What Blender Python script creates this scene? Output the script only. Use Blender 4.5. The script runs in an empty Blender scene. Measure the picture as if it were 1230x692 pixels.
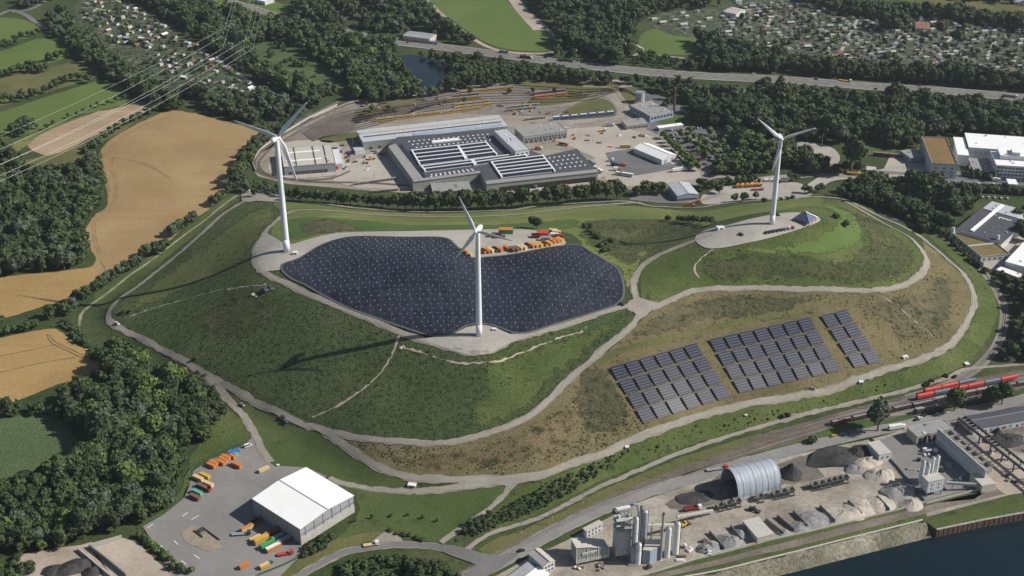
import bpy, bmesh, math, random
import numpy as np
from mathutils import Vector, Matrix
from mathutils.geometry import delaunay_2d_cdt
random.seed(11); RNG = np.random.default_rng(11)
sc = bpy.context.scene
COL = sc.collection
# ------------------------------------------------------------------ camera model
CH = 480.0; TH = math.radians(28.0); F = 1548.0; CX = 615.0; CY = 346.0
st, ct = math.sin(TH), math.cos(TH)
def ray(px, py):
    u = (px-CX)/F; v = (py-CY)/F
    return np.array([u, ct - v*st, -st - v*ct])
def un(px, py, z=0.0):
    d = ray(px, py); t = (z-CH)/d[2]
    return np.array([d[0]*t, d[1]*t, z])
def unv(P, z):
    P = np.asarray(P, float); u = (P[:,0]-CX)/F; v = (P[:,1]-CY)/F
    dz = -st-v*ct; t = (np.asarray(z)-CH)/dz
    return u*t, (ct-v*st)*t
def proj(x, y, z):
    dz = z-CH; depth = y*ct - dz*st; up = y*st + dz*ct
    return CX+F*x/depth, CY-F*up/depth, F/depth
cam_d = bpy.data.cameras.new('camera'); cam = bpy.data.objects.new('camera', cam_d); COL.objects.link(cam)
cam.location = (0,0,CH); cam.rotation_euler = (math.pi/2-TH, 0, 0)
cam_d.sensor_width = 36; cam_d.lens = F/1230*36; cam_d.clip_start = 5; cam_d.clip_end = 12000
sc.camera = cam
# ------------------------------------------------------------------ light
SUN_EL, SUN_AZ = math.radians(38), math.radians(91)
w = bpy.data.worlds.new('World'); sc.world = w; w.use_nodes = True
nt = w.node_tree; nt.nodes.clear()
sky = nt.nodes.new('ShaderNodeTexSky'); sky.sky_type = 'NISHITA'; sky.sun_disc = False
sky.sun_elevation = SUN_EL; sky.sun_rotation = SUN_AZ; sky.altitude = 400; sky.dust_density = 1.2
bg = nt.nodes.new('ShaderNodeBackground'); bg.inputs[1].default_value = 0.062
out = nt.nodes.new('ShaderNodeOutputWorld')
nt.links.new(sky.outputs[0], bg.inputs[0]); nt.links.new(bg.outputs[0], out.inputs[0])
sl = bpy.data.lights.new('sun', 'SUN'); sl.energy = 4.4; sl.angle = math.radians(0.53); sl.color = (1, .95, .87)
so = bpy.data.objects.new('sun', sl); COL.objects.link(so); so.location = (300, 300, 900)
sd = Vector((math.cos(SUN_EL)*math.sin(SUN_AZ), math.cos(SUN_EL)*math.cos(SUN_AZ), math.sin(SUN_EL)))
so.rotation_euler = sd.to_track_quat('Z', 'Y').to_euler()
vs = sc.view_settings; vs.view_transform = 'Standard'; vs.look = 'None'; vs.exposure = 0.34; vs.gamma = 1
vs.use_curve_mapping = False
sc.cycles.transparent_max_bounces = 12; sc.cycles.max_bounces = 4; sc.cycles.diffuse_bounces = 2; sc.cycles.glossy_bounces = 2
# ------------------------------------------------------------------ materials
def new_mat(name):
    m = bpy.data.materials.new(name); m.use_nodes = True
    n = m.node_tree; b = n.nodes['Principled BSDF']
    return m, n, b
def C4(c): return (c[0], c[1], c[2], 1)
def noise(n, co, scale, detail=4, rough=.6, dist=0):
    t = n.nodes.new('ShaderNodeTexNoise'); t.inputs['Scale'].default_value = scale
    t.inputs['Detail'].default_value = detail; t.inputs['Roughness'].default_value = rough
    t.inputs['Distortion'].default_value = dist
    n.links.new(co, t.inputs['Vector']); return t.outputs[0]
def ramp(n, fac, stops):
    r = n.nodes.new('ShaderNodeValToRGB'); e = r.color_ramp.elements
    e[0].position, e[0].color = stops[0][0], C4(stops[0][1])
    e[1].position, e[1].color = stops[-1][0], C4(stops[-1][1])
    for p, c in stops[1:-1]:
        x = e.new(p); x.color = C4(c)
    n.links.new(fac, r.inputs[0]); return r.outputs[0]
def mixc(n, fac, a, b, mode='MIX'):
    x = n.nodes.new('ShaderNodeMix'); x.data_type = 'RGBA'; x.blend_type = mode
    if isinstance(fac, (int, float)): x.inputs[0].default_value = fac
    else: n.links.new(fac, x.inputs[0])
    for i, v in ((6, a), (7, b)):
        if isinstance(v, tuple): x.inputs[i].default_value = C4(v)
        else: n.links.new(v, x.inputs[i])
    return x.outputs[2]
def mathn(n, op, a, b=None, clamp=False):
    x = n.nodes.new('ShaderNodeMath'); x.operation = op; x.use_clamp = clamp
    for i, v in enumerate((a, b)):
        if v is None: continue
        if isinstance(v, (int, float)): x.inputs[i].default_value = v
        else: n.links.new(v, x.inputs[i])
    return x.outputs[0]
def coords(n, rot=0, sc_=(1,1,1)):
    t = n.nodes.new('ShaderNodeTexCoord'); mp = n.nodes.new('ShaderNodeMapping')
    mp.inputs['Rotation'].default_value = (0,0,rot); mp.inputs['Scale'].default_value = sc_
    n.links.new(t.outputs['Object'], mp.inputs[0]); return mp.outputs[0]
def bump(n, b, h, strength=.5, dist=.5):
    x = n.nodes.new('ShaderNodeBump'); x.inputs['Strength'].default_value = strength; x.inputs['Distance'].default_value = dist
    n.links.new(h, x.inputs['Height']); n.links.new(x.outputs[0], b.inputs['Normal'])
def ground(name, cols, scale=.02, fine=.6, fine_amt=.35, rough=.95, bmp=.6, bdist=.5, streak=None, tuft=None):
    """large patches of colour (cols = ramp stops), fine grain and optional streaks / darker tufts"""
    m, n, b = new_mat(name); co = coords(n)
    big = noise(n, co, scale, 6, .62, .3)
    c = ramp(n, big, cols)
    f = noise(n, co, fine, 5, .7)
    g = ramp(n, f, [(.3, (1-fine_amt,)*3), (.7, (1+fine_amt,)*3)])
    c = mixc(n, 1.0, c, g, 'MULTIPLY')
    if streak:
        ang, sfreq, amt, scol = streak
        co2 = coords(n, ang, (sfreq*.06, sfreq, 1))
        s = noise(n, co2, 1.0, 3, .6)
        c = mixc(n, mathn(n, 'MULTIPLY', ramp(n, s, [(.5, (0,0,0)), (.68, (1,1,1))]), amt), c, scol)
    if tuft:
        tsc, lo, hi, tcol = tuft
        tn = noise(n, co, tsc, 5, .7)
        c = mixc(n, ramp(n, tn, [(lo, (0,0,0)), (hi, (1,1,1))]), c, tcol)
    n.links.new(c, b.inputs['Base Color']); b.inputs['Roughness'].default_value = rough
    b.inputs['Specular IOR Level'].default_value = .15
    if bmp: bump(n, b, f, bmp, bdist)
    return m
def solid(name, col, rough=.6, metal=0, var=.12, scale=.35, spec=.4, stains=None):
    m, n, b = new_mat(name); co = coords(n)
    f = noise(n, co, scale, 5, .65)
    c = mixc(n, 1.0, col, ramp(n, f, [(.3, (1-var,)*3), (.7, (1+var,)*3)]), 'MULTIPLY')
    if stains:
        s = noise(n, coords(n, 0, (1,1,.15)), scale*3, 4, .7)
        c = mixc(n, mathn(n, 'MULTIPLY', ramp(n, s, [(.52, (0,0,0)), (.72, (1,1,1))]), stains[1]), c, stains[0])
    n.links.new(c, b.inputs['Base Color'])
    b.inputs['Roughness'].default_value = rough; b.inputs['Metallic'].default_value = metal
    b.inputs['Specular IOR Level'].default_value = spec
    return m
def ribbed(name, col, freq=1.0, axis=0, amt=.18, rough=.5, metal=0, bmp=.4):
    m, n, b = new_mat(name); co = coords(n)
    sx = n.nodes.new('ShaderNodeSeparateXYZ'); n.links.new(co, sx.inputs[0])
    s = mathn(n, 'SINE', mathn(n, 'MULTIPLY', sx.outputs[axis], freq*2*math.pi))
    f = noise(n, co, .25, 5, .65)
    c = mixc(n, 1.0, col, ramp(n, f, [(.3, (.85,)*3), (.7, (1.1,)*3)]), 'MULTIPLY')
    c = mixc(n, mathn(n, 'MULTIPLY', mathn(n, 'ADD', s, 1.0), amt*.5), c, tuple(x*.35 for x in col))
    n.links.new(c, b.inputs['Base Color']); b.inputs['Roughness'].default_value = rough; b.inputs['Metallic'].default_value = metal
    bump(n, b, s, bmp, .1)
    return m
M = {}
# ------------------------------------------------------------------ object helpers
def kids(o): return list(o.children)
def tag(o, label=None, cat=None, group=None, kind=None):
    if label: o['label'] = label
    if cat: o['category'] = cat
    if group: o['group'] = group
    if kind: o['kind'] = kind
    return o
def thing(name, label, cat, loc=(0,0,0), rz=0.0, group=None):
    o = bpy.data.objects.new(name, None); COL.objects.link(o); o.empty_display_size = 1
    o.location = tuple(float(v) for v in loc); o.rotation_euler = (0,0,float(rz)); return tag(o, label, cat, group)
def copy_tree(o, parent=None):
    c = o.copy(); COL.objects.link(c); c.parent = parent
    for ch in kids(o): copy_tree(ch, c)
    return c
class MB:
    def __init__(s): s.v = []; s.f = []; s.m = []
    def add(s, vs, fs, mi=0):
        k = len(s.v); s.v += [tuple(float(a) for a in v) for v in vs]
        for f in fs: s.f.append(tuple(i+k for i in f)); s.m.append(mi)
        return s
    def box(s, c, d, rz=0.0, mi=0, taper=1.0, tilt=None):
        """c = centre of the base, d = size"""
        x, y, z = d[0]/2, d[1]/2, d[2]; ca, sa = math.cos(rz), math.sin(rz); vs = []
        for k, t in ((0, 1), (z, taper)):
            for ax, ay in ((-x,-y),(x,-y),(x,y),(-x,y)):
                ax *= t; ay *= t
                vs.append((c[0]+ax*ca-ay*sa, c[1]+ax*sa+ay*ca, c[2]+k))
        return s.add(vs, [(0,3,2,1),(4,5,6,7),(0,1,5,4),(1,2,6,5),(2,3,7,6),(3,0,4,7)], mi)
    def prism(s, poly, z0, z1, mi=0, mi_top=None):
        n = len(poly); a = sum(poly[i][0]*poly[(i+1)%n][1]-poly[(i+1)%n][0]*poly[i][1] for i in range(n))
        if a < 0: poly = list(poly)[::-1]
        vs = [(p[0], p[1], z0) for p in poly]+[(p[0], p[1], z1) for p in poly]
        s.add(vs, [tuple(range(n))[::-1]]+[(i,(i+1)%n,(i+1)%n+n,i+n) for i in range(n)], mi)
        s.add(vs[n:], [tuple(range(n))], mi if mi_top is None else mi_top); return s
    def cyl(s, c, r, h, n=14, r2=None, mi=0, cap=True):
        r2 = r if r2 is None else r2
        vs = [(c[0]+r*math.cos(6.28318*i/n), c[1]+r*math.sin(6.28318*i/n), c[2]) for i in range(n)]
        vs += [(c[0]+r2*math.cos(6.28318*i/n), c[1]+r2*math.sin(6.28318*i/n), c[2]+h) for i in range(n)]
        fs = [(i,(i+1)%n,(i+1)%n+n,i+n) for i in range(n)]
        if cap: fs += [tuple(range(n))[::-1], tuple(range(n,2*n))]
        return s.add(vs, fs, mi)
    def tube(s, a, b, r, n=6, r2=None, mi=0):
        a = Vector([float(v) for v in a]); b = Vector([float(v) for v in b]); d = b-a
        if d.length < 1e-6: return s
        q = d.to_track_quat('Z','Y'); r2 = r if r2 is None else r2; vs = []
        for p, rr in ((a, r), (b, r2)):
            for i in range(n):
                vs.append(p + q @ Vector((rr*math.cos(6.28318*i/n), rr*math.sin(6.28318*i/n), 0)))
        return s.add(vs, [(i,(i+1)%n,(i+1)%n+n,i+n) for i in range(n)]+[tuple(range(n))[::-1], tuple(range(n,2*n))], mi)
    def beam(s, a, b, w_, h_, mi=0):
        """rectangular bar from a to b"""
        a = Vector([float(v) for v in a]); b = Vector([float(v) for v in b]); d = (b-a).normalized()
        up = Vector((0,0,1)) if abs(d.z) < .95 else Vector((1,0,0))
        sx = d.cross(up).normalized()*w_/2; sz = sx.cross(d).normalized()*h_/2; vs = []
        for p in (a, b):
            vs += [p-sx-sz, p+sx-sz, p+sx+sz, p-sx+sz]
        return s.add(vs, [(3,2,1,0),(4,5,6,7),(0,1,5,4),(1,2,6,5),(2,3,7,6),(3,0,4,7)], mi)
    def sheet(s, pts, mi=0): return s.add(pts, [tuple(range(len(pts)))], mi)
    def build(s, name, mats, parent=None, smooth=False):
        me = bpy.data.meshes.new(name); me.from_pydata(s.v, [], s.f)
        for m in (mats if isinstance(mats, (list, tuple)) else [mats]): me.materials.append(m)
        if any(s.m): me.polygons.foreach_set('material_index', s.m)
        if smooth: me.polygons.foreach_set('use_smooth', [True]*len(me.polygons))
        me.update(); o = bpy.data.objects.new(name, me); COL.objects.link(o)
        if parent: o.parent = parent
        return o
def setmat(o, m):
    """this object's own colour on shared mesh data"""
    o.material_slots[0].link = 'OBJECT'; o.material_slots[0].material = m
# ------------------------------------------------------------------ terrain
HILL = [  # px, py, height
 # plateau and membrane
 (345,290,46),(322,300,46),(310,311,45),(320,330,44),(345,342,44),(380,357,44),(412,371,44),(446,384,43.5),(482,400,43),(510,410,42.5),
 (545,420,42),(581,427,42),(620,412,42),(660,400,42),(700,386,42),(745,372,42),(757,378,41.5),(775,371,42),(762,350,42.5),
 (390,293,48),(430,284,49),(482,282,50),(530,282,50),(560,305,50),(600,300,51),(650,290,51),(690,290,50),(620,280,50),(570,280,50),
 (440,310,54.5),(500,312,57),(545,318,55.5),(600,320,50),(660,314,56),(700,316,53.5),(450,330,52),(520,335,53),(600,345,46.5),(650,338,52),(735,335,47),(400,325,48.5),(500,370,46),(575,388,44),(550,362,48),(605,372,44.8),(650,370,47.5),(700,352,47),(372,322,46.5),
 (720,305,47),(745,325,44.5),
 # ramp to the right hill
 (762,338,43.5),(778,318,46),(800,305,49),(830,292,53),(850,284,56),
 (870,290,58),(900,285,60),(930,272,60),(965,268,60),(860,278,57),(900,264,59),(940,257,59),(985,262,59),(900,297,57),(985,272,58),
 (1005,268,54),(1015,285,49),(1000,295,50),(960,297,54),(1030,290,44),(1040,310,40),(1060,280,36),(1020,262,46),(1000,252,38),(960,247,36),(900,255,38),
 (850,300,55),(820,320,49),(840,330,45),(900,325,46),(960,330,43),(1020,330,38),(790,350,43),(1070,310,35),
 # upper loop road of the right hill
 (800,363,41),(842,348,39),(886,347,38),(920,347,37),(962,348,36),(1014,349,34),(1053,349,32),(1079,345,30),(1097,337,29),(1113,322,27),(1113,311,25),(1105,298,23),(1092,285,20),(1066,271,16),(1040,256,11),(1019,241,6),
 # outer perimeter road
 (308,236,4),(270,256,4),(240,285,5),(215,307,6),(190,327,6),(145,358,7),(132,376,7),(165,405,7),(200,425,7),(245,449,6),(290,473,6),(330,494,6),(383,516,6),
 (404,529,6),(430,547,6),(456,562,6),(487,573,5.5),(521,576,5.5),(560,576,5.5),(604,576,5.5),(652,571,6),(691,556,6.5),(725,546,7),(761,528,7.5),(800,514,8),(834,502,8),
 (910,483,9),(975,473,9),(1027,457,9),(1066,444,9.5),(1113,430,9.5),(1139,416,9.5),(1152,402,9),(1163,384,9),(1170,366,9),(1168,348,8.5),(1157,329,8),(1139,313,7),(1118,295,6),(1100,281,5),(1060,262,4),(1010,238,4),
 (975,237,5),(920,240,5),(876,244,6),(821,250,9),(782,248,9),(746,242,7),(700,244,8),(620,252,10),(534,255,10),(480,254,9),(425,250,8),(378,244,6),(339,240,5),
 # second road behind the plateau
 (345,258,16),(360,253,15),(404,255,15),(446,259,16),(521,262,18),(620,259,17),(690,251,13),(320,275,32),(420,268,30),(500,271,33),(600,269,31),(680,268,33),(370,270,32),
 # terrace road low on the front flank
 (404,521,9),(443,528,12),(482,531,14),(521,533,15),(560,528,16.5),(604,515,18.5),(634,502,21),(657,483,24),(683,457,28),(704,439,31),(730,416,36),(756,395,40),
 # flanks
 (250,320,20),(230,350,20),(290,310,36),(200,370,13),(260,390,19),(300,350,38),(330,380,32),(300,430,17),(370,430,25),(430,440,27),(400,490,13),(480,470,23),(560,470,27),(620,450,30),(540,505,19),(680,420,36),
 (320,262,18),(280,300,27),
 (640,540,13.5),(700,500,17),(740,470,24),(800,400,35),(790,480,19),(870,440,23.5),(900,400,30),(960,400,26.5),(1000,430,17),(980,375,31),(1060,400,20),(1100,370,21),(1130,350,17),(1120,390,14),(1070,425,13),(1090,400,17),
 (760,290,38),(720,285,44),(700,270,33),(780,275,32),(840,265,34),(820,285,44),(1140,340,13),(1125,320,15),
]
FOOT = [(300,228),(262,254),(232,280),(208,303),(183,323),(138,352),(120,372),(122,392),(160,412),(195,432),(240,458),(255,470),(300,492),(345,522),(385,545),(415,565),(450,584),(487,594),(540,596),(610,594),
 (650,600),(700,584),(760,561),(820,540),(890,515),(940,503),(1000,487),(1066,470),(1120,458),(1160,440),(1185,420),(1197,395),(1199,365),(1190,335),(1172,312),(1150,292),(1120,272),(1085,255),(1040,236),(1005,228),(960,230),(900,234),(850,238),
 (800,241),(750,234),(700,236),(620,241),(540,244),(480,243),(420,238),(370,233),(335,229)]
RIV = [(560,762),(700,724),(780,704),(860,689),(910,677),(957,665.5),(1014,651),(1077,635.5),(1113,626.5),(1175,612),(1230,598),(1330,572),(1500,525)]  # top of the bank
hp = np.array(HILL, float); hx, hy = unv(hp[:,:2], hp[:,2]); HW = np.c_[hx, hy, hp[:,2]]
fx, fy = unv(np.array(FOOT, float), 0.0); FW = np.c_[fx, fy]
rx, ry = unv(np.array(RIV, float), 0.0); RW = np.c_[rx, ry]
CW = np.r_[HW, np.c_[FW, np.zeros(len(FW))]]
def seg_dist(X, Y, P, closed=True):
    D = np.full(X.shape, 1e9); ins = np.zeros(X.shape, bool); n = len(P)
    for i in range(n if closed else n-1):
        a = P[i]; b = P[(i+1) % n]; d = b-a; L = d@d
        t = np.clip(((X-a[0])*d[0]+(Y-a[1])*d[1])/L, 0, 1)
        D = np.minimum(D, np.hypot(X-a[0]-t*d[0], Y-a[1]-t*d[1]))
        if closed:
            c = ((a[1] > Y) != (b[1] > Y)) & (X < (b[0]-a[0])*(Y-a[1])/(b[1]-a[1]+1e-12)+a[0]); ins ^= c
    return D, ins
GS = 4.0; GX0, GX1, GY0, GY1 = -760, 760, 470, 1900
gx = np.arange(GX0, GX1+1, GS); gy = np.arange(GY0, GY1+1, GS)
def build_height():
    n = len(CW); A = np.hypot(CW[:,None,0]-CW[None,:,0], CW[:,None,1]-CW[None,:,1])
    wgt = np.linalg.solve(A - np.eye(n)*1.2, CW[:,2])
    X, Y = np.meshgrid(gx, gy, indexing='ij'); Z = np.zeros(X.shape)
    D, ins = seg_dist(X, Y, FW)
    sel = ins | (D < 14)
    xs, ys = X[sel], Y[sel]
    Z[sel] = np.hypot(xs[:,None]-CW[None,:,0], ys[:,None]-CW[None,:,1]) @ wgt
    s = np.clip(np.where(ins, D, -D)/10+.35, 0, 1); Z = np.maximum(Z, 0)*s*s*(3-2*s)
    for _ in range(3):
        Zp = np.pad(Z, 1, mode='edge'); Z = (Zp[:-2,1:-1]+Zp[2:,1:-1]+Zp[1:-1,:-2]+Zp[1:-1,2:]+2*Z)/6
    Z[(~ins) & (D > 20)] = 0
    # river: signed distance to the bank line (negative y side is water)
    P = np.r_[RW, [[RW[-1][0], 300], [RW[0][0], 300]]]
    Dr, inr = seg_dist(X, Y, P)
    t = np.clip(np.where(inr, Dr, 0)/13, 0, 1); Z -= 8.5*t*t*(3-2*t)
    return Z
ZG = build_height()
def zf(x, y):
    x = np.asarray(x, float); y = np.asarray(y, float)
    i = np.clip((x-GX0)/GS, 0, len(gx)-1.001); j = np.clip((y-GY0)/GS, 0, len(gy)-1.001)
    a = i.astype(int); b = j.astype(int); u = i-a; v = j-b
    return (ZG[a,b]*(1-u)*(1-v)+ZG[a+1,b]*u*(1-v)+ZG[a,b+1]*(1-u)*v+ZG[a+1,b+1]*u*v)
def atv(P):
    """pixels -> points on the terrain"""
    P = np.asarray(P, float)[:, :2]; u = (P[:,0]-CX)/F; v = (P[:,1]-CY)/F
    dx, dy, dz = u, ct-v*st, -st-v*ct
    zs = np.arange(72, -9, -.5); T = (zs[None,:]-CH)/dz[:,None]
    X = dx[:,None]*T; Y = dy[:,None]*T; G = zf(X, Y)-zs[None,:]
    k = np.argmax(G >= 0, axis=1); k[~(G >= 0).any(axis=1)] = len(zs)-1; k0 = np.maximum(k-1, 0); r = np.arange(len(P))
    g0, g1 = G[r,k0], G[r,k]; t = np.where(k > 0, -g0/(g1-g0+1e-9), 0); z = zs[k0]+(zs[k]-zs[k0])*t
    TT = (z-CH)/dz; x = dx*TT; y = dy*TT
    return np.c_[x, y, zf(x, y)]
def at(px, py): return atv([(px, py)])[0]
def terrain():
    # regular core plus coarse skirts reaching far beyond the frame
    ex = lambda g, lo, hi: np.r_[[lo, (lo+g[0])/2], g, [(hi+g[-1])/2, hi]]
    X1 = ex(gx, -5000, 5000); Y1 = ex(gy, -3000, 8000); nx, ny = len(X1), len(Y1)
    X, Y = np.meshgrid(X1, Y1, indexing='ij'); Z = np.pad(ZG, 2, mode='edge')
    V = np.c_[X.ravel(), Y.ravel(), Z.ravel()]
    I = (np.arange(nx-1)[:,None]*ny+np.arange(ny-1)[None,:]).ravel()
    Q = np.c_[I, I+ny, I+ny+1, I+1]
    me = bpy.data.meshes.new('ground'); me.vertices.add(len(V)); me.vertices.foreach_set('co', V.ravel())
    me.loops.add(Q.size); me.loops.foreach_set('vertex_index', Q.ravel().astype(np.int32))
    me.polygons.add(len(Q)); me.polygons.foreach_set('loop_start', np.arange(0, Q.size, 4, dtype=np.int32))
    me.polygons.foreach_set('use_smooth', np.ones(len(Q), bool))
    me.update(calc_edges=True); me.materials.append(M['rough_grass'])
    o = bpy.data.objects.new('ground', me); COL.objects.link(o); tag(o, kind='structure'); return o
def smooth(P, closed, step=5.0, jit=0.0):
    P = [np.array(p[:2], float) for p in P]; n = len(P); out_ = []
    rng = range(n) if closed else range(n-1)
    for i in rng:
        p1, p2 = P[i], P[(i+1) % n]
        p0 = P[(i-1) % n] if (closed or i > 0) else p1*2-p2
        p3 = P[(i+2) % n] if (closed or i+2 < n) else p2*2-p1
        k = max(1, int(np.linalg.norm(p2-p1)/step))
        for j in range(k):
            t = j/k
            q = .5*((2*p1)+(-p0+p2)*t+(2*p0-5*p1+4*p2-p3)*t*t+(-p0+3*p1-3*p2+p3)*t**3)
            if jit: q = q+np.array([random.gauss(0, jit), random.gauss(0, jit)])
            out_.append(q)
    if not closed: out_.append(P[-1])
    return np.array(out_)
def dens(P, step):
    out_ = []
    for i in range(len(P)):
        a, b = np.array(P[i][:2], float), np.array(P[(i+1) % len(P)][:2], float)
        k = max(1, int(np.linalg.norm(b-a)/step))
        out_ += [a+(b-a)*j/k for j in range(k)]
    return np.array(out_)
LAYER = .13; HAZE = True
SOFT = {}
def soft_of(mat):
    if mat.name in SOFT: return SOFT[mat.name]
    m = mat.copy(); m.name = mat.name+'_patch'; n = m.node_tree; b = n.nodes['Principled BSDF']; o = [q for q in n.nodes if q.type == 'OUTPUT_MATERIAL'][0]
    a = n.nodes.new('ShaderNodeAttribute'); a.attribute_name = 'inset'; co = coords(n)
    nn = noise(n, co, .10, 6, .72)
    f = mathn(n, 'MULTIPLY', mathn(n, 'SUBTRACT', mathn(n, 'ADD', a.outputs['Fac'], mathn(n, 'MULTIPLY', mathn(n, 'SUBTRACT', nn, .5), 2.2)), .42), 4.0, True)
    tr = n.nodes.new('ShaderNodeBsdfTransparent'); mx = n.nodes.new('ShaderNodeMixShader')
    n.links.new(f, mx.inputs[0]); n.links.new(tr.outputs[0], mx.inputs[1]); n.links.new(b.outputs[0], mx.inputs[2]); n.links.new(mx.outputs[0], o.inputs[0])
    SOFT[mat.name] = m; return m
def cover(name, pts, mat, layer, curve=True, jit=0.0, step=5.0, world=False, kind='structure', z=None, dz=0.0, soft=0):
    W = np.array(pts, float)[:, :2] if world else atv(pts)[:, :2]
    B = smooth(W, True, step, jit) if curve else dens(W, 12)
    n = len(B); V = [Vector((p[0], p[1])) for p in B]
    if z is None:
        lo, hi = B.min(0), B.max(0); g = 5.0
        X, Y = np.meshgrid(np.arange(lo[0], hi[0], g), np.arange(lo[1], hi[1], g), indexing='ij'); X = X.ravel(); Y = Y.ravel()
        need = (np.abs(zf(X, Y)) > .01) | bool(soft)
        X, Y = X[need], Y[need]
        if len(X):
            D, ins = seg_dist(X, Y, B); k = ins & (D > 2.0)
            V += [Vector((a, b)) for a, b in zip(X[k], Y[k])]
    r = delaunay_2d_cdt(V, [], [list(range(n))], 1, 1e-4)
    vs_ = np.array([(v.x, v.y) for v in r[0]]); off = layer*LAYER+dz
    Z = (zf(vs_[:,0], vs_[:,1]) if z is None else np.full(len(vs_), z)) + off
    me = bpy.data.meshes.new(name); fs = [tuple(f) for f in r[2]]
    me.from_pydata(np.c_[vs_, Z].tolist(), [], fs)
    me.materials.append(soft_of(mat) if soft else mat); me.update()
    if soft:
        Dv, _ = seg_dist(vs_[:,0], vs_[:,1], B); at_ = me.attributes.new('inset', 'FLOAT', 'POINT'); at_.data.foreach_set('value', np.clip(Dv/soft, 0, 1).astype(np.float32))
    if len(me.polygons) and me.polygons[0].normal.z < 0: me.flip_normals()
    me.polygons.foreach_set('use_smooth', np.ones(len(me.polygons), bool))
    o = bpy.data.objects.new(name, me); COL.objects.link(o)
    if kind: o['kind'] = kind
    return o
def frame2(C):
    T = np.gradient(C, axis=0); T /= np.linalg.norm(T, axis=1)[:,None]+1e-9
    return T, np.c_[-T[:,1], T[:,0]]
def ribbon(name, pts, width, mat, layer, step=4.0, rag=0.0, world=False, off=0.0, kind='structure', closed=False, dash=None, parent=None, dz=0.0):
    W = np.array(pts, float)[:, :2] if world else atv(pts)[:, :2]
    C = smooth(W, closed, step)
    if closed: C = np.r_[C, C[:1]]
    T, N = frame2(C); C = C+N*off; nn = len(C)
    L = np.r_[0, np.cumsum(np.linalg.norm(np.diff(C, axis=0), axis=1))]
    ks = tuple(np.linspace(-.5, .5, 11)) if width > 12 else ((-.5, 0, .5) if width > 1.5 else (-.5, .5))
    V = []; FS = []
    for i in range(nn):
        for k in ks:
            p = C[i]+N[i]*(k*width+(rag*random.gauss(0, 1)*k if rag else 0)); V.append((p[0], p[1]))
    V = np.array(V); Z = zf(V[:,0], V[:,1])+layer*LAYER+dz; m = len(ks)
    for i in range(nn-1):
        if dash and (L[i] % (dash[0]+dash[1])) > dash[0]: continue
        for k in range(m-1):
            a = i*m+k; FS.append((a, a+m, a+m+1, a+1))
    me = bpy.data.meshes.new(name); me.from_pydata(np.c_[V, Z].tolist(), [], [f[::-1] for f in FS]); me.materials.append(mat); me.update()
    if len(me.polygons) and me.polygons[0].normal.z < 0: me.flip_normals()
    me.polygons.foreach_set('use_smooth', np.ones(len(me.polygons), bool))
    o = bpy.data.objects.new(name, me); COL.objects.link(o)
    if kind: o['kind'] = kind
    if parent: o.parent = parent
    return o
# ------------------------------------------------------------------ setting materials
M['slope_light'] = ground('slope_light', [(.3,(.066,.086,.026)),(.5,(.094,.108,.036)),(.7,(.135,.138,.052))], .02, .45, .28, bmp=.7, streak=(.75,.25,.45,(.06,.08,.026)), tuft=(.14,.56,.7,(.034,.052,.018)))
M['brush_green'] = ground('brush_green', [(.3,(.052,.066,.026)),(.5,(.078,.088,.036)),(.7,(.115,.115,.050))], .022, .8, .5, bmp=1.0, bdist=.9, tuft=(.22,.50,.64,(.034,.046,.018)))
M['rough_grass'] = ground('rough_grass', [(.3,(.030,.050,.016)),(.5,(.048,.070,.024)),(.7,(.085,.090,.040))], .012, .35, .35, bmp=.6, tuft=(.09,.55,.7,(.022,.038,.014)))
M['meadow_dark'] = ground('meadow_dark', [(.3,(.046,.071,.025)),(.5,(.064,.092,.034)),(.72,(.100,.118,.048))], .013, .8, .5, bmp=1.0, bdist=1.0, tuft=(.30,.50,.64,(.022,.038,.014)), streak=(.9,.30,.3,(.042,.062,.024)))
M['meadow_lush'] = ground('meadow_lush', [(.3,(.054,.080,.022)),(.5,(.076,.101,.030)),(.7,(.112,.130,.045))], .018, .8, .45, bmp=.9, tuft=(.16,.56,.7,(.026,.050,.015)))
M['meadow_front'] = ground('meadow_front', [(.3,(.050,.076,.022)),(.5,(.065,.092,.028)),(.7,(.088,.108,.038))], .016, .5, .22, bmp=.5, tuft=(.07,.55,.72,(.034,.058,.020)))
M['meadow_yellow'] = ground('meadow_yellow', [(.3,(.085,.120,.034)),(.5,(.130,.155,.046)),(.7,(.200,.195,.075))], .013, .4, .25, bmp=.5, streak=(.05,.30,.5,(.060,.085,.025)))
M['mown'] = ground('mown', [(.3,(.052,.092,.024)),(.5,(.068,.110,.028)),(.7,(.095,.125,.036))], .012, .4, .16, bmp=.2, streak=(.5,.12,.35,(.05,.095,.025)))
M['mown_bright'] = ground('mown_bright', [(.3,(.082,.125,.032)),(.5,(.100,.145,.038)),(.7,(.128,.158,.050))], .008, .3, .10, bmp=.2, streak=(1.0,.06,.3,(.075,.13,.028)))
M['brush'] = ground('brush', [(.3,(.062,.068,.034)),(.5,(.098,.092,.050)),(.7,(.150,.128,.072))], .018, .42, .35, bmp=1.0, bdist=.9, tuft=(.17,.50,.62,(.036,.044,.020)))
M['dry_grass'] = ground('dry_grass', [(.3,(.105,.092,.045)),(.5,(.145,.122,.061)),(.7,(.185,.150,.080))], .02, .85, .42, bmp=.8, tuft=(.20,.55,.68,(.062,.062,.030)))
M['dry_brown'] = ground('dry_brown', [(.3,(.105,.085,.044)),(.5,(.145,.110,.058)),(.7,(.185,.142,.078))], .025, .85, .45, bmp=1.0, bdist=.8, tuft=(.16,.50,.62,(.045,.048,.022)), streak=(.25,.35,.4,(.20,.165,.09)))
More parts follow.
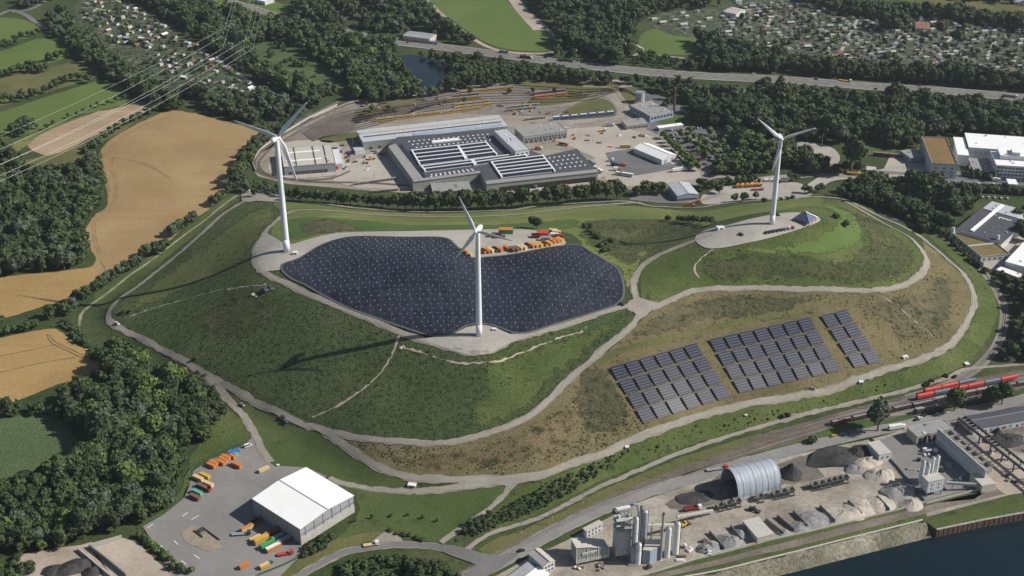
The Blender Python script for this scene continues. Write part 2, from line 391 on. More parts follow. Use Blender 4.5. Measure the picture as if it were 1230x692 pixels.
M['olive'] = ground('olive', [(.3,(.075,.088,.032)),(.5,(.110,.112,.042)),(.7,(.150,.140,.058))], .016, .5, .25, bmp=.5)
M['wheat'] = ground('wheat', [(.3,(.245,.165,.078)),(.5,(.300,.208,.102)),(.7,(.345,.248,.130))], .012, .6, .28, bmp=.35, streak=(1.22,.11,.34,(.25,.16,.065)), tuft=(.06,.64,.78,(.36,.24,.11)))
M['wheat_ripe'] = ground('wheat_ripe', [(.3,(.28,.185,.075)),(.5,(.335,.225,.092)),(.7,(.375,.262,.118))], .012, .6, .28, bmp=.35, streak=(.12,.09,.4,(.37,.235,.09)))
M['stubble'] = ground('stubble', [(.3,(.27,.195,.12)),(.5,(.33,.245,.155)),(.7,(.40,.30,.20))], .01, .3, .12, bmp=.2, streak=(-.62,.14,.6,(.42,.33,.23)))
M['maize'] = ground('maize', [(.3,(.070,.108,.045)),(.5,(.090,.130,.056)),(.7,(.108,.148,.066))], .01, .55, .35, bmp=1.0, bdist=1.0, streak=(.5,.5,.3,(.045,.08,.024)))
M['reed'] = ground('reed', [(.3,(.050,.082,.030)),(.5,(.070,.105,.040)),(.7,(.098,.130,.055))], .02, .25, .3, bmp=1.0, bdist=1.2)
M['wheat_track'] = ground('wheat_track', [(.35,(.33,.23,.12)),(.5,(.23,.16,.085)),(.65,(.15,.105,.06))], .08, .5, .3, bmp=.2)
M['road'] = ground('road', [(.3,(.225,.205,.172)),(.5,(.27,.248,.21)),(.7,(.315,.29,.25))], .035, .5, .16, bmp=.1)
M['verge'] = ground('verge', [(.3,(.17,.155,.11)),(.5,(.25,.23,.18)),(.7,(.33,.31,.25))], .08, .6, .2, bmp=.3)
M['main_road'] = ground('main_road', [(.3,(.205,.198,.185)),(.5,(.235,.227,.212)),(.7,(.27,.26,.245))], .03, .4, .12, bmp=.1, streak=(.35,.12,.4,(.17,.165,.155)))
M['gravel'] = ground('gravel', [(.3,(.30,.275,.24)),(.5,(.35,.325,.285)),(.7,(.40,.375,.33))], .03, .4, .12, bmp=.2)
M['asphalt'] = ground('asphalt', [(.3,(.135,.130,.125)),(.5,(.165,.160,.153)),(.7,(.195,.188,.18))], .02, .4, .10, bmp=.1)
M['asphalt_yard'] = ground('asphalt_yard', [(.3,(.185,.175,.168)),(.5,(.215,.205,.195)),(.7,(.245,.235,.222))], .02, .3, .08, bmp=.08, streak=(.8,.08,.35,(.165,.158,.15)))
M['asphalt_dark'] = ground('asphalt_dark', [(.3,(.115,.115,.118)),(.5,(.14,.14,.143)),(.7,(.165,.165,.168))], .03, .5, .12, bmp=.1)
M['depot_ground'] = ground('depot_ground', [(.3,(.21,.18,.145)),(.5,(.285,.25,.205)),(.7,(.35,.31,.26))], .022, .35, .18, bmp=.3, streak=(.12,.22,.55,(.17,.15,.13)))
M['depot_concrete'] = ground('depot_concrete', [(.3,(.33,.295,.25)),(.5,(.38,.345,.295)),(.7,(.43,.395,.34))], .02, .3, .08, bmp=.1)
M['track_ballast'] = ground('track_ballast', [(.3,(.15,.13,.115)),(.5,(.20,.18,.16)),(.7,(.27,.245,.215))], .03, .5, .2, bmp=.4, streak=(.42,.2,.5,(.13,.105,.085)))
M['ballast_brown'] = ground('ballast_brown', [(.3,(.125,.105,.085)),(.5,(.165,.138,.115)),(.7,(.23,.20,.17))], .05, .5, .25, bmp=.4)
M['works_yard'] = ground('works_yard', [(.3,(.19,.165,.13)),(.45,(.28,.25,.205)),(.6,(.36,.325,.27)),(.75,(.46,.43,.375))], .04, .4, .22, bmp=.3, streak=(.3,.12,.4,(.24,.205,.16)))
M['works_dark'] = ground('works_dark', [(.3,(.09,.082,.072)),(.5,(.14,.125,.107)),(.7,(.21,.185,.155))], .035, .4, .25, bmp=.4)
M['dirt'] = ground('dirt', [(.3,(.30,.245,.195)),(.5,(.37,.31,.25)),(.7,(.44,.38,.315))], .03, .4, .14, bmp=.2)
M['rip_rap'] = ground('rip_rap', [(.3,(.10,.10,.065)),(.5,(.20,.185,.135)),(.7,(.34,.315,.25))], .05, .55, .5, bmp=1.0, bdist=.8)
M['pale_concrete'] = solid('pale_concrete', (.42,.40,.36), .9, var=.1, stains=((.2,.19,.17), .5))
M['dark_concrete'] = solid('dark_concrete', (.17,.165,.155), .9, var=.2, stains=((.08,.08,.075), .6))
M['white_line'] = solid('white_line', (.72,.72,.70), .7)
M['sleeper_bed'] = ground('sleeper_bed', [(.3,(.10,.082,.066)),(.5,(.145,.12,.098)),(.7,(.20,.17,.142))], .08, .7, .25)
M['kerb'] = solid('kerb', (.42,.41,.38), .85)
M['rail'] = solid('rail', (.075,.06,.05), .55, .2)
m, n, b = new_mat('water'); co = coords(n); h = noise(n, co, .35, 4, .6)
n.links.new(ramp(n, noise(n, co, .02, 3), [(.3,(.005,.013,.018)),(.7,(.008,.018,.024))]), b.inputs['Base Color'])
b.inputs['Roughness'].default_value = .16; b.inputs['IOR'].default_value = 1.33; bump(n, b, h, .25, .25); M['water'] = m
# membrane: black liner with welded seams, wrinkles, faint dust; broad pale patches paint in shading
m, n, b = new_mat('liner'); co = coords(n, -.12)
f = noise(n, co, .12, 6, .7, .4); c = ramp(n, f, [(.3,(.004,.005,.011)),(.5,(.008,.010,.019)),(.7,(.022,.026,.042))]); c = mixc(n, mathn(n, 'MULTIPLY', ramp(n, noise(n, co, .018, 3, .6, .6), [(.42,(0,0,0)),(.62,(1,1,1))]), .4), c, (.034,.040,.058))
wv = n.nodes.new('ShaderNodeTexWave'); wv.inputs['Scale'].default_value = .045; wv.inputs['Distortion'].default_value = .6; wv.inputs['Detail'].default_value = 1
n.links.new(co, wv.inputs['Vector'])
c = mixc(n, mathn(n, 'MULTIPLY', ramp(n, wv.outputs['Fac'], [(.955,(0,0,0)),(.99,(1,1,1))]), .22), c, (.09,.10,.13))
sp = noise(n, coords(n, -.12, (.35,.9,1)), 1.2, 5, .75)
c = mixc(n, mathn(n, 'MULTIPLY', ramp(n, sp, [(.58,(0,0,0)),(.72,(1,1,1))]), .5), c, (.045,.052,.078))
n.links.new(c, b.inputs['Base Color']); b.inputs['Roughness'].default_value = .4; bump(n, b, mathn(n, 'ADD', mathn(n, 'MULTIPLY', sp, .4), noise(n, co, .07, 4, .6, .8)), .8, 1.6); M['liner'] = m
# allotments: quilt of small beds, lawns and paths
def quilt(name, cols, rot, s1):
    m, n, b = new_mat(name); co = coords(n, rot, (1,1.5,1))
    v = n.nodes.new('ShaderNodeTexVoronoi'); v.distance = 'CHEBYCHEV'; v.inputs['Scale'].default_value = s1; n.links.new(co, v.inputs['Vector'])
    sx = n.nodes.new('ShaderNodeSeparateColor'); n.links.new(v.outputs['Color'], sx.inputs[0])
    c = ramp(n, sx.outputs[0], cols); f = noise(n, co, .4, 5, .7)
    c = mixc(n, ramp(n, noise(n, co, .12, 4, .7), [(.46,(0,0,0)),(.54,(1,1,1))]), c, (.024,.042,.018))
    c = mixc(n, 1.0, c, ramp(n, f, [(.3,(.65,)*3),(.7,(1.35,)*3)]), 'MULTIPLY')
    n.links.new(c, b.inputs['Base Color']); b.inputs['Roughness'].default_value = .95; bump(n, b, f, .6, .6); return m
M['allotments'] = quilt('allotments', [(.1,(.030,.050,.018)),(.35,(.060,.095,.030)),(.55,(.10,.115,.05)),(.75,(.04,.055,.025)),(.95,(.22,.19,.15))], .35, .14)
if 1: ground_obj = terrain()
# ------------------------------------------------------------------ ground cover sheets, pixel outlines
TAU = 6.28318
cover('wheat_field', [(204,133),(235,137),(272,146),(318,160),(330,172),(318,182),(303,190),(290,205),(280,225),(262,240),(245,256),(222,272),(203,290),(180,303),(160,316),(140,328),(125,340),(100,353),(60,366),(20,378),(-20,390),(-60,398),(-60,350),(0,333),(60,327),(112,319),(110,300),(104,285),(105,272),(116,257),(128,248),(129,230),(124,210),(121,192),(124,176),(148,158),(178,143)], M['wheat'], 1, jit=.5)
cover('ripe_wheat_field', [(-60,398),(-20,390),(20,378),(60,366),(100,353),(120,343),(112,338),(113,322),(60,328),(0,334),(-60,350)], M['wheat_ripe'], 2, jit=.4)
cover('ripe_wheat_field', [(-60,418),(0,406),(58,395),(72,398),(88,410),(108,422),(118,430),(120,442),(108,452),(70,462),(30,478),(0,488),(-60,500)], M['wheat_ripe'], 1, jit=.4)
cover('stubble_field', [(33,173),(58,157),(108,137),(150,126),(176,121),(184,127),(166,140),(110,165),(84,178),(60,187),(44,183)], M['stubble'], 1, jit=.3)
cover('meadow', [(-40,24),(24,23),(48,37),(30,46),(-40,56)], M['mown_bright'], 1)
cover('meadow', [(-60,72),(0,62),(52,46),(84,64),(60,76),(0,90),(-60,96)], M['mown_bright'], 1)
cover('meadow', [(-60,110),(0,95),(60,80),(112,74),(116,92),(60,110),(0,128),(-60,140)], M['olive'], 1)
cover('meadow', [(-60,150),(0,135),(70,112),(128,97),(158,117),(150,127),(90,140),(30,162),(-60,172)], M['mown_bright'], 1)
cover('meadow', [(20,170),(90,142),(150,128),(176,122),(120,134),(58,157),(33,174),(20,182)], M['meadow_yellow'], 1.4)
cover('meadow', [(50,188),(110,168),(150,145),(176,134),(150,156),(120,172),(100,190),(60,202),(20,212),(25,195)], M['olive'], .6)
cover('maize_field', [(-60,512),(0,503),(36,499),(76,504),(90,525),(105,548),(85,562),(60,572),(0,582),(-60,590)], M['maize'], 1, jit=.5)
cover('meadow', [(505,-20),(515,2),(545,26),(590,54),(640,62),(666,58),(664,44),(630,18),(600,-6),(590,-20)], M['mown_bright'], 1)
ribbon('farm_track', [(500,-10),(520,8),(548,32),(585,56),(625,64),(668,62),(668,46),(640,20),(610,-2),(600,-15)], 6, M['dirt'], 2)
ribbon('farm_track', [(648,36),(628,14),(612,-8)], 16, M['dirt'], 1.6)
cover('sports_field', [(768,46),(780,36),(805,35),(836,42),(836,62),(806,66),(772,60)], M['mown_bright'], 1)
cover('reed_bed', [(300,62),(318,50),(340,52),(372,72),(400,92),(420,110),(398,112),(360,100),(330,86),(305,78)], M['reed'], 1)
cover('grass', [(302,0),(330,2),(362,16),(360,24),(330,20),(300,8)], M['mown_bright'], 1)
cover('pond', [(474,70),(500,66),(540,78),(540,92),(530,104),(516,110),(498,98),(486,86)], M['water'], 1)
cover('lawn', [(1030,165),(1075,165),(1072,185),(1040,186)], M['mown'], 1)
# allotment ground
cover('allotment_ground', [(880,0),(920,-12),(980,0),(1040,14),(1100,22),(1180,24),(1260,30),(1330,40),(1330,92),(1230,86),(1140,80),(1040,76),(960,70),(900,66),(860,66),(850,30)], M['allotments'], 1)
cover('allotment_ground', [(95,0),(150,-6),(185,22),(220,46),(260,70),(300,92),(330,120),(318,140),(280,132),(230,120),(190,100),(150,72),(115,50),(95,30)], M['allotments'], 1)
cover('allotment_ground', [(300,92),(330,108),(372,128),(372,146),(340,150),(310,140)], M['allotments'], 1.5)
cover('allotment_ground', [(380,-10),(440,-10),(450,8),(430,22),(390,14)], M['allotments'], 1)
cover('allotment_ground', [(778,22),(830,10),(880,18),(870,46),(840,46),(800,40)], M['allotments'], 1.2)
for p in ([(912,44),(930,16)], [(1009,64),(1030,24)], [(1121,78),(1147,38)], [(1185,72),(1195,50)], [(1072,58),(1088,36)], [(100,22),(118,10)], [(222,48),(250,66),(290,92),(330,128)], [(322,100),(340,112),(360,128)]):
    ribbon('garden_path', p, 4.5, M['gravel'], 3)
# tree nursery strip, verge along the highway
cover('dry_verge', [(1080,0),(1150,10),(1240,18),(1330,24),(1330,12),(1240,4),(1150,-6)], M['olive'], 1)
# ------------------------------------------------------------------ the hill
cover('meadow', [(299,240),(262,262),(228,290),(196,318),(160,346),(136,362),(129,378),(136,392),(165,407),(205,430),(258,462),(300,486),(345,508),(385,520),(443,529),(500,534),(560,530),(604,517),(640,500),(668,474),(700,445),(735,418),(760,392),(752,372),(700,388),(640,405),(581,428),(521,412),(446,385),(378,356),(320,332),(304,308),(314,285),(340,258),(330,243)], M['meadow_dark'], 1, jit=.5)
cover('meadow', [(150,376),(170,350),(215,315),(255,285),(290,258),(325,246),(338,258),(318,282),(306,300),(300,318),(270,330),(220,352),(180,372)], M['slope_light'], 1.5, jit=1, soft=12)
cover('scrub', [(240,372),(300,352),(345,356),(350,372),(320,395),(280,410),(240,404),(215,392)], M['brush_green'], 1.4, jit=1, soft=12)
cover('meadow', [(596,418),(640,406),(680,396),(720,382),(748,374),(762,380),(755,392),(730,412),(700,438),(676,460),(650,486),(620,506),(575,524),(540,528),(560,500),(570,470),(560,440),(575,428)], M['meadow_lush'], 1.6, jit=1, soft=12)
cover('bare_soil', [(684,392),(700,386),(722,388),(712,397),(704,404),(690,401),(680,396)], M['dirt'], 2.1, jit=1, soft=12)
cover('bare_soil', [(262,388),(276,382),(286,388),(278,400),(266,402)], M['dry_grass'], 2.1, jit=1, soft=12)
cover('meadow', [(330,243),(378,246),(425,252),(480,256),(534,257),(600,254),(660,249),(720,245),(746,247),(790,250),(845,254),(900,245),(960,239),(990,240),(960,250),(900,258),(845,272),(800,290),(770,312),(755,345),(745,322),(705,300),(680,280),(600,276),(540,279),(482,280),(430,280),(400,281),(384,284),(352,294),(338,290),(325,282),(332,268),(346,258)], M['meadow_yellow'], 1, jit=.5)
cover('meadow', [(345,262),(420,262),(480,268),(560,270),(640,266),(700,262),(690,276),(600,277),(540,279),(482,280),(430,280),(400,281),(384,284),(352,292),(334,286),(332,274)], M['mown'], 1.5, jit=1, soft=12)
cover('scrub', [(354,270),(372,264),(400,262),(430,270),(440,277),(415,279),(380,284),(356,282)], M['brush'], 2.0, jit=1, soft=12)
cover('scrub', [(690,268),(722,262),(770,262),(830,263),(846,272),(830,284),(800,296),(775,310),(760,322),(752,335),(746,322),(735,310),(712,300),(692,288)], M['brush_green'], 1.8, jit=1, soft=12)
cover('meadow', [(770,345),(772,325),(790,306),(815,292),(840,282),(870,278),(905,266),(950,250),(985,243),(1015,243),(1045,258),(1075,276),(1098,294),(1108,310),(1104,328),(1085,340),(1053,346),(1000,346),(920,345),(860,345),(825,351),(800,361),(785,366),(772,360)], M['meadow_lush'], 1, jit=.5)
cover('scrub', [(1000,245),(1040,260),(1070,276),(1094,294),(1106,312),(1100,330),(1080,341),(1040,346),(985,344),(970,330),(985,315),(1010,305),(1030,290),(1032,275),(1015,262),(985,250)], M['brush_green'], 1.5, jit=1, soft=12)
cover('scrub', [(842,306),(880,300),(950,300),(1000,312),(1020,325),(1000,342),(920,344),(862,343),(838,334),(836,318)], M['brush_green'], 1.6, jit=1, soft=12)
cover('bare_soil', [(880,318),(930,314),(960,318),(950,328),(900,330),(870,326)], M['olive'], 2.0, jit=1, soft=12)
cover('meadow', [(905,298),(960,290),(995,276),(1002,262),(985,250),(1005,252),(1025,266),(1032,282),(1020,298),(990,305),(940,304)], M['mown'], 1.9, jit=1, soft=12)
cover('dry_slope', [(386,522),(404,531),(430,548),(456,563),(487,573),(521,577),(560,577),(604,577),(652,572),(691,557),(725,547),(761,529),(800,515),(834,503),(910,484),(975,474),(1027,458),(1066,445),(1113,431),(1139,416),(1152,402),(1163,384),(1168,366),(1165,348),(1155,330),(1137,314),(1116,296),(1108,290),(1112,310),(1112,322),(1097,337),(1079,345),(1053,350),(1014,351),(920,349),(886,349),(842,350),(800,366),(775,380),(756,396),(730,417),(704,440),(683,458),(657,484),(634,503),(604,516),(560,529),(521,535),(482,532),(443,529),(404,522)], M['dry_grass'], 1, jit=.4)
cover('dry_slope', [(400,528),(430,533),(480,537),(530,538),(580,530),(620,515),(650,497),(670,480),(690,486),(700,510),(690,535),(660,555),(620,566),(560,570),(500,568),(450,552)], M['dry_brown'], 1.5, jit=1, soft=12)
cover('scrub', [(690,440),(720,430),(745,455),(765,500),(750,520),(715,530),(690,510),(680,470)], M['brush'], 1.7, jit=1, soft=12)
cover('dry_slope', [(770,385),(800,368),(850,352),(920,352),(990,356),(975,372),(920,384),(860,392),(810,404),(775,416),(745,425),(730,425),(750,402)], M['brush'], 1.5, jit=1, soft=12)
cover('scrub', [(1030,360),(1090,350),(1120,330),(1140,335),(1155,360),(1150,385),(1130,405),(1100,415),(1070,410),(1060,390),(1040,378)], M['brush'], 1.5, jit=1, soft=12)
ribbon('grass_track', [(716,440),(740,424),(790,410),(850,396),(910,382),(960,374),(1000,360)], 5, M['olive'], 2.2)
# front verge between the perimeter road and the cycle path
cover('meadow', [(620,590),(660,574),(700,558),(760,533),(834,506),(910,487),(975,477),(1030,461),(1080,446),(1120,432),(1145,418),(1160,400),(1172,380),(1174,355),(1162,330),(1142,308),(1115,284),(1130,284),(1160,300),(1182,325),(1194,350),(1198,375),(1190,400),(1172,425),(1150,443),(1110,458),(1066,471),(988,490),(920,508),(860,526),(821,538),(769,559),(717,581),(678,602),(640,620),(600,636),(570,645),(590,618)], M['meadow_lush'], 1, jit=.6)
cover('meadow', [(262,468),(300,488),(345,510),(383,521),(402,532),(430,552),(456,566),(487,578),(506,587),(430,584),(402,577),(365,566),(330,560),(318,545),(305,512),(285,485)], M['meadow_front'], 1, jit=.4)
cover('meadow', [(400,580),(430,587),(508,592),(547,589),(586,584),(608,584),(608,594),(590,612),(560,632),(530,650),(500,648),(470,642),(440,650),(410,664),(385,672),(400,650),(430,620),(428,598)], M['meadow_front'], 1, jit=.4)
cover('verge_grass', [(388,672),(410,664),(440,651),(470,646),(455,638),(420,645),(380,655),(350,680),(330,692),(310,720),(350,705),(368,688)], M['olive'], 1.3)
cover('verge_grass', [(560,692),(600,662),(640,642),(700,615),(760,588),(821,562),(920,529),(980,510),(920,520),(860,537),(821,549),(769,570),(717,592),(678,613),(640,632),(600,646),(575,660),(590,668)], M['olive'], 1.2, jit=.5)
cover('verge_grass', [(1020,505),(1060,505),(1095,498),(1080,510),(1030,522),(980,534),(920,548),(905,552),(900,547),(960,530)], M['mown'], 2.3, jit=.4)
cover('verge_grass', [(1150,493),(1190,478),(1240,462),(1240,452),(1180,458),(1130,465),(1090,478),(1110,487)], M['olive'], .9, jit=.4)
cover('shrubbery', [(548,655),(600,616),(650,588),(700,565),(735,550),(765,536),(800,528),(780,545),(720,574),(680,598),(640,618),(600,634),(570,648)], M['meadow_dark'], 1.6, soft=6)
# roads on the hill
PERIM = [(308,238),(296,241),(270,256),(240,283),(215,305),(190,325),(165,345),(145,358),(133,371),(130,384),(140,392),(165,405),(200,424),(230,440),(258,457),(290,473),(330,494),(365,511),(383,516),(404,529),(430,547),(456,562),(487,573),(521,576),(560,576.5),(604,576.5),(626,575),(652,571),(691,556),(725,546),(761,528),(800,514),(834,502),(870,493),(910,483),(975,473),(1027,457),(1066,444),(1113,430),(1139,416),(1152,402),(1163,384),(1170,366),(1168,348),(1157,329),(1139,313),(1118,295),(1100,281),(1060,262),(1034,249),(1010,239),(975,237),(920,240.5),(876,244),(845,249),(821,250),(800,249),(782,248),(765,244),(746,242),(700,244),(650,247),(620,252),(580,254),(534,255),(480,254),(425,250),(378,244),(339,240),(308,238)]
ROADS = []
def road(pts, wd, layer, name='road', closed=False, mat='road', vg=1.6):
    wd *= .70; ROADS.append((smooth(atv(pts)[:, :2], closed, 12), wd/2+1.6)); ribbon('road_verge', pts, wd+vg, M['verge'], layer, closed=closed, rag=.8)
    return ribbon(name, pts, wd, M[mat], layer+1, closed=closed, rag=.22)
road(PERIM[:-1], 4.6, 3, closed=True)
road([(305,311),(307,297),(316,284),(328,269.5),(344,257.5),(360,253),(404,254),(446,258.5),(521,261),(575,260.5),(620,258),(652,254.6),(700,249),(746,245),(770,244)], 4.6, 3.2)
road([(305,311),(308,320),(316,327),(334,337),(347,342),(362,350),(378,357),(412,371),(446,384),(482,400),(508,409),(530,416),(560,423),(581,423),(610,411),(634,403),(678,391),(717,378),(746,370),(765,366)], 5.2, 3)
road([(756,374),(765,366),(762,352),(762,338),(770,322),(785,310),(800,303),(830,291),(855,283)], 5, 3.2)
road([(760,368),(778,372),(798,364.5),(821,353.5),(842,348.5),(886,347),(920,347),(962,348),(1014,349),(1053,349),(1079,345),(1097,337),(1110,324),(1113,311),(1105,298),(1092,285),(1066,271),(1040,256),(1015,242)], 4.8, 3.4)
road([(770,374),(765,383),(756,395),(730,416),(704,439),(683,457),(657,483),(634,502),(604,515),(560,528),(521,533),(482,531),(443,528),(404,521),(386,517)], 4.4, 3.3)
cover('road_junction', [(750,370),(756,362),(768,358),(778,362),(790,364),(786,370),(776,380),(766,386),(766,380),(760,375)], M['road'], 5)
cover('road_junction', [(370,511),(392,514),(404,520),(402,527),(392,524)], M['road'], 5)
road([(245,449),(260,464),(279,486),(292,500),(305,520),(314,540),(325,556)], 5.2, 3.6)
road([(396,574),(402,578),(430,585),(469,590),(508,590),(547,586.5),(586,581),(604,578)], 4.4, 2.6)
cover('road_junction', [(584,576),(660,568),(640,578),(622,582),(614,590),(606,584),(590,583)], M['road'], 4.6)
road([(612,584),(607,594),(594,607),(575,621),(560,631),(545,641),(529,652)], 3.6, 2.6)
for p_ in ([(131,232),(124,205),(126,188),(134,176),(150,163),(178,148),(206,140)], [(112,270),(118,262),(130,251),(138,240),(140,222),(135,204),(134,190)], [(121,306),(116,294),(113,283),(113,270)], [(205,215),(180,200),(155,192),(135,190)]):
    for o_ in (-1.1, 1.1): ribbon('tractor_track', p_, .9, M['wheat_track'], 1.6, off=o_)
for p_ in ([(128,331),(126,322),(121,315)],[(57,402),(62,412),(78,420),(98,430),(112,438)],[(60,402),(67,411),(82,418),(102,428),(115,436)],[(0,428),(40,420),(66,414)],[(0,448),(50,436),(90,430)]):
    ribbon('tractor_track', p_, 1.0, M['wheat_track'], 2.6)
ribbon('bare_strip', [(480,402),(476,415),(470,428),(462,442),(448,458),(428,473),(405,488),(375,502)], 1.4, M['dirt'], 1.9, rag=.9, step=2.5)
ribbon('bare_strip', [(480,417),(500,422),(530,432),(560,437),(590,435),(620,427),(650,415),(680,404),(700,398)], 1.0, M['dirt'], 2.2, rag=.9, step=2.5)
ribbon('bare_strip', [(840,334),(834,325),(838,315),(850,305),(856,300)], 1.2, M['dirt'], 2.4, rag=.9, step=2.5)
ribbon('bare_strip', [(150,382),(200,366),(250,352),(300,344),(320,342)], 1.0, M['verge'], 1.9, rag=.9, step=2.5)
ribbon('bare_strip', [(1060,356),(1080,370),(1100,387),(1115,399),(1127,412)], 0.6, M['verge'], 2, rag=.9, step=2.5)
cover('mown_ring', [(880,299),(930,294),(975,283),(1000,268),(1002,256),(985,248),(1000,247),(1022,256),(1036,270),(1038,285),(1024,300),(995,308),(950,309),(900,306)], M['mown_bright'], 2.2, jit=.8, soft=5)
# gravel pads
cover('gravel_pad', [(304,302),(312,287),(322,281),(338,291),(352,294),(386,284),(404,280.5),(440,279),(482,278.5),(534,277.5),(600,276),(640,277),(676,284),(680,293),(672,298),(640,303),(600,308),(586,310.5),(570,312),(560,307),(547,296),(532,286.5),(482,286),(430,285),(408,288),(388,296),(362,311),(340,319),(336,325),(318,327),(308,318)], M['gravel'], 4.4, curve=False)
cover('gravel_pad', [(508,408),(522,405),(545,402),(560,394),(581,391),(599,396),(612,402),(636,402),(620,409),(600,419),(581,427),(563,427),(540,420)], M['gravel'], 4.6)
cover('gravel_pad', [(836,284),(850,276),(870,272),(900,264),(930,258),(960,256),(984,262),(982,268),(960,276),(930,285),(900,292),(864,299),(846,298),(836,291)], M['gravel'], 4.4)
# membrane with rows of ballast bags
LINER = [(339,318.4),(360,310.6),(386,295),(406,288),(430,284.6),(482,285.4),(531.8,286),(547,295),(558,305.4),(568,310.5),(586,309.5),(631,303.5),(675,296),(696,295),(709,302.8),(730,315),(742,323.6),(748,337),(749,355.6),(741,366),(725,372.5),(678,387),(634,400.5),(615.6,400),(600,394),(581,389.5),(560,392),(544.8,401),(521,404),(498,398.6),(456,384),(417,370),(386,354),(365,342),(352,336.7),(340,327)]
lin = cover('landfill_liner', LINER, M['liner'], 5.0, kind=None, jit=.15)
tag(lin, 'large black plastic membrane covering the plateau between the turbines', 'landfill cover')
ribbon('edge_welt', LINER, 1.5, solid('liner_edge', (.10,.10,.10), .7), 5.5, closed=True, parent=lin, kind=None)
LW = atv(LINER)[:, :2]; LW = smooth(LW, True, 5)
X, Y = np.meshgrid(np.arange(LW[:,0].min(), LW[:,0].max(), 5.3), np.arange(LW[:,1].min(), LW[:,1].max(), 5.3), indexing='ij')
X = X + (np.arange(X.shape[1])%2)[None,:]*2.65; X, Y = X.ravel(), Y.ravel(); X, Y = X+RNG.normal(0,.35,X.shape), Y+RNG.normal(0,.35,Y.shape)
D, ins = seg_dist(X, Y, LW); k = ins & (D > 3); mb = MB()
for x, y, z in zip(X[k], Y[k], zf(X[k], Y[k])): mb.box((x, y, z+.66), (.42,.32,.2), random.random()*3)
o = mb.build('ballast_bag', solid('bag_white', (.72,.71,.68), .8), lin); o['kind'] = 'stuff'
print('liner bags', k.sum())
# ------------------------------------------------------------------ lower works, railway, main road, river
cover('rail_ballast', [(520,712),(570,686),(600,668),(640,648),(700,620),(760,592),(821,566),(860,553),(920,528),(960,514),(1000,500),(1040,490),(1080,478),(1130,464),(1180,455),(1240,445),(1330,425),(1330,452),(1240,462),(1190,474),(1160,484),(1100,497),(1050,506),(1000,522),(960,534),(910,549),(880,558),(834,573),(790,590),(756,602),(704,620),(652,644),(600,678),(570,700),(545,722)], M['track_ballast'], 1.6, curve=False)
cover('rail_ballast', [(540,708),(600,668),(640,648),(700,620),(760,594),(800,580),(815,580),(780,592),(700,622),(652,643),(600,674),(565,700),(545,716)], M['ballast_brown'], 1.8, curve=False)
MAIN = [(470,745),(540,705),(600,676),(652,646),(704,620),(756,599),(795,586),(834,575),(860,566),(910,552),(962,538),(1014,526),(1050,518),(1102,508),(1153,497),(1230,480),(1340,455)]
ribbon('kerb_strip', MAIN, 10.2, M['gravel'], 2.3, rag=.3)
ribbon('main_road', MAIN, 9.4, M['main_road'], 3.3)
road([(330,708),(360,692),(391,674),(417,663),(446,658),(482,655),(521,657),(555,666),(575,674),(592,681)], 6.5, 3, mat='asphalt')
cover('road_junction', [(545,656),(575,664),(600,668),(625,664),(600,684),(570,700),(556,690),(572,680),(552,672),(530,663),(530,655)], M['asphalt'], 4.6)
cover('road_junction', [(446,652),(462,639),(478,641),(485,652)], M['road'], 4.5, curve=False)
road([(555,664),(586,643),(612,634),(639,626),(678,608),(717,587),(769,565),(821,543),(886,521),(920,511),(988,493),(1066,475),(1131,457),(1157,445),(1180,442),(1230,437),(1330,420)], 3.6, 2.6, name='cycle_path', vg=.8)
def track(pts, layer=2.0, bed=True, name='railway_track', bedw=3.6, bm='ballast_brown'):
    if not bed: ribbon('track_bed', pts, 2.4, M['sleeper_bed'], layer)
    if bed: ribbon('track_bed', pts, bedw, M[bm], layer)
    for s in (-.75, .75): ribbon(name, pts, .34, M['rail'], layer+1.4, off=s)  # wide dark strips: each rail's shadow is painted into its tone and width
TR1 = [(515,722),(600,671),(652,642),(704,616),(766,590),(834,564),(920,534),(999,511),(1050,500),(1094,490),(1160,473),(1230,458),(1330,436)]
TR0 = [(505,716),(600,665),(652,638),(704,612),(766,585),(834,559),(920,529),(999,506),(1050,494),(1099,481),(1160,466),(1230,451),(1330,430)]
TR2 = [(820,573),(870,556),(920,540),(999,516),(1050,505),(1100,498),(1160,481),(1230,464),(1330,442)]
TR3 = [(900,528),(960,512),(1030,492),(1080,480),(1108,473),(1160,459),(1230,446)]
for t in (TR1, TR0, TR2, TR3): track(t)
track([(1130,284),(1150,296),(1172,316),(1188,336),(1198,352),(1206,372),(1204,398),(1194,420),(1174,442),(1150,457),(1120,469),(1090,478)], 2.0, bedw=7, bm='track_ballast')
track([(1055,255),(1090,268),(1130,284)], 2.0, bedw=7, bm='track_ballast')
# works yard
cover('works_yard', [(596,692),(640,668),(680,650),(720,628),(760,606),(800,592),(850,576),(900,562),(960,545),(1010,535),(1050,527),(1100,512),(1150,505),(1200,494),(1330,462),(1330,560),(1230,590),(1205,597),(1170,606),(1110,622),(1040,638),(990,650),(930,663),(860,676),(790,688),(740,700),(640,740),(570,745)], M['works_yard'], 1.4, curve=False)
cover('works_dark', [(800,607),(830,588),(870,572),(920,562),(960,550),(1020,538),(1045,548),(1020,556),(980,562),(990,572),(960,580),(900,590),(860,606),(820,612)], M['works_dark'], 1.9, jit=.6)
cover('concrete_apron', [(1050,530),(1064,527),(1100,512),(1160,508),(1175,530),(1200,580),(1170,600),(1110,606),(1090,585),(1068,555)], M['asphalt_yard'], 1.9, curve=False)
cover('works_dark', [(1170,508),(1230,492),(1330,470),(1330,540),(1230,545),(1200,520)], M['works_dark'], 2.1, jit=.5)
cover('dirt_yard', [(1180,545),(1230,548),(1330,530),(1330,570),(1230,592),(1200,590)], M['dirt'], 2.2, jit=.5)
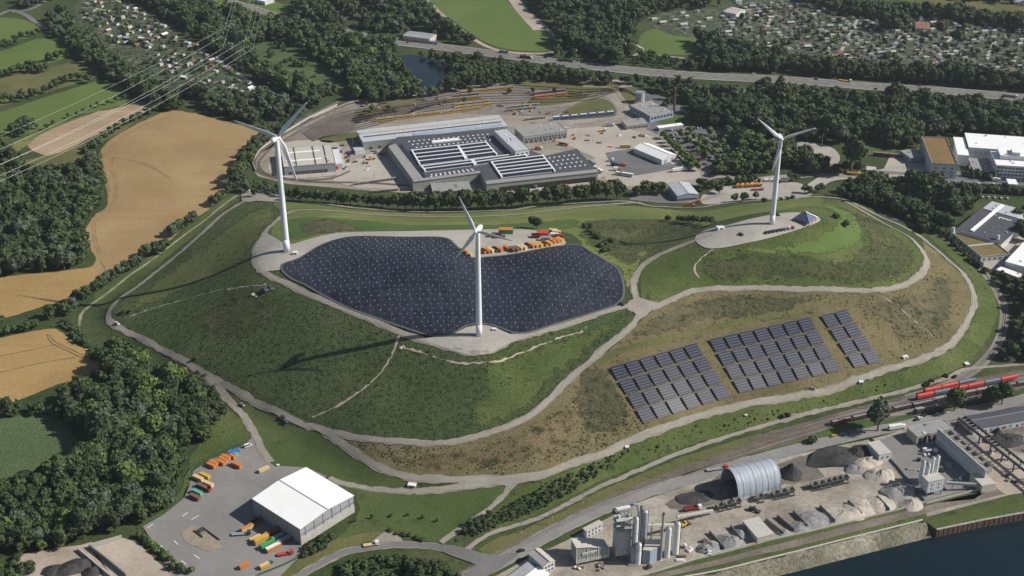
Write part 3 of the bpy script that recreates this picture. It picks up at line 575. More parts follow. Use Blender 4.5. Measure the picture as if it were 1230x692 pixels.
cover('quay_track', [(640,745),(700,722),(780,698),(860,680),(910,667.5),(957,656),(1014,641),(1077,625.5),(1113,616.5),(1150,607),(1205,594),(1330,566),(1330,556),(1205,586),(1150,598),(1113,608),(1077,617),(1014,633),(957,648),(910,660),(860,673),(780,691),(700,714),(640,735)], M['ballast_brown'], 1.9, curve=False)
cover('quay_grass', [(560,775),(700,735),(780,706),(860,687),(910,674.5),(957,663),(1014,648.5),(1077,633),(1113,623),(1113,617),(1077,626),(1014,641.5),(957,656.5),(910,668),(860,680.5),(780,699),(700,727),(600,760)], M['meadow_lush'], 2.3, curve=False)
cover('quay_grass', [(780,692),(860,673),(910,660),(957,648),(1014,633),(1077,617),(1113,608),(1150,598),(1190,589),(1188,584),(1150,592),(1113,602),(1077,611),(1014,627),(957,642),(910,654),(860,667),(780,687)], M['meadow_lush'], 2.3, curve=False, jit=0)
P = atv([(560,762),(700,724),(780,704),(860,689),(910,677),(957,665.5),(1014,651),(1077,635.5),(1110,627.2)])[:, :2]
ribbon('rip_rap_bank', P, 13.5, M['rip_rap'], 3.2, world=True, off=-6, rag=1.2)
ribbon('bank_coping', P, 1.2, M['pale_concrete'], 5.0, world=True, off=1.5)
cover('river', [(-4000,-700),(4800,-700),(4800,700),(2000,640),(1000,640),(420,655),(200,650),(-200,560),(-4000,560)], M['water'], 0, curve=False, world=True, z=-5.2)
# wooded farmyard and yard in the lower left
cover('depot_yard', [(172,633),(205,612),(222,596),(228,582),(232,566),(255,552),(283,540),(296,533),(303,525),(312,540),(318,552),(330,560),(368,562),(392,572),(384,590),(372,625),(362,657),(366,664),(345,684),(330,700),(290,740),(225,740),(205,690),(185,655)], M['asphalt_yard'], 2.5, curve=False)
cover('grass_strip', [(228,582),(235,560),(262,545),(296,531),(300,520),(285,500),(262,490),(250,510),(238,535),(222,565),(215,595),(195,615),(165,632),(172,637),(207,615)], M['meadow_lush'], 2, jit=.5)
cover('dirt_yard', [(110,655),(146,646),(165,652),(205,690),(230,740),(150,740),(138,700)], M['dirt'], 2.4, curve=False)
cover('dirt_yard', [(20,672),(60,664),(98,659),(110,662),(140,700),(160,740),(20,740)], M['dirt'], 2.2, curve=False)
ribbon('farm_track', [(20,672),(60,664),(98,659),(112,655)], 6, M['dirt'], 3)
for a, b_ in ([(177,635),(184,630)], [(219,621),(226,616)], [(230,625),(239,620)], [(193,656),(199,661)], [(209,650),(214,655)], [(218,674),(224,679)], [(233,667),(240,672)]):
    ribbon('lane_marking', [a, b_], .5, M['white_line'], 3.6)
# depot
cover('depot_ground', [(300,198),(312,180),(345,158),(385,136),(420,122),(450,117),(510,112),(560,103),(620,99),(700,95),(745,96),(790,118),(815,132),(860,150),(890,172),(865,200),(835,220),(800,226),(740,229),(690,232),(600,240),(520,234),(430,228),(345,221),(310,212)], M['depot_ground'], 1, curve=False)
cover('track_field', [(312,196),(345,162),(385,140),(420,126),(470,122),(480,132),(478,140),(430,150),(425,170),(395,168),(345,172),(326,190),(318,204)], M['track_ballast'], 1.6, soft=8)
cover('track_field', [(470,118),(520,112),(560,104),(620,100),(700,101),(690,112),(640,118),(640,128),(690,126),(665,140),(600,140),(520,136),(470,138),(430,150),(420,140)], M['track_ballast'], 1.6, soft=8)
cover('depot_concrete', [(655,150),(700,154),(740,150),(770,160),(795,168),(815,190),(838,200),(842,214),(790,222),(735,225),(725,212),(690,228),(590,236),(590,226),(690,214),(715,190),(690,178),(660,165)], M['depot_concrete'], 2, curve=False)
cover('depot_concrete', [(410,200),(440,186),(462,182),(485,205),(500,228),(430,226),(400,218)], M['depot_concrete'], 2, curve=False)
cover('parking_asphalt', [(727,184),(775,176),(800,190),(812,203),(765,211),(740,210)], M['asphalt_dark'], 3, curve=False)
cover('parking_asphalt', [(793,150),(850,150),(880,160),(890,175),(850,200),(835,196),(815,175)], M['asphalt_dark'], 3, curve=False)
cover('asphalt_apron', [(762,112),(800,116),(830,135),(800,146),(790,162),(776,155)], M['asphalt_dark'], 2, curve=False)
cover('depot_grass', [(690,126),(720,118),(738,128),(742,138),(715,142),(672,143)], M['olive'], 3)
cover('depot_grass', [(620,100),(700,98),(745,99),(735,108),(690,112),(640,106)], M['olive'], 3)
cover('depot_grass', [(640,118),(690,112),(712,112),(690,122),(640,128)], M['olive'], 3)
cover('depot_grass', [(745,106),(775,108),(768,128),(778,142),(760,132),(745,118)], M['olive'], 3)
cover('depot_grass', [(385,165),(440,158),(445,163),(395,172)], M['olive'], 3)
cover('depot_grass', [(428,133),(500,118),(505,124),(440,138)], M['olive'], 3)
cover('depot_grass', [(786,142),(830,136),(860,148),(850,152),(800,150)], M['mown'], 3)
cover('paved_ring', [(322,200),(330,190),(342,172),(400,170),(412,186),(414,200),(404,210),(370,214),(340,214),(326,208)], M['depot_concrete'], 3)
track([(500,224),(440,220),(380,219),(345,216),(322,212),(308,204),(306,193),(318,179),(345,160),(380,142),(410,129),(430,123),(480,118)], 3.2, bedw=4)
track([(420,206),(400,214),(370,217),(340,214),(318,208),(311,198),(316,188),(330,176),(360,158),(395,142),(430,132),(500,124),(560,118)], 3.2, bedw=3)
for k in range(9):
    t = k/8; track([(362+12*t,160+10*t),(400+14*t,143+16*t),(440,134+22*t*.9),(500-20*t,126+16*t),(560-60*t,120+10*t)], 3, bed=False)
for y in (104,107,110,113,116,119,122,125): track([(500,y+11),(560,y+2),(620,y-1),(700,y+4 if y<114 else y-4),(745,106+(y-104)*.2),(768,118)], 3, bed=False)
track([(700,104),(735,106),(745,116),(752,126),(748,137),(735,145),(700,152),(660,158)], 3.3, bedw=4, bm='depot_concrete')
track([(700,112),(725,116),(738,126),(742,134),(738,142),(720,147),(690,150)], 3.4, bedw=3, bm='depot_concrete')
# highway and other roads far out
HW_ = [(225,-20),(262,-2),(300,11),(345,24),(400,35),(450,47),(530,57),(620,68.5),(700,79),(790,88),(850,92),(950,97),(1050,104.5),(1150,111),(1230,118),(1340,127)]
ribbon('highway', HW_, 23.5, M['asphalt'], 3)
ribbon('median', HW_, 2.2, M['olive'], 4)
ribbon('shoulder', HW_, 1.2, M['gravel'], 3.8, off=12); ribbon('shoulder', HW_, 1.2, M['gravel'], 3.8, off=-12)
for s in (-1.6, 1.6, -10.6, 10.6): ribbon('lane_marking', HW_, .3, M['white_line'], 4, off=s)
for s in (-5, 5): ribbon('lane_marking', HW_, .3, M['white_line'], 4, off=s, dash=(6,9))
ribbon('road', [(-60,36),(-10,22),(12,13),(30,18),(45,28),(66,38),(60,39)], 7, M['asphalt'], 2.6)
ribbon('road', [(15,15),(35,12),(50,4),(62,-6)], 7, M['asphalt'], 2.7)
ribbon('road', [(760,68),(772,60),(760,52),(745,42)], 4, M['gravel'], 2.5)
ribbon('road', [(790,66),(820,70),(850,74)], 3, M['gravel'], 2.5)
ribbon('road', [(785,100),(830,104),(880,108),(930,112),(975,117)], 7, M['track_ballast'], 2.5)
ribbon('road', [(297,230),(293,215),(292,200),(298,188),(315,173),(345,155),(380,136),(408,122)], 5, M['asphalt'], 2.5)
cover('road_junction', [(292,228),(318,232),(345,238),(335,243),(308,242),(292,243)], M['road'], 4.8)
ribbon('farm_track', [(300,226),(286,234),(264,250),(247,264),(221,283),(182,313),(156,331),(135,348),(117,361),(99,376),(95,392)], 2.2, M['verge'], 2, rag=.4)
cover('wheat_verge', [(300,226),(280,232),(255,250),(225,274),(205,292),(180,308),(150,328),(125,345),(112,358),(128,372),(140,355),(165,340),(190,318),(215,298),(245,275),(270,252),(296,236)], M['meadow_lush'], .7, jit=.6)
ribbon('road', [(780,222),(820,224),(860,212),(900,216),(935,213),(960,212),(990,210),(1040,214),(1100,220),(1150,226),(1230,232),(1330,242)], 9, M['road'], 2.5)
ribbon('road', [(1040,206),(1100,210),(1150,217),(1230,222),(1330,230)], 7, M['asphalt'], 2.3)
cover('gravel_yard', [(848,232),(880,222),(930,218),(962,221),(978,232),(950,240),(900,240),(850,246),(842,240)], M['gravel'], 2.7)
cover('gravel_yard', [(946,170),(990,174),(1008,186),(1004,198),(980,196),(960,186)], M['gravel'], 2.4)
cover('gravel_yard', [(1000,208),(1050,205),(1075,200),(1100,204),(1098,214),(1010,216),(985,226),(960,230),(985,212)], M['gravel'], 2.2)
cover('gravel_yard', [(1068,190),(1110,182),(1118,214),(1075,214),(1060,206)], M['depot_concrete'], 2.1, curve=False)
cover('dark_yard', [(765,232),(800,230),(838,236),(840,244),(790,244),(755,240)], M['asphalt'], 2.6, curve=False)
ribbon('road', [(828,244),(845,240),(870,232)], 8, M['road'], 3.0)
cover('asphalt_apron', [(1176,312),(1200,296),(1230,280),(1330,250),(1330,330),(1205,330),(1180,320)], M['depot_concrete'], 2.2, curve=False)
cover('asphalt_apron', [(1120,214),(1160,216),(1230,222),(1230,212),(1160,205),(1120,210)], M['asphalt_dark'], 2.8, curve=False)
track([(1030,182),(1060,186),(1100,188),(1130,190)], 2.5, bedw=4)
# ------------------------------------------------------------------ foliage
def leaf_mat(name, lo, mid, hi):
    m, n, b = new_mat(name)
    g = n.nodes.new('ShaderNodeNewGeometry'); oi = n.nodes.new('ShaderNodeObjectInfo')
    t = n.nodes.new('ShaderNodeMapping'); n.links.new(g.outputs['Position'], t.inputs[0])
    big = noise(n, t.outputs[0], .11, 2, .6)
    r = mathn(n, 'ADD', mathn(n, 'MULTIPLY', g.outputs['Random Per Island'], .45), mathn(n, 'MULTIPLY', big, .55))
    r = mathn(n, 'ADD', r, mathn(n, 'MULTIPLY', mathn(n, 'SUBTRACT', oi.outputs['Random'], .5), .15))
    n.links.new(ramp(n, r, [(.25, lo), (.5, mid), (.8, hi)]), b.inputs['Base Color'])
    b.inputs['Roughness'].default_value = .75; b.inputs['Specular IOR Level'].default_value = .2
    return m
LEAF = [leaf_mat('leaves_dark', (.028,.044,.020), (.044,.065,.026), (.070,.094,.038)),
        leaf_mat('leaves_green', (.036,.057,.021), (.054,.083,.028), (.082,.115,.040)),
        leaf_mat('leaves_fresh', (.062,.098,.024), (.092,.135,.034), (.130,.170,.050)),
        leaf_mat('leaves_silver', (.048,.068,.040), (.074,.098,.058), (.108,.132,.082))]
M['dry_tuft'] = solid('dry_tuft', (.12,.105,.05), .9, var=.3)
BARK = solid('bark', (.09,.07,.05), .95, var=.3)
def cubesphere(k):
    V, Q = [], []
    t = np.linspace(-1, 1, k+1)
    for ax in range(3):
        for s in (-1, 1):
            o = len(V)
            for a in t:
                for b_ in t:
                    p = [0,0,0]; p[ax] = s; p[(ax+1)%3] = a*1.0; p[(ax+2)%3] = b_*s
                    V.append(p)
            for i in range(k):
                for j in range(k):
                    a0 = o+i*(k+1)+j; Q.append((a0, a0+k+1, a0+k+2, a0+1))
    V = np.array(V, float); V /= np.linalg.norm(V, axis=1)[:,None]
    return V, np.array(Q)
def crown(seed, kind, nq, lsz):
    """unit tree: height 1, crown radius rr; quads only. Returns leaf verts, trunk verts"""
    g = np.random.default_rng(seed)
    if kind == 'round': rr, zc, hz, nl = .42, .60, .40, 9
    elif kind == 'tall': rr, zc, hz, nl = .27, .56, .44, 8
    elif kind == 'conic': rr, zc, hz, nl = .24, .52, .46, 7
    else: rr, zc, hz, nl = .62, .46, .48, 7          # bush
    L = []
    for i in range(nl):
        a = g.uniform(0, TAU); q = g.uniform(.25, .62); z = g.uniform(-.6, .62)
        rad = g.uniform(.42, .62)
        if kind == 'conic': q *= .7*(1-.6*(z+.6)/1.2); rad *= 1-.45*(z+.6)/1.2
        L.append((q*math.cos(a)*rr, q*math.sin(a)*rr, zc+z*hz*.75, rad*rr, rad*hz*g.uniform(.75,1.0)))
    L.append((0, 0, zc+hz*.45, rr*.45, hz*.5)); L.append((0,0,zc, rr*.62, hz*.7))
    V, Q = [], []
    cs, cq = cubesphere(2)
    for (x, y, z, r, h) in L:                        # inner masses
        s = cs*(1+g.normal(0,.10,len(cs)))[:,None]*np.array([r, r, h])*.84+np.array([x,y,z])
        Q.append(cq+sum(len(v) for v in V)); V.append(s)
    w_ = np.array([l[3]**2 for l in L]); idx = g.choice(len(L), nq, p=w_/w_.sum())
    LL = np.array(L)[idx]
    d = g.normal(0, 1, (nq, 3)); d[:,2] = d[:,2]*.9+.25; d /= np.linalg.norm(d, axis=1)[:,None]
    k = g.uniform(.85, 1.14, nq)[:,None]
    c = LL[:,:3]+d*k*np.c_[LL[:,3], LL[:,3], LL[:,4]]
    nn_ = d+g.normal(0, .45, (nq,3)); nn_ /= np.linalg.norm(nn_, axis=1)[:,None]
    u = np.cross(nn_, g.normal(0,1,(nq,3))); u /= np.linalg.norm(u, axis=1)[:,None]; v = np.cross(nn_, u)
    sz = g.uniform(.6, 1.3, nq)[:,None]*lsz
    P = np.stack([c-u*sz-v*sz*.7, c+u*sz-v*sz*.5, c+u*sz*.8+v*sz*.7, c-u*sz*.6+v*sz], 1).reshape(-1,3)
    o = sum(len(v_) for v_ in V); V.append(P); Q.append(np.arange(nq*4).reshape(-1,4)+o)
    V = np.concatenate(V); Q = np.concatenate(Q); V[:,2] = np.maximum(V[:,2], .02)
    T = [];  tr = .022 if kind != 'bush' else .03
    for z, r in ((-.03, tr*1.5), (.45, tr*.7)):
        for i in range(5): T.append((r*math.cos(TAU*i/5), r*math.sin(TAU*i/5), z))
    TQ = [(i,(i+1)%5,(i+1)%5+5,i+5) for i in range(5)]; T = list(T)
    for j in range(3):                               # limbs
        a = g.uniform(0, TAU); b0 = len(T); tip = (rr*.6*math.cos(a), rr*.6*math.sin(a), zc+.05); base = (0,0,.24+.06*j)
        for p, r in ((base, tr*.6), (tip, tr*.25)):
            for i in range(4): T.append((p[0]+r*math.cos(TAU*i/4), p[1]+r*math.sin(TAU*i/4), p[2]))
        TQ += [(b0+i, b0+(i+1)%4, b0+(i+1)%4+4, b0+i+4) for i in range(4)]
    return V, Q, np.array(T), np.array(TQ)
def quadmesh(name, V, Q, mats, mi=None):
    me = bpy.data.meshes.new(name); me.vertices.add(len(V)); me.vertices.foreach_set('co', np.ascontiguousarray(V, dtype=np.float32).ravel())
    Q = np.ascontiguousarray(Q, dtype=np.int32); me.loops.add(Q.size); me.loops.foreach_set('vertex_index', Q.ravel())
    me.polygons.add(len(Q)); me.polygons.foreach_set('loop_start', np.arange(0, Q.size, 4, dtype=np.int32))
    for m_ in mats: me.materials.append(m_)
    if mi is not None: me.polygons.foreach_set('material_index', np.ascontiguousarray(mi, dtype=np.int32))
    me.update(calc_edges=True); return me
KINDS = ('round', 'tall', 'bush', 'conic')
HI = {k: [crown(100+i*7+j, k, 620 if k != 'bush' else 300, .048 if k != 'bush' else .085) for i in range(4)] for j, k in enumerate(KINDS)}
MID = {k: [crown(200+i*7+j, k, 230, .068 if k != 'bush' else .11) for i in range(4)] for j, k in enumerate(KINDS)}
LOW = {k: [crown(300+i*7+j, k, 85, .10 if k != 'bush' else .15) for i in range(4)] for j, k in enumerate(KINDS)}
SHARED = {}
TREES = []   # x, y, h, kind, tint, wide, region
REG = {}
def tree_at(x, y, h, kind='round', tint=0, wide=1.0, reg=None):
    if reg not in ('sapling','verge','slopebush','yardrow','access'): h *= 1.3; wide *= .95
    TREES.append((float(x), float(y), h, kind, tint, wide, reg))
def trees_px(pts, h, kind='round', tint=0, wide=1.0, reg=None, jit=.15):
    W = atv(pts)
    for p in W: tree_at(p[0], p[1], h*random.uniform(1-jit, 1+jit), kind, tint if isinstance(tint, int) else random.choice(tint), wide*random.uniform(.9,1.1), reg)
def scatter(poly, sp, hr, kinds, tints, reg, dens_=1.0, clump=0.0, wide=(.85,1.2)):
    sp *= 1.14; W = atv(poly)[:, :2]; lo, hi = W.min(0), W.max(0)
    X, Y = np.meshgrid(np.arange(lo[0], hi[0]+sp, sp), np.arange(lo[1], hi[1]+sp, sp*.87), indexing='ij')
    X = X+((np.arange(X.shape[1])%2)*sp/2)[None,:]; X = X.ravel()+RNG.uniform(-.38,.38,X.size)*sp; Y = Y.ravel()+RNG.uniform(-.38,.38,Y.size)*sp
    D, ins = seg_dist(X, Y, W); k = ins
    for x, y, d in zip(X[k], Y[k], D[k]):
        if random.random() > dens_: continue
        f = math.sin(x*.045+1.3)*math.cos(y*.038)+.5*math.sin(x*.11+y*.09)
        if clump and f < clump-1: continue
        h = random.uniform(*hr)*(1+.15*f)*random.choice((.8,.95,1,1,1.12))*(.8 if d < sp*.6 else 1)
        tree_at(x, y, h, random.choice(kinds), random.choice(tints), random.uniform(*wide), reg)
def region(key, label, group, name='broadleaf_tree', cat='tree'): REG[key] = (label, group, name, cat)
region('farwood', 'tall green tree of the woods around the motorway', 'trees of the woods around the motorway')
region('sw', 'tall dark broadleaf tree in the wood beside the maize field', 'trees of the wood beside the maize field')
region('nw', 'dark broadleaf tree in the wood left of the big wheat field', 'trees of the wood left of the wheat field')
region('meadows', 'bushy tree in the hedges between the bright green meadows', 'trees of the meadow hedges')
region('wheatedge', 'bushy tree on the grass verge between wheat field and farm track', 'trees along the wheat field verge')
region('loop', 'leafy tree beside the tram loop and the wheat field', 'trees beside the tram loop')
region('depotrow', 'dark round tree in the row below the tram depot', 'row of trees below the tram depot')
region('parking', 'light green tree among the cars of the depot car park', 'trees of the depot car park')
region('eastbelt', 'dark tree in the dense belt right of the second hill', 'trees of the belt right of the second hill')
region('eastrail', 'dark tree right of the curved railway track', 'trees right of the curved railway track')
region('gravelyard', 'green tree around the gravel yard behind the right turbine', 'trees around the gravel yard')
region('slopebush', 'dark bush in the scrub between the membrane and the second hill', 'bushes in the scrub between membrane and second hill', 'bush', 'bush')
region('verge', 'green shrub on the verge below the perimeter road', 'shrubs on the verge below the perimeter road', 'shrub', 'shrub')
region('access', 'dense shrub in the thicket below the access road', 'shrubs of the thicket below the access road', 'shrub', 'shrub')
region('yardrow', 'light green young tree in the row beside the dirt yard', 'young trees beside the dirt yard')
region('garden', 'small tree among the allotment garden huts', 'garden trees of the allotments')
region('sapling', 'slim sapling planted in the lawn right of the white hall', 'saplings in the lawn beside the white hall', 'sapling', 'sapling')
R_, T_ = ('round','round','round','tall'), (0,0,0,1,1)
scatter([(72,486),(100,466),(124,444),(142,424),(160,432),(185,455),(222,466),(250,475),(266,498),(258,520),(232,540),(222,560),(216,582),(202,610),(166,632),(146,640),(109,650),(91,657),(26,668),(-70,680),(-70,596),(0,592),(50,582),(82,574),(106,560),(114,540),(104,518),(82,508),(60,500)], 6.2, (9.5,16), R_, (0,0,1,1,1,0,0,2,3), 'sw')
scatter([(-60,496),(0,490),(40,492),(68,498),(76,502),(40,502),(0,503),(-60,506)], 6.5, (6,9), R_, (0,1), 'sw')
scatter([(-60,692),(0,690),(40,700),(50,720),(-60,740)], 5, (4,7), ('bush','round'), (0,1), 'sw')
scatter([(-60,682),(0,676),(22,672),(50,690),(20,696)], 5, (4,6), ('bush','round'), (0,1), 'sw')
scatter([(-70,218),(0,208),(30,208),(60,216),(95,210),(112,194),(119,194),(124,215),(127,240),(120,252),(104,262),(102,276),(107,298),(111,316),(80,324),(0,332),(-70,340)], 7, (9,16), R_, (0,0,0,1,1,3), 'nw')
scatter([(-60,178),(0,176),(18,186),(30,200),(0,204),(-60,206)], 7, (8,12), R_, T_, 'nw')
trees_px([(103,184),(110,178),(118,172),(126,165),(133,160),(141,155),(150,150),(160,146),(168,142),(178,137),(186,133),(192,130)], 6, 'bush', (0,1), 1.0, 'meadows')
trees_px([(82,142),(93,140),(100,137),(110,132),(118,129),(130,126),(140,123),(150,120),(64,150),(44,155),(56,156)], 5, 'round', (0,1), .9, 'meadows')
trees_px([(18,162),(26,164),(34,160),(30,152),(38,154),(24,156)], 9, 'round', 0, 1.1, 'meadows')
trees_px([(0,124),(6,122),(14,124),(25,122),(27,118),(42,116),(38,118),(55,112),(62,108),(68,106),(74,103),(80,100),(87,98),(94,97),(101,97),(106,100)], 8, 'round', (0,0,1), 1.0, 'meadows')
trees_px([(0,94),(8,92),(16,90),(24,87),(32,86),(38,88),(45,86),(50,88),(56,86),(44,82),(36,82),(60,74),(68,72),(75,68)], 8, 'round', (0,0,1), 1.1, 'meadows')
trees_px([(0,56),(6,54),(12,56),(20,54),(18,50),(26,46),(34,44),(40,44),(46,42)], 7, 'round', (0,1), 1, 'meadows')
scatter([(-60,4),(0,6),(20,14),(50,8),(90,-10),(-60,-20)], 10, (8,13), R_, T_, 'farwood', clump=.6)
scatter([(58,22),(75,18),(98,40),(122,60),(152,82),(185,102),(212,122),(222,134),(200,134),(176,124),(156,114),(132,97),(112,84),(88,66),(66,46),(58,34)], 8, (9,15), R_, (0,0,1,1,3), 'farwood')
scatter([(205,130),(235,134),(272,141),(312,152),(322,158),(334,148),(350,146),(372,140),(392,124),(410,118),(400,104),(374,124),(340,124),(318,118),(300,122),(270,118),(240,110),(215,112)], 8, (8,13), R_, (0,0,1,3), 'farwood', clump=.35)
scatter([(100,-12),(250,-14),(262,4),(290,16),(330,28),(390,40),(440,52),(478,60),(474,72),(484,90),(500,104),(514,114),(480,122),(440,124),(418,118),(424,110),(404,92),(376,72),(344,52),(318,50),(300,58),(308,78),(330,90),(380,108),(400,116),(372,130),(330,112),(300,90),(260,66),(222,40),(190,18),(160,2)], 9, (9,16), R_, (0,0,0,1,1,1,2,3), 'farwood')
scatter([(325,48),(345,54),(374,78),(400,100),(412,112),(380,106),(345,88),(320,70)], 9, (3,6), ('bush',), (1,), 'farwood', dens_=.35)
scatter([(348,-4),(430,-4),(500,-4),(516,14),(545,38),(570,54),(560,58),(530,46),(470,42),(430,36),(380,28),(352,22)], 9, (8,14), R_, (0,0,1,3), 'farwood', clump=.5)
scatter([(480,66),(540,72),(620,82),(700,93),(765,101),(755,104),(700,102),(640,100),(600,104),(560,108),(545,112),(520,116),(518,112),(534,104),(544,92),(542,80),(500,70)], 8.5, (8,13), R_, (0,0,1,1), 'farwood')
trees_px([(465,118),(480,119),(495,118),(505,117),(520,116),(450,120),(530,111)], 9, 'round', (1,3,0), 1.2, 'farwood')
scatter([(664,70),(670,58),(668,40),(645,14),(625,-12),(780,-12),(780,22),(764,36),(765,64),(750,76),(735,78),(700,76)], 9.5, (10,17), R_, (0,0,1), 'farwood', clump=.2)
scatter([(780,-12),(990,-12),(980,-2),(900,-4),(850,12),(815,12),(782,20)], 10, (9,14), R_, (0,0,1), 'farwood', clump=.5)
scatter([(768,68),(800,72),(850,80),(880,86),(830,86),(780,80),(755,80)], 8, (5,9), R_, (0,1), 'farwood', clump=.6)
scatter([(836,50),(872,56),(900,70),(960,78),(1040,86),(1140,92),(1230,100),(1340,108),(1340,119),(1230,111),(1150,104),(1050,97),(950,89),(870,86),(835,82),(838,68)], 8, (11,16), R_, (0,0,0,1), 'farwood')
scatter([(962,6),(1000,16),(1060,27),(1110,22),(1150,28),(1230,40),(1340,52),(1340,38),(1230,28),(1150,18),(1060,12),(1000,2),(962,-8)], 9, (10,15), R_, (0,0,1), 'farwood')
scatter([(1060,-12),(1150,2),(1240,8),(1340,16),(1340,-20),(1060,-30)], 10, (8,13), R_, (0,1), 'farwood')
trees_px([(1066,34),(1076,33),(1086,33),(1074,38),(1062,36),(1130,42),(1150,54)], 16, 'round', 0, 1.2, 'farwood')
scatter([(905,114),(950,116),(1050,122),(1150,127),(1230,134),(1340,142),(1340,182),(1230,178),(1190,168),(1165,164),(1118,164),(1100,180),(1075,180),(1060,176),(1035,172),(1012,170),(985,174),(955,168),(930,172),(905,165),(885,160),(868,156),(850,154),(836,146),(826,136),(834,128),(818,124),(800,112),(782,106),(800,106),(845,114),(890,120)], 8.5, (10,16.5), R_, (0,0,0,1,1), 'farwood')
trees_px([(802,128),(798,134),(790,112),(800,120),(782,108),(778,104),(826,146),(840,150)], 9, 'round', (0,1), 1, 'farwood')
trees_px([(1009,172),(1040,166),(1120,166),(918,152),(940,150)], 17, 'round', (1,3), 1.1, 'farwood')
trees_px([(558,124),(566,112),(640,112),(612,113),(447,134),(468,133),(440,128),(666,112)], 5.5, 'round', (0,1), 1, 'loop')
scatter([(292,192),(300,178),(318,164),(345,150),(352,154),(330,168),(312,182),(303,196),(296,208),(292,226),(300,232),(284,230),(272,236),(262,248),(254,250),(268,230),(280,212)], 6.5, (8,12), ('round','round','tall'), (0,1,1,3), 'loop')
trees_px([(298,232),(306,236),(314,230),(322,232),(330,235),(338,237),(346,238),(308,224),(320,226),(334,229)], 6, 'round', (0,1), 1.1, 'loop')
trees_px([(x, 241+(x-352)*.078) for x in (352,361,369,378,387,396,404,413,421,430,440,449,459,468)], 9.5, 'round', (0,0,1), 1.0, 'depotrow')
trees_px([(478,252),(487,252.5),(496,252.8),(505,253),(514,253),(523,253),(532,252.8),(541,252.5),(549,252),(557,251.8),(565,252),(574,251.5),(583,251.5),(592,250.5),(603,250),(614,249.6),(628,249),(644,247),(657,246),(670,245),(681,244),(694,243),(703,242),(715,241),(728,240.5),(741,239.5)], 13.5, 'round', (0,0,0,1), 1.0, 'depotrow')
trees_px([(765,236),(774,234),(784,233),(793,233)], 9.5, 'round', (0,1), 1.1, 'depotrow')
trees_px([(797,167),(801,172),(805,176),(810,181),(815,185),(819,190),(824,194),(828,198),(833,202),(838,205),(830,205),(824,202)], 7.5, 'round', (1,2,2), 1.1, 'parking')
trees_px([(834,168),(842,172),(848,176),(856,172),(862,180),(850,186),(868,176),(844,182),(872,184),(858,190),(838,178),(866,168),(876,172),(829,162),(880,166),(852,163),(884,176),(889,183),(893,176),(846,192),(826,172),(818,166),(862,194),(838,186)], 7, 'round', (2,2,2), 1.1, 'parking')
scatter([(868,166),(885,166),(905,170),(935,176),(950,184),(955,198),(925,208),(895,213),(862,212),(852,202),(872,196),(884,188),(884,174)], 7, (8,12), ('round',), (1,1,2,0), 'parking')
scatter([(925,172),(950,178),(978,190),(994,198),(996,208),(972,214),(952,206),(935,190)], 8, (7,11), ('round',), (0,0,1), 'gravelyard')
trees_px([(1021,206)], 29, 'round', 1, 1.0, 'gravelyard'); trees_px([(1014,207),(1030,208),(1003,210)], 9, 'round', 0, 1.2, 'gravelyard')
trees_px([(906,219),(900,221),(874,222),(868,224),(886,222),(893,221),(949,218),(956,218),(966,232),(972,233),(981,232),(986,231),(882,243),(894,242),(907,240),(864,233),(848,229),(856,226),(839,224),(845,226)], 7, 'round', (0,0,1), 1.1, 'gravelyard')
trees_px([(935,220),(912,219),(946,240),(938,241),(918,243),(952,239)], 3, 'bush', (1,), 1.1, 'gravelyard')
scatter([(1003,234),(1018,226),(1060,223),(1080,228),(1096,243),(1120,262),(1130,282),(1116,286),(1104,278),(1080,264),(1056,252),(1030,244)], 7, (9,13), ('round',), (0,0,0,1), 'eastbelt')
trees_px([(1092,238),(1100,245),(1110,252),(1118,248),(1107,238),(1097,230),(1128,252),(1122,240)], 20, 'round', (0,1), 1.05, 'eastbelt')
trees_px([(1140,262),(1148,258),(1158,256),(1165,248),(1153,248),(1143,250)], 17, 'round', 0, 1.05, 'eastbelt')
trees_px([(1136,280),(1128,276)], 14, 'round', 1, 1.05, 'eastbelt')
trees_px([(1168,210),(1174,214),(1182,215),(1158,212),(1190,216)], 6, 'bush', (0,1), 1.1, 'eastbelt')
trees_px([(x, 229+(x-1165)*.07) for x in range(1165,1235,5)], 5, 'bush', (0,), 1.1, 'eastbelt')
trees_px([(1222,285),(1230,290),(1226,278),(1222,265),(1232,262)], 10, 'round', 0, 1.1, 'eastbelt')
scatter([(1192,325),(1212,336),(1228,345),(1340,330),(1340,440),(1240,438),(1208,438),(1200,434),(1212,412),(1221,388),(1216,360)], 7, (7,12), ('round',), (0,0,1), 'eastrail')
trees_px([(1140,290),(1146,296),(1152,302),(1158,308),(1164,314),(1170,318),(1176,322),(1182,328),(1134,284)], 4, 'bush', (0,1), 1.0, 'eastrail')
trees_px([(802,266),(815,267),(821,268),(827,268),(833,268),(838,269),(843,268),(849,269),(854,270)], 6.5, 'round', 0, 1.1, 'slopebush')
trees_px([(645.6,275),(641,274)], 9, 'round', 0, 1.0, 'slopebush')
trees_px([(702,274),(707,279),(712,283),(717,287),(709,274),(722,297),(727,294),(729,301),(733,291),(725,303),(1015,272),(1003,262)], 4.5, 'bush', (0,1), 1.1, 'slopebush')
trees_px([(263,243),(256,246),(232,267),(227,270),(216,277),(212,280),(208,284),(199,301),(194,306),(187,304),(177,307),(172,309),(167,320),(161,323),(152,326),(143,332),(135,338),(128,341),(124,345),(118,350),(99,364),(93,362),(88,372),(83,378),(104,358),(78,378),(62,382)], 8, 'round', (0,1,3), 1.1, 'wheatedge')
trees_px([(43,394),(27,399),(10,402),(2,390),(34,397),(18,400)], 6, 'round', 1, 1.1, 'wheatedge')
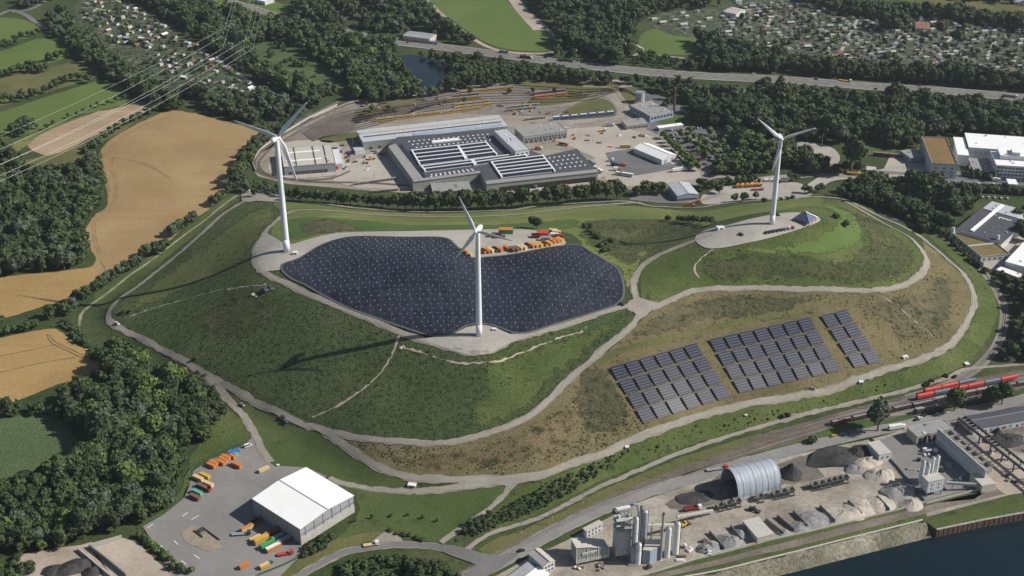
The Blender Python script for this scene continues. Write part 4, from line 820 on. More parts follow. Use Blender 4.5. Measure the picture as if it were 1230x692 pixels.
scatter([(64,384),(76,384),(92,398),(114,420),(126,424),(150,412),(160,430),(140,424),(118,436),(104,424),(84,402)], 4.5, (3,5.5), ('bush',), (0,1), 'wheatedge')
scatter([(548,650),(600,612),(650,584),(700,562),(735,548),(760,541),(720,572),(680,596),(640,616),(600,632),(570,645)], 2.7, (1.4,3.0), ('bush',), (0,1,1), 'verge')
scatter([(760,541),(834,512),(910,494),(975,484),(1030,468),(1066,458),(1110,455),(1066,468),(988,487),(920,505),(860,522),(800,545)], 3.6, (.8,1.9), ('bush',), (0,1,1,2), 'verge', dens_=.6)
trees_px([(565,632),(572,630),(580,627),(558,640),(567,640),(587,622),(575,636)], 5, 'round', 0, 1.2, 'verge')
trees_px([(1146,454),(1136,453),(1114,462),(1110,464),(1120,459),(940,502),(946,500)], 3, 'bush', 0, 1.1, 'verge')
scatter([(396,700),(402,682),(430,672),(460,668),(490,668),(520,674),(540,684),(560,700),(520,730),(400,730)], 4.6, (2.5,5), ('bush',), (0,1), 'access')
trees_px([(498,686),(506,690),(514,692),(522,690),(502,696),(494,692),(528,688)], 10, 'tall', 0, 1.2, 'access')
trees_px([(382,660),(388,658),(378,664),(392,652),(372,662),(366,668),(384,650),(398,648),(374,656)], 4.5, 'bush', 0, 1.1, 'access')
trees_px([(468,639),(476,642),(484,644),(492,644),(500,647),(508,650)], 2.6, 'bush', (0,1), 1.1, 'access')
trees_px([(167,646),(173,649),(179,653),(184,657),(190,661),(195,666),(200,670),(205,674),(210,679),(215,684),(221,688),(176,653),(187,664),(198,673),(208,684),(230,688)], 4.6, 'tall', (1,2), 1.5, 'yardrow')
trees_px([(1054,518)], 17, 'round', 3, .95, 'gravelyard'); trees_px([(1146,494)], 16, 'round', 1, .95, 'gravelyard'); trees_px([(1192,488),(1203,486)], 13, 'round', 1, 1.0, 'gravelyard'); trees_px([(974,532)], 5, 'bush', 0, 1.0, 'gravelyard')
trees_px([(427,627),(447,623),(470,621),(490,620),(508,623),(525,627)], 2.8, 'tall', 1, 1.3, 'sapling')
trees_px([(240,453),(246,452),(340,503),(150,376),(157,375),(236,432)], 3, 'bush', 0, 1.1, 'verge')
# allotment trees
for poly in ([(885,8),(980,8),(1040,18),(1180,28),(1330,44),(1330,90),(1230,84),(1140,78),(1040,74),(960,68),(870,64),(860,40)], [(100,4),(150,0),(185,24),(220,48),(260,70),(300,94),(326,120),(300,134),(235,118),(190,100),(150,72),(118,48),(100,28)]):
    scatter(poly, 10.5, (2.5,5.6), ('round','bush','conic'), (0,0,1,1,2), 'garden', dens_=.62)
# ------------------------------------------------------------------ single trees near the camera, the rest as woods
sizes = []
for i, t in enumerate(TREES):
    px, py, s = proj(t[0], t[1], t[2]/2); vis = (-5 < px < 1235) and (-5 < py < 700)
    sizes.append(t[2]*s*t[5] if vis else 0)
order = np.argsort(sizes)[::-1]; NIND = 296; single = set(order[:NIND].tolist())
for i in [i for i, t in enumerate(TREES) if t[6] == 'sapling' or (t[6] == 'slopebush')]: single.add(i)
single = set(list(single))
while len(single) > 300:
    k = min((i for i in single if TREES[i][6] not in ('sapling','slopebush')), key=lambda i: sizes[i]); single.discard(k)
BIGLAB = {}
for i in sorted(single):
    x, y, h, kind, tint, wd, reg = TREES[i]; v = i % 4; key = (kind, v, tint)
    if key not in SHARED:
        V, Q, T, TQ = HI[kind][v]
        SHARED[key] = (quadmesh(kind+'_crown', V, Q, [LEAF[tint]]), quadmesh(kind+'_trunk', T, TQ, [BARK]))
    lab, grp, nm, cat = REG[reg]
    px, py, _ = proj(x, y, 0)
    if h > 33: lab, grp = 'very tall broad tree standing alone behind the right turbine', None
    elif reg == 'gravelyard' and py > 480 and px < 1000: lab, grp, nm, cat = 'dark bush on the strip left of the parked cars by the main road', None, 'bush', 'bush'
    elif reg == 'gravelyard' and py > 480 and px < 1100: lab, grp = 'round pale willow beside the open goods wagons', None
    elif reg == 'gravelyard' and py > 480 and px < 1170: lab, grp = 'tall green tree in front of the brown hopper wagons', None
    elif reg == 'gravelyard' and py > 480: lab, grp = 'broad green tree at the right end of the red wagons', 'pair of trees at the end of the red wagons'
    r = thing(nm, lab, cat, (x, y, float(zf(x, y))), random.uniform(0, TAU), grp); r.scale = (h*wd, h*wd, h)
    c, t_ = SHARED[key]
    o = bpy.data.objects.new('crown', c); COL.objects.link(o); o.parent = r
    o = bpy.data.objects.new('trunk', t_); COL.objects.link(o); o.parent = r
def merged(name, idx, label, cat, src_mid, src_low):
    Vs, Qs, Ms, off = [], [], [], 0
    for i in idx:
        x, y, h, kind, tint, wd, reg = TREES[i]
        V, Q, T, TQ = (src_mid if sizes[i] > 15.5 or y < 800 else src_low)[kind][i % 4]
        a = random.uniform(0, TAU); ca, sa = math.cos(a), math.sin(a); z0 = float(zf(x, y))
        for (A, B, mi) in ((V, Q, tint), (T, TQ, 4)):
            if mi == 4 and kind == 'bush': continue
            P = np.empty_like(A); P[:,0] = (A[:,0]*ca-A[:,1]*sa)*h*wd+x; P[:,1] = (A[:,0]*sa+A[:,1]*ca)*h*wd+y; P[:,2] = A[:,2]*h+z0
            Vs.append(P); Qs.append(B+off); Ms.append(np.full(len(B), mi)); off += len(P)
    me = quadmesh(name, np.concatenate(Vs), np.concatenate(Qs), LEAF[:4]+[BARK], np.concatenate(Ms))
    o = bpy.data.objects.new(name, me); COL.objects.link(o); tag(o, label, cat, kind='stuff'); print(name, len(idx), len(me.polygons))
rest = [i for i in range(len(TREES)) if i not in single]
tv, tq, off_ = [], [], 0; tt = []
SEEN = [(zone, nmax) for zone, nmax in (
 ([(150,376),(300,350),(345,356),(446,388),(500,420),(600,420),(700,400),(756,385),(700,440),(634,500),(560,526),(480,528),(385,516),(245,447),(160,403)], 3400),
 ([(150,372),(200,320),(260,275),(320,246),(330,260),(300,310),(250,340)], 900),
 ([(400,530),(560,540),(640,515),(690,480),(740,425),(790,470),(780,515),(700,548),(610,570),(500,570)], 2600),
 ([(760,395),(850,352),(1000,354),(1110,330),(1110,300),(1150,340),(1160,370),(1130,410),(1060,435),(1020,380),(960,378),(800,410)], 2600),
 ([(842,306),(1000,300),(1030,250),(1095,290),(1105,325),(1060,344),(860,343)], 1800), ([(690,266),(840,264),(800,298),(756,335),(712,300)], 1500),
 ([(620,590),(760,534),(910,488),(1110,438),(1180,370),(1150,300),(1190,345),(1180,420),(1060,468),(920,505),(760,560),(600,634)], 2600))]
for zone, nmax in SEEN:
    Wz = atv(zone)[:, :2]; lo, hi = Wz.min(0), Wz.max(0); P = RNG.uniform(lo, hi, (nmax*3, 2)); f = np.sin(P[:,0]*.05+np.cos(P[:,1]*.06)*2)+np.sin(P[:,0]*.13-P[:,1]*.11)*.8+RNG.normal(0,.7,len(P))
    _, ins = seg_dist(P[:,0], P[:,1], Wz); P = P[ins & (f > 0)]
    for rl_, rw_ in ROADS: P = P[seg_dist(P[:,0], P[:,1], rl_, False)[0] > rw_]
    P = P[:nmax]; Zp = zf(P[:,0], P[:,1])
    for (x, y), z in zip(P, Zp):
        s_ = random.uniform(.25,.7)
        for _ in range(4):
            a = random.uniform(0, TAU); u = np.array([math.cos(a), math.sin(a), random.uniform(-.2,.5)])*s_*.6; v = np.array([-math.sin(a)*.6, math.cos(a)*.6, random.uniform(.3,1)])*s_*.7; c = np.array([x+random.uniform(-.3,.3), y+random.uniform(-.3,.3), z+s_*.45])
            tv += [c-u-v, c+u-v, c+u*.7+v, c-u*.8+v]; tq.append((off_, off_+1, off_+2, off_+3)); off_ += 4; tt.append(random.choice((0,1,1,2)))
me = quadmesh('grass_tufts', np.array(tv), np.array(tq), [LEAF[0], LEAF[1], M['dry_tuft']], np.array(tt)); o = bpy.data.objects.new('grass_tufts', me); COL.objects.link(o); tag(o, 'tall weeds and grass tufts scattered over the slopes of the hill', 'weeds', kind='stuff')
merged('woodland', rest, 'dense dark green woodland, tree rows and shrubs around hill, depot and motorway', 'woodland', MID, LOW)
# ------------------------------------------------------------------ wind turbines
WHITE = solid('turbine_white', (.74,.75,.76), .45, var=.05, scale=.1, stains=((.5,.5,.5), .2)); M['glass'] = solid('window_glass', (.035,.045,.06), .15, var=.2, spec=.6)
M['grey_metal'] = solid('grey_metal', (.30,.31,.32), .5, .3); M['dark_metal'] = solid('dark_metal', (.07,.07,.075), .6, .2); M['white_paint'] = solid('white_paint', (.72,.72,.70), .6, stains=((.4,.38,.34), .3))
def turbine(base, tip_hub_px, R, blades_px, u_yaw, label, front=1, r0=2.0, r1=1.15):
    bx, by = base; g = at(bx, by)
    # hub height from its image row at the tower's own distance
    zh = g[2]
    for z in np.arange(g[2], g[2]+140, .25):
        if proj(g[0], g[1], z)[1] < tip_hub_px[1]: zh = z; break
    H = zh-g[2]; t = thing('wind_turbine', label, 'wind turbine', g); print('turbine', H, g)
    mb = MB(); n = 28; hs = np.linspace(0, H-1.2, 9)
    for k in range(len(hs)-1):
        ra = r0+(r1-r0)*hs[k]/H; rb = r0+(r1-r0)*hs[k+1]/H; mb.cyl((0,0,hs[k]-.3*(k==0)), ra, hs[k+1]-hs[k], n, rb, cap=(k==0))
    tw = mb.build('tower', WHITE, t, smooth=False); tw.data.polygons.foreach_set('use_smooth', [len(p.vertices) == 4 for p in tw.data.polygons])
    d = MB().box((r0*.98, 0, .2), (.3,1.0,2.2)).build('door', M['grey_metal'], tw)
    mb = MB().cyl((0,0,-.35), r0+1.3, .55, 28); mb.build('foundation', M['pale_concrete'], t)
    cy, sy = math.cos(u_yaw), math.sin(u_yaw); U = np.array([cy, sy, 0]); N = np.array([sy, -cy, 0])*front   # N points from the tower to the rotor
    # nacelle
    ov = 2.9; L = 8.5; mb = MB()
    secs = [(-ov*.72,.95,.95),(-ov*.2,1.35,1.4),(L*.35,1.5,1.6),(L*.62,1.35,1.5),(L*.74,.8,.9)]; V = []
    for s_, hw, hh in secs:
        c = -N*s_+np.array([0,0,H])
        for k in range(12):
            a = TAU*k/12; ex = abs(math.cos(a))**.55*math.copysign(1, math.cos(a)); ez = abs(math.sin(a))**.55*math.copysign(1, math.sin(a))
            V.append(c+U*hw*ex+np.array([0,0,hh*ez]))
    Fc = [(k*12+i, k*12+(i+1)%12, (k+1)*12+(i+1)%12, (k+1)*12+i) for k in range(4) for i in range(12)]+[tuple(range(12))[::-1], tuple(range(48,60))]
    mb.add(V, Fc); nc = mb.build('nacelle', WHITE, t)
    p = -N*5.2+np.array([0,0,H+1.4]); MB().tube(p, p+np.array([0,0,1.6]), .08).build('wind_vane', M['grey_metal'], nc)
    # hub with spinner
    hubc = N*(ov)+np.array([0,0,H]); mb = MB(); V = []; ss = [(-1.0,1.15),(0,1.25),(.8,1.1),(1.5,.7),(1.8,.15)]
    for s_, r in ss:
        for k in range(14):
            a = TAU*k/14; V.append(hubc+N*s_+U*r*math.cos(a)+np.array([0,0,r*math.sin(a)]))
    mb.add(V, [(k*14+i, k*14+(i+1)%14, (k+1)*14+(i+1)%14, (k+1)*14+i) for k in range(4) for i in range(14)]+[tuple(range(14)), tuple(range(56,70))])
    mb.build('hub', WHITE, t, smooth=True)
    # blade angle from the image direction of the first blade
    best = None
    hw = hubc+g
    for a in np.linspace(0, TAU, 361):
        e = 0
        for j, bp in enumerate(blades_px):
            q = hw+R*(U*math.cos(a+j*TAU/3)+np.array([0,0,math.sin(a+j*TAU/3)])); x, y, _ = proj(*q); e += (x-bp[0])**2+(y-bp[1])**2
        if best is None or e < best[0]: best = (e, a)
    print('blade fit', math.sqrt(best[0]/3))
    for j in range(3):
        a = best[1]+j*TAU/3; D = U*math.cos(a)+np.array([0,0,math.sin(a)]); Tn = -U*math.sin(a)+np.array([0,0,math.cos(a)])
        V = []; st_ = [(0,.95,.95,0),(.04,.95,.95,0),(.12,1.6,.55,.30),(.22,2.3,.42,.25),(.4,1.8,.3,.16),(.6,1.35,.22,.09),(.8,.95,.14,.04),(.94,.6,.08,0),(1,.15,.03,0)]
        k_ = R/24
        for (f, ch, th, tw_) in st_:
            cdir = Tn*math.cos(tw_)+N*math.sin(tw_); tdir = N*math.cos(tw_)-Tn*math.sin(tw_); c = hubc+D*(f*R)+N*(.02*R*f*f)
            ch *= k_; th *= k_
            for k in range(8):
                b_ = TAU*k/8; V.append(c+cdir*(ch*.62*math.cos(b_)+ch*.18)+tdir*(th*.6*math.sin(b_)))
        mb = MB(); n_ = len(st_); mb.add(V, [(k*8+i, k*8+(i+1)%8, (k+1)*8+(i+1)%8, (k+1)*8+i) for k in range(n_-1) for i in range(8)]+[tuple(range(8))[::-1], tuple(range(n_*8-8, n_*8))])
        mb.build('blade', WHITE, t, smooth=True)
    return t
turbine((344.6,302.5), (338.0,166), 38.5, [(375.6,121.6),(281.3,143.6),(364.9,219.4)], math.radians(-21), 'tallest white wind turbine beside the left end of the black membrane', front=-1, r0=2.5, r1=1.75)
turbine((575.5,403.5), (571.1,276.5), 26, [(551.2,232.5),(548.6,305.8),(619.1,286.2)], math.radians(-22), 'white wind turbine at the front edge of the black membrane', r0=2.15, r1=1.45)
turbine((927,269.5), (937.9,166), 26, [(910,142),(926,205),(978.3,153)], math.radians(3), 'white wind turbine on the second hill beside the blue pavilion', r0=2.05, r1=1.4)
# transformer kiosks
def kiosk(px, py, d, label, rz=0, mat='white_paint', name='transformer_kiosk'):
    p = at(px, py); t = thing(name, label, 'kiosk', p, rz)
    MB().box((0,0,-.2), d, taper=1).build('body', M[mat], t); MB().box((0,0,d[2]-.2), (d[0]+.3, d[1]+.3, .2)).build('roof', M['white_paint'], t)
    MB().box((0,-d[1]/2-.01,0), (d[0]*.35,.06,d[2]*.8)).build('door', M['dark_metal'], t); return t
kiosk(355,306,(3,2.4,2.4),'white kiosk on the gravel near the foot of the left turbine')
kiosk(594,397.5,(2.6,2,2),'small pale kiosk right of the front turbine foot')
kiosk(865,276,(5.5,4.5,2.8),'large white kiosk left of the right turbine', .3)
kiosk(753,539,(2.2,2.2,1.8),'small white box on the verge left of the solar field')
kiosk(1034,461,(2.8,2.4,2),'white box on the verge below the smallest solar block')
kiosk(896,500,(1.6,1.2,1.2),'tiny white cabinet on the verge below the middle solar block')
kiosk(334,560,(1.6,1.2,1.2),'tiny white cabinet beside the yard entry lane')
kiosk(1087,430,(4,2,1.6),'low white shelter on the dry slope right of the solar blocks', .5)
kiosk(1161,466.5-28,(3,3,1.6),'pale concrete shaft between perimeter road and curved track', .3, 'pale_concrete')
kiosk(1210,431,(6,5,3),'small grey hut right of the curved railway track', -.2, 'pale_concrete')
for px, py in ((495,584),):
    kiosk(px, py, (5,3,1.6), 'concrete culvert head between the two roads above the white hall', -.2, 'pale_concrete', 'culvert_head')
# ------------------------------------------------------------------ solar tables
m, n, b = new_mat('solar_panel'); uvn = n.nodes.new('ShaderNodeUVMap'); s_ = n.nodes.new('ShaderNodeSeparateXYZ'); n.links.new(uvn.outputs[0], s_.inputs[0])
fr = mathn(n, 'FRACT', mathn(n, 'MULTIPLY', s_.outputs[1], 5.0)); line = mathn(n, 'ADD', mathn(n, 'LESS_THAN', fr, .16), mathn(n, 'GREATER_THAN', fr, .90), True)
frx = mathn(n, 'FRACT', mathn(n, 'MULTIPLY', s_.outputs[0], 8.0)); lx = mathn(n, 'LESS_THAN', frx, .09)
cc = mixc(n, line, (.008,.010,.022), (.085,.095,.135)); cc = mixc(n, mathn(n, 'MULTIPLY', lx, .3), cc, (.10,.11,.15))
n.links.new(cc, b.inputs['Base Color']); b.inputs['Roughness'].default_value = .5; M['solar'] = m
def solar_block(C, nc, nr, desc, grp):
    C = np.array(C, float)   # back-left, back-right, front-right, front-left (pixels)
    def bl(u, v): return (C[0]*(1-u)+C[1]*u)*(1-v)+(C[3]*(1-u)+C[2]*u)*v
    ordn = ['first','second','third','fourth','fifth','sixth','seventh']
    for r in range(nr):
        for c in range(nc):
            u0, u1 = (c+.15)/nc, (c+.98)/nc; v0, v1 = (r+.07)/nr, (r+.90)/nr
            W = atv([bl(u0,v0), bl(u1,v0), bl(u1,v1), bl(u0,v1)]); ctr = W.mean(0)
            if r in (0, nr-1) or c in (0, nc-1): 
                lab = f"{ordn[c]} solar table from the left in the {('back','second','third','front')[r]} row of the {desc} block"
            else: lab = f"{ordn[c]} solar table from the left in the {('back','second','third','front')[r]} row of the {desc} block"
            t = thing('solar_table', lab, 'solar panel', ctr, 0, grp)
            P = W-ctr; P[:2,2] += 2.1; P[2:,2] += 1.1
            AA = np.c_[P[:,0], P[:,1], np.ones(4)]; P[:,2] = AA@np.linalg.lstsq(AA, P[:,2], rcond=None)[0]
            me = bpy.data.meshes.new('panel'); dn = np.array([0,0,-.12])
            V = np.r_[P, P+dn]; me.from_pydata(V.tolist(), [], [(3,2,1,0),(4,5,6,7),(0,1,5,4),(1,2,6,5),(2,3,7,6),(3,0,4,7)])
            uv = me.uv_layers.new(name='UVMap'); uvs = {0:(0,1),1:(1,1),2:(1,0),3:(0,0),4:(0,1),5:(1,1),6:(1,0),7:(0,0)}
            for l in me.loops: uv.data[l.index].uv = uvs[l.vertex_index]
            me.materials.append(M['solar']); me.materials.append(M['grey_metal']); 
            for p in me.polygons:
                if p.index > 0: p.material_index = 1
            me.update()
            if me.polygons[0].normal.z < 0: me.flip_normals()
            o = bpy.data.objects.new('panel', me); COL.objects.link(o); o.parent = t
            mb = MB()
            for uu in (.12,.5,.88):
                a = P[0]*(1-uu)+P[1]*uu; bb = P[3]*(1-uu)+P[2]*uu
                for q in (a*.85+bb*.15, a*.15+bb*.85): mb.tube((q[0],q[1],-4.0 if False else q[2]-3.2), (q[0],q[1],q[2]-.1), .08, 4)
            mb.build('support_frame', M['grey_metal'], t)
solar_block([(729.5,443.5),(835.5,413.5),(879.4,479.5),(771,512)], 6, 4, 'left', 'solar tables of the left block')
solar_block([(848.5,410),(972,382.5),(1010.5,448),(886.5,475.5)], 7, 4, 'middle', 'solar tables of the middle block')
solar_block([(983,381.5),(1015.5,373),(1059.5,437),(1025,445.5)], 2, 4, 'right', 'solar tables of the right block')
# ------------------------------------------------------------------ building materials
M['plant_pale'] = solid('plant_pale', (.47,.47,.44), .7, var=.2, stains=((.22,.19,.15), .6)); M['wall_grey'] = ribbed('wall_grey', (.33,.345,.36), .8, 0, .12); M['wall_white'] = ribbed('wall_white', (.62,.63,.63), .6, 0, .10)
M['wall_green'] = ribbed('wall_green', (.30,.32,.28), .7, 0, .12); M['wall_beige'] = solid('wall_beige', (.50,.46,.38), .85, stains=((.25,.22,.18), .4))
M['wall_blue'] = ribbed('wall_blue', (.34,.40,.50), .8, 0, .12); M['wall_brick'] = solid('wall_brick', (.13,.075,.06), .9, var=.2)
M['roof_white'] = solid('roof_white', (.84,.84,.82), .5, var=.03, scale=.08); M['roof_grey'] = ribbed('roof_grey', (.33,.34,.35), .4, 0, .08, rough=.55)
M['roof_beige'] = solid('roof_beige', (.46,.435,.385), .8, stains=((.3,.28,.24), .4)); M['roof_light'] = ribbed('roof_light', (.47,.49,.51), .5, 0, .08, rough=.5)
M['roof_dark'] = solid('roof_dark', (.065,.068,.080), .7, var=.25, stains=((.13,.13,.14), .5)); M['roof_moss'] = ground('roof_moss', [(.3,(.12,.11,.045)),(.5,(.20,.135,.055)),(.7,(.24,.125,.065))], .06, .8, .3)
M['roof_green'] = ground('roof_green', [(.3,(.12,.11,.05)),(.5,(.17,.14,.06)),(.7,(.21,.14,.08))], .08, .8, .3)
M['roof_gravel'] = solid('roof_gravel', (.27,.265,.255), .9, var=.15, stains=((.18,.18,.18), .5)); M['roof_red'] = solid('roof_red', (.25,.125,.085), .85, var=.25)
M['roof_blue'] = solid('roof_blue', (.065,.085,.17), .5, 0, var=.15); M['steel'] = ribbed('steel', (.36,.395,.45), .35, 0, .05, rough=.55, metal=0)
M['solar_dark'] = solid('solar_dark', (.02,.024,.042), .3, var=.3); M['red_paint'] = solid('red_paint', (.50,.05,.035), .5); M['brown_metal'] = solid('brown_metal', (.16,.09,.06), .8, var=.3)
M['blue_paint'] = solid('blue_paint', (.05,.14,.42), .4); M['yellow_paint'] = solid('yellow_paint', (.55,.34,.06), .45); M['orange_paint'] = solid('orange_paint', (.52,.185,.045), .6, var=.22, stains=((.3,.1,.03), .4))
M['green_paint'] = solid('green_paint', (.06,.30,.09), .5); M['cream_paint'] = solid('cream_paint', (.62,.46,.24), .6, stains=((.35,.22,.1), .4)); M['black_paint'] = solid('black_paint', (.015,.015,.018), .35)
M['silver_paint'] = solid('silver_paint', (.42,.43,.45), .3, .4); M['aged_steel'] = solid('aged_steel', (.36,.35,.32), .7, .2, var=.25, stains=((.16,.11,.08), .6)); M['teal_paint'] = solid('teal_paint', (.12,.34,.26), .55)
M['darkred_paint'] = solid('darkred_paint', (.24,.045,.03), .6, var=.25); M['dark_inside'] = solid('dark_inside', (.03,.028,.025), .9); M['darkblue_paint'] = solid('darkblue_paint', (.05,.07,.13), .4)
M['khaki'] = solid('khaki', (.19,.19,.15), .8)
def rect3(FL, FR, BR, h):
    a = un(*FL, h)[:2]; b_ = un(*FR, h)[:2]; c = un(*BR, h)[:2]; u = b_-a; L = np.linalg.norm(u); u /= L
    v = np.array([-u[1], u[0]]); W = float((c-b_)@v)
    ctr = a+u*L/2+v*W/2; return ctr, math.atan2(u[1], u[0]), L, abs(W)
def windows(t, side, L, W, n, z, w_, h_, x0=None, x1=None, mat=None, name='window'):
    """n separate openings along one side: 'f' front, 'b' back, 'l' left, 'r' right"""
    D = L if side in 'fb' else W; x0 = -D/2+.6 if x0 is None else x0; x1 = D/2-.6 if x1 is None else x1
    first = None
    for i in range(n):
        s_ = x0+(x1-x0)*(i+.5)/n
        if first is None:
            mb = MB(); mb.box((0,0,0), (w_, .16, h_), 0, 0); mb.box((0,-.06,-.1), (w_+.2,.14,.1), 0, 1); mb.box((0,-.09,h_*.48), (w_,.03,.08), 0, 1); mb.box((0,-.09,0), (.08,.03,h_), 0, 1)
            o = first = mb.build(name, [mat or M['glass'], M['grey_metal']], t)
        else: o = first.copy(); COL.objects.link(o); o.parent = t
        if side == 'f': o.location = (s_, -W/2-.04, z); o.rotation_euler = (0,0,0)
        elif side == 'b': o.location = (-s_, W/2+.04, z); o.rotation_euler = (0,0,math.pi)
        elif side == 'l': o.location = (-L/2-.04, -s_, z); o.rotation_euler = (0,0,-math.pi/2)
        else: o.location = (L/2+.04, s_, z); o.rotation_euler = (0,0,math.pi/2)
def house(name, label, FL, FR, BR, h, wall, roof, cat='building', ridge=0.0, parapet=.0, over=.3, group=None, ridge_axis='x', z=0.0, extras=True):
    ctr, rz, L, W = rect3(FL, FR, BR, h+z); g = float(zf(ctr[0], ctr[1])); g = z if z else g
    t = thing(name, label, cat, (ctr[0], ctr[1], g), rz, group)
    w_ = MB(); w_.box((0,0,-.5), (L, W, h+.5-(.05 if ridge else 0)))
    if ridge:
        if ridge_axis == 'x':
            for sx in (-1, 1): w_.add([(sx*L/2,-W/2,h-.06),(sx*L/2,W/2,h-.06),(sx*L/2,0,h+ridge-.06)], [(0,1,2)])
        else:
            for sy in (-1, 1): w_.add([(-L/2,sy*W/2,h-.06),(L/2,sy*W/2,h-.06),(0,sy*W/2,h+ridge-.06)], [(0,1,2)])
    w_.build('wall', M[wall] if isinstance(wall, str) else wall, t)
    r = MB(); o = over; th = .22
    if ridge:
        k = ridge*(1+o/((W if ridge_axis == 'x' else L)/2))
        if ridge_axis == 'x': E = lambda sx, sy, dz: (sx*(L/2+o), sy*(W/2+o), h-ridge*o/(W/2)+dz); R0 = lambda sx, dz: (sx*(L/2+o), 0, h+ridge+dz)
        else: E = lambda sx, sy, dz: (sy*(L/2+o), -sx*(W/2+o), h-ridge*o/(L/2)+dz); R0 = lambda sx, dz: (0, -sx*(W/2+o), h+ridge+dz)
        for sy in (-1, 1):
            P = [E(-1,sy,0),E(1,sy,0),R0(1,0),R0(-1,0)]; Q = [E(-1,sy,th),E(1,sy,th),R0(1,th),R0(-1,th)]
            f = [(4,5,6,7),(3,2,1,0),(0,1,5,4),(1,2,6,5),(3,0,4,7)]
            if sy == 1: f = [q[::-1] for q in f]
            r.add(P+Q, f)
        ro = r.build('roof', M[roof], t); MB().beam(R0(-1,th+.05), R0(1,th+.05), .6, .22).build('ridge_cap', M['grey_metal'], ro)
    else:
        r.box((0,0,h), (L+2*o, W+2*o, .25)); ro = r.build('roof', M[roof], t)
        if parapet:
            p = MB()
            for sx in (-1, 1): p.box((sx*(L/2+o-.15),0,h+.25), (.3, W+2*o, parapet))
            for sy in (-1, 1): p.box((0,sy*(W/2+o-.15),h+.25), (L+2*o-.6, .3, parapet-.003))
            p.build('parapet', M['pale_concrete'], ro)
        if extras and L > 12:
            rr = random.Random(int(L*100))
            for i in range(min(7, int(L*W/130))):
                MB().box((rr.uniform(-.4,.4)*L, rr.uniform(-.4,.4)*W, h+.25), (rr.uniform(.8,2.2), rr.uniform(.8,2.2), rr.uniform(.4,1.0))).build('roof_vent', M[rr.choice(['white_paint','grey_metal','silver_paint'])], ro)
    return t, L, W, ro
# ---- lower left yard
t, L, W, ro = house('warehouse', 'large hall with bright white roof in the lower left yard', (304,599.2), (360.6,635.1), (427.7,597.6), 12, 'wall_grey', 'roof_white', ridge=1.9, over=.5)
c = MB(); c.box((L/2+.12, 0, -.3), (.3, W+.3, 5.6)); c.box((0, 0, 0), (.1,.1,.1)); c.build('plinth', M['pale_concrete'], t)
for i in range(8): MB().box((-L/2+L*(i)/7, -W/2-.18, -.2), (.5,.42,11.6)).build('column', M['pale_concrete'], t)
windows(t, 'f', L, W, 7, 5.4, L/7*.72, 4.2, -L/2, L/2, mat=M['roof_grey'], name='gate_panel'); windows(t, 'f', L, W, 7, .1, L/7*.66, 4.6, -L/2, L/2, mat=M['roof_grey'], name='gate')
MB().box((L/2+.2,0,7.2), (.2,W,.25)).build('cornice', M['dark_metal'], t)
for i in range(6): MB().box((L/2+.2,-W/2+W*(i+.5)/6,5.3), (.14,.25,6.4 if i not in (2,3) else 7.6)).build('column', M['grey_metal'], t)
# ---- tram depot
t, L, W, ro = house('workshop_hall', 'beige roofed hall inside the tram turning loop', (341,201), (403,196), (393,174.5), 9, 'wall_grey', 'roof_beige', over=.2, parapet=.3)
for k, x in enumerate((-.25, .12, .34)): MB().box((x*L, 0, 9.25), (.8, W*.98, .5)).build('roof_joint', M['dark_metal'], ro)
for y in (-.22, .22): MB().box((-.1*L, y*W, 9.25), (L*.7, 2.6, .45)).build('skylight', M['roof_white'], ro)
windows(t, 'f', L, W, 12, .6, L*.72/12-.3, 3.2, -L*.42, L*.34); MB().box((L/2+3.5, 1, -.2), (7, W*.8, 6)).build('annex', M['wall_white'], t); MB().box((L/2+1.4, -W*.4-.3, 0), (2.6,.3,4)).build('door', M['red_paint'], t)
t, L, W, ro = house('depot_long_hall', 'long grey hall behind the main depot roof', (436,171), (610,151.7), (603,138), 9, 'wall_green', 'roof_light', over=.2)
MB().box((0, W*.18, 9.25), (L*.98, 3.4, 1.1)).build('roof_monitor', M['roof_beige'], ro); MB().box((0, -W*.12, 9.25), (L*.96, 1.2, .7)).build('roof_gutter', M['dark_metal'], ro); MB().box((L*.16, -W*.36, 9.25), (L*.62, W*.2, .5)).build('roof_strip', M['wall_blue'], ro)
windows(t, 'l', L, W, 4, 0, 3.4, 5, mat=M['dark_inside'], name='gate'); windows(t, 'f', L, W, 3, 1, 3, 2.4, -L*.48, -L*.3)
# main hall: polygon footprint
def poly_building(name, label, pts, h, wall, roof, cat='building'):
    W_ = np.array([un(*p, h)[:2] for p in pts]); c = W_.mean(0); t = thing(name, label, cat, (c[0], c[1], 0)); P = [tuple(q-c) for q in W_]
    MB().prism(P, -.4, h).build('wall', M[wall], t); big = [tuple(np.array(q)*1.002) for q in P]
    r = MB().prism(big, h, h+.3).build('roof', M[roof], t); return t, c, r
t, c, ro = poly_building('depot_main_hall', 'huge tram depot hall with dark roof and rows of skylights', [(466,176),(477,165),(607,155),(640,182),(654,187.6),(693,179),(718.5,207),(584.5,221.6),(577,208),(496,219)], 9, 'wall_green', 'roof_dark')
def onroof(px, py, h): return un(px, py, h)[:2]-c
def slab(pts, h, th, name, mat, parent): 
    return MB().prism([tuple(onroof(*p, h)) for p in pts], h, h+th).build(name, M[mat], parent)
slab([(466.5,176.5),(475,173),(508,214.5),(497,218.5)], 9.3, .5, 'roof_wing', 'roof_gravel', ro); slab([(479,174),(483,173.3),(512,212.5),(508.5,213.5)], 9.3, .3, 'roof_strip', 'solar_dark', ro)
slab([(496,219),(577,208),(576,205.5),(496,216)], 9.3, .35, 'roof_edge', 'roof_gravel', ro); slab([(584.5,221.6),(718.5,207),(717,203.6),(583,217.6)], 9.3, .35, 'roof_edge', 'roof_gravel', ro)
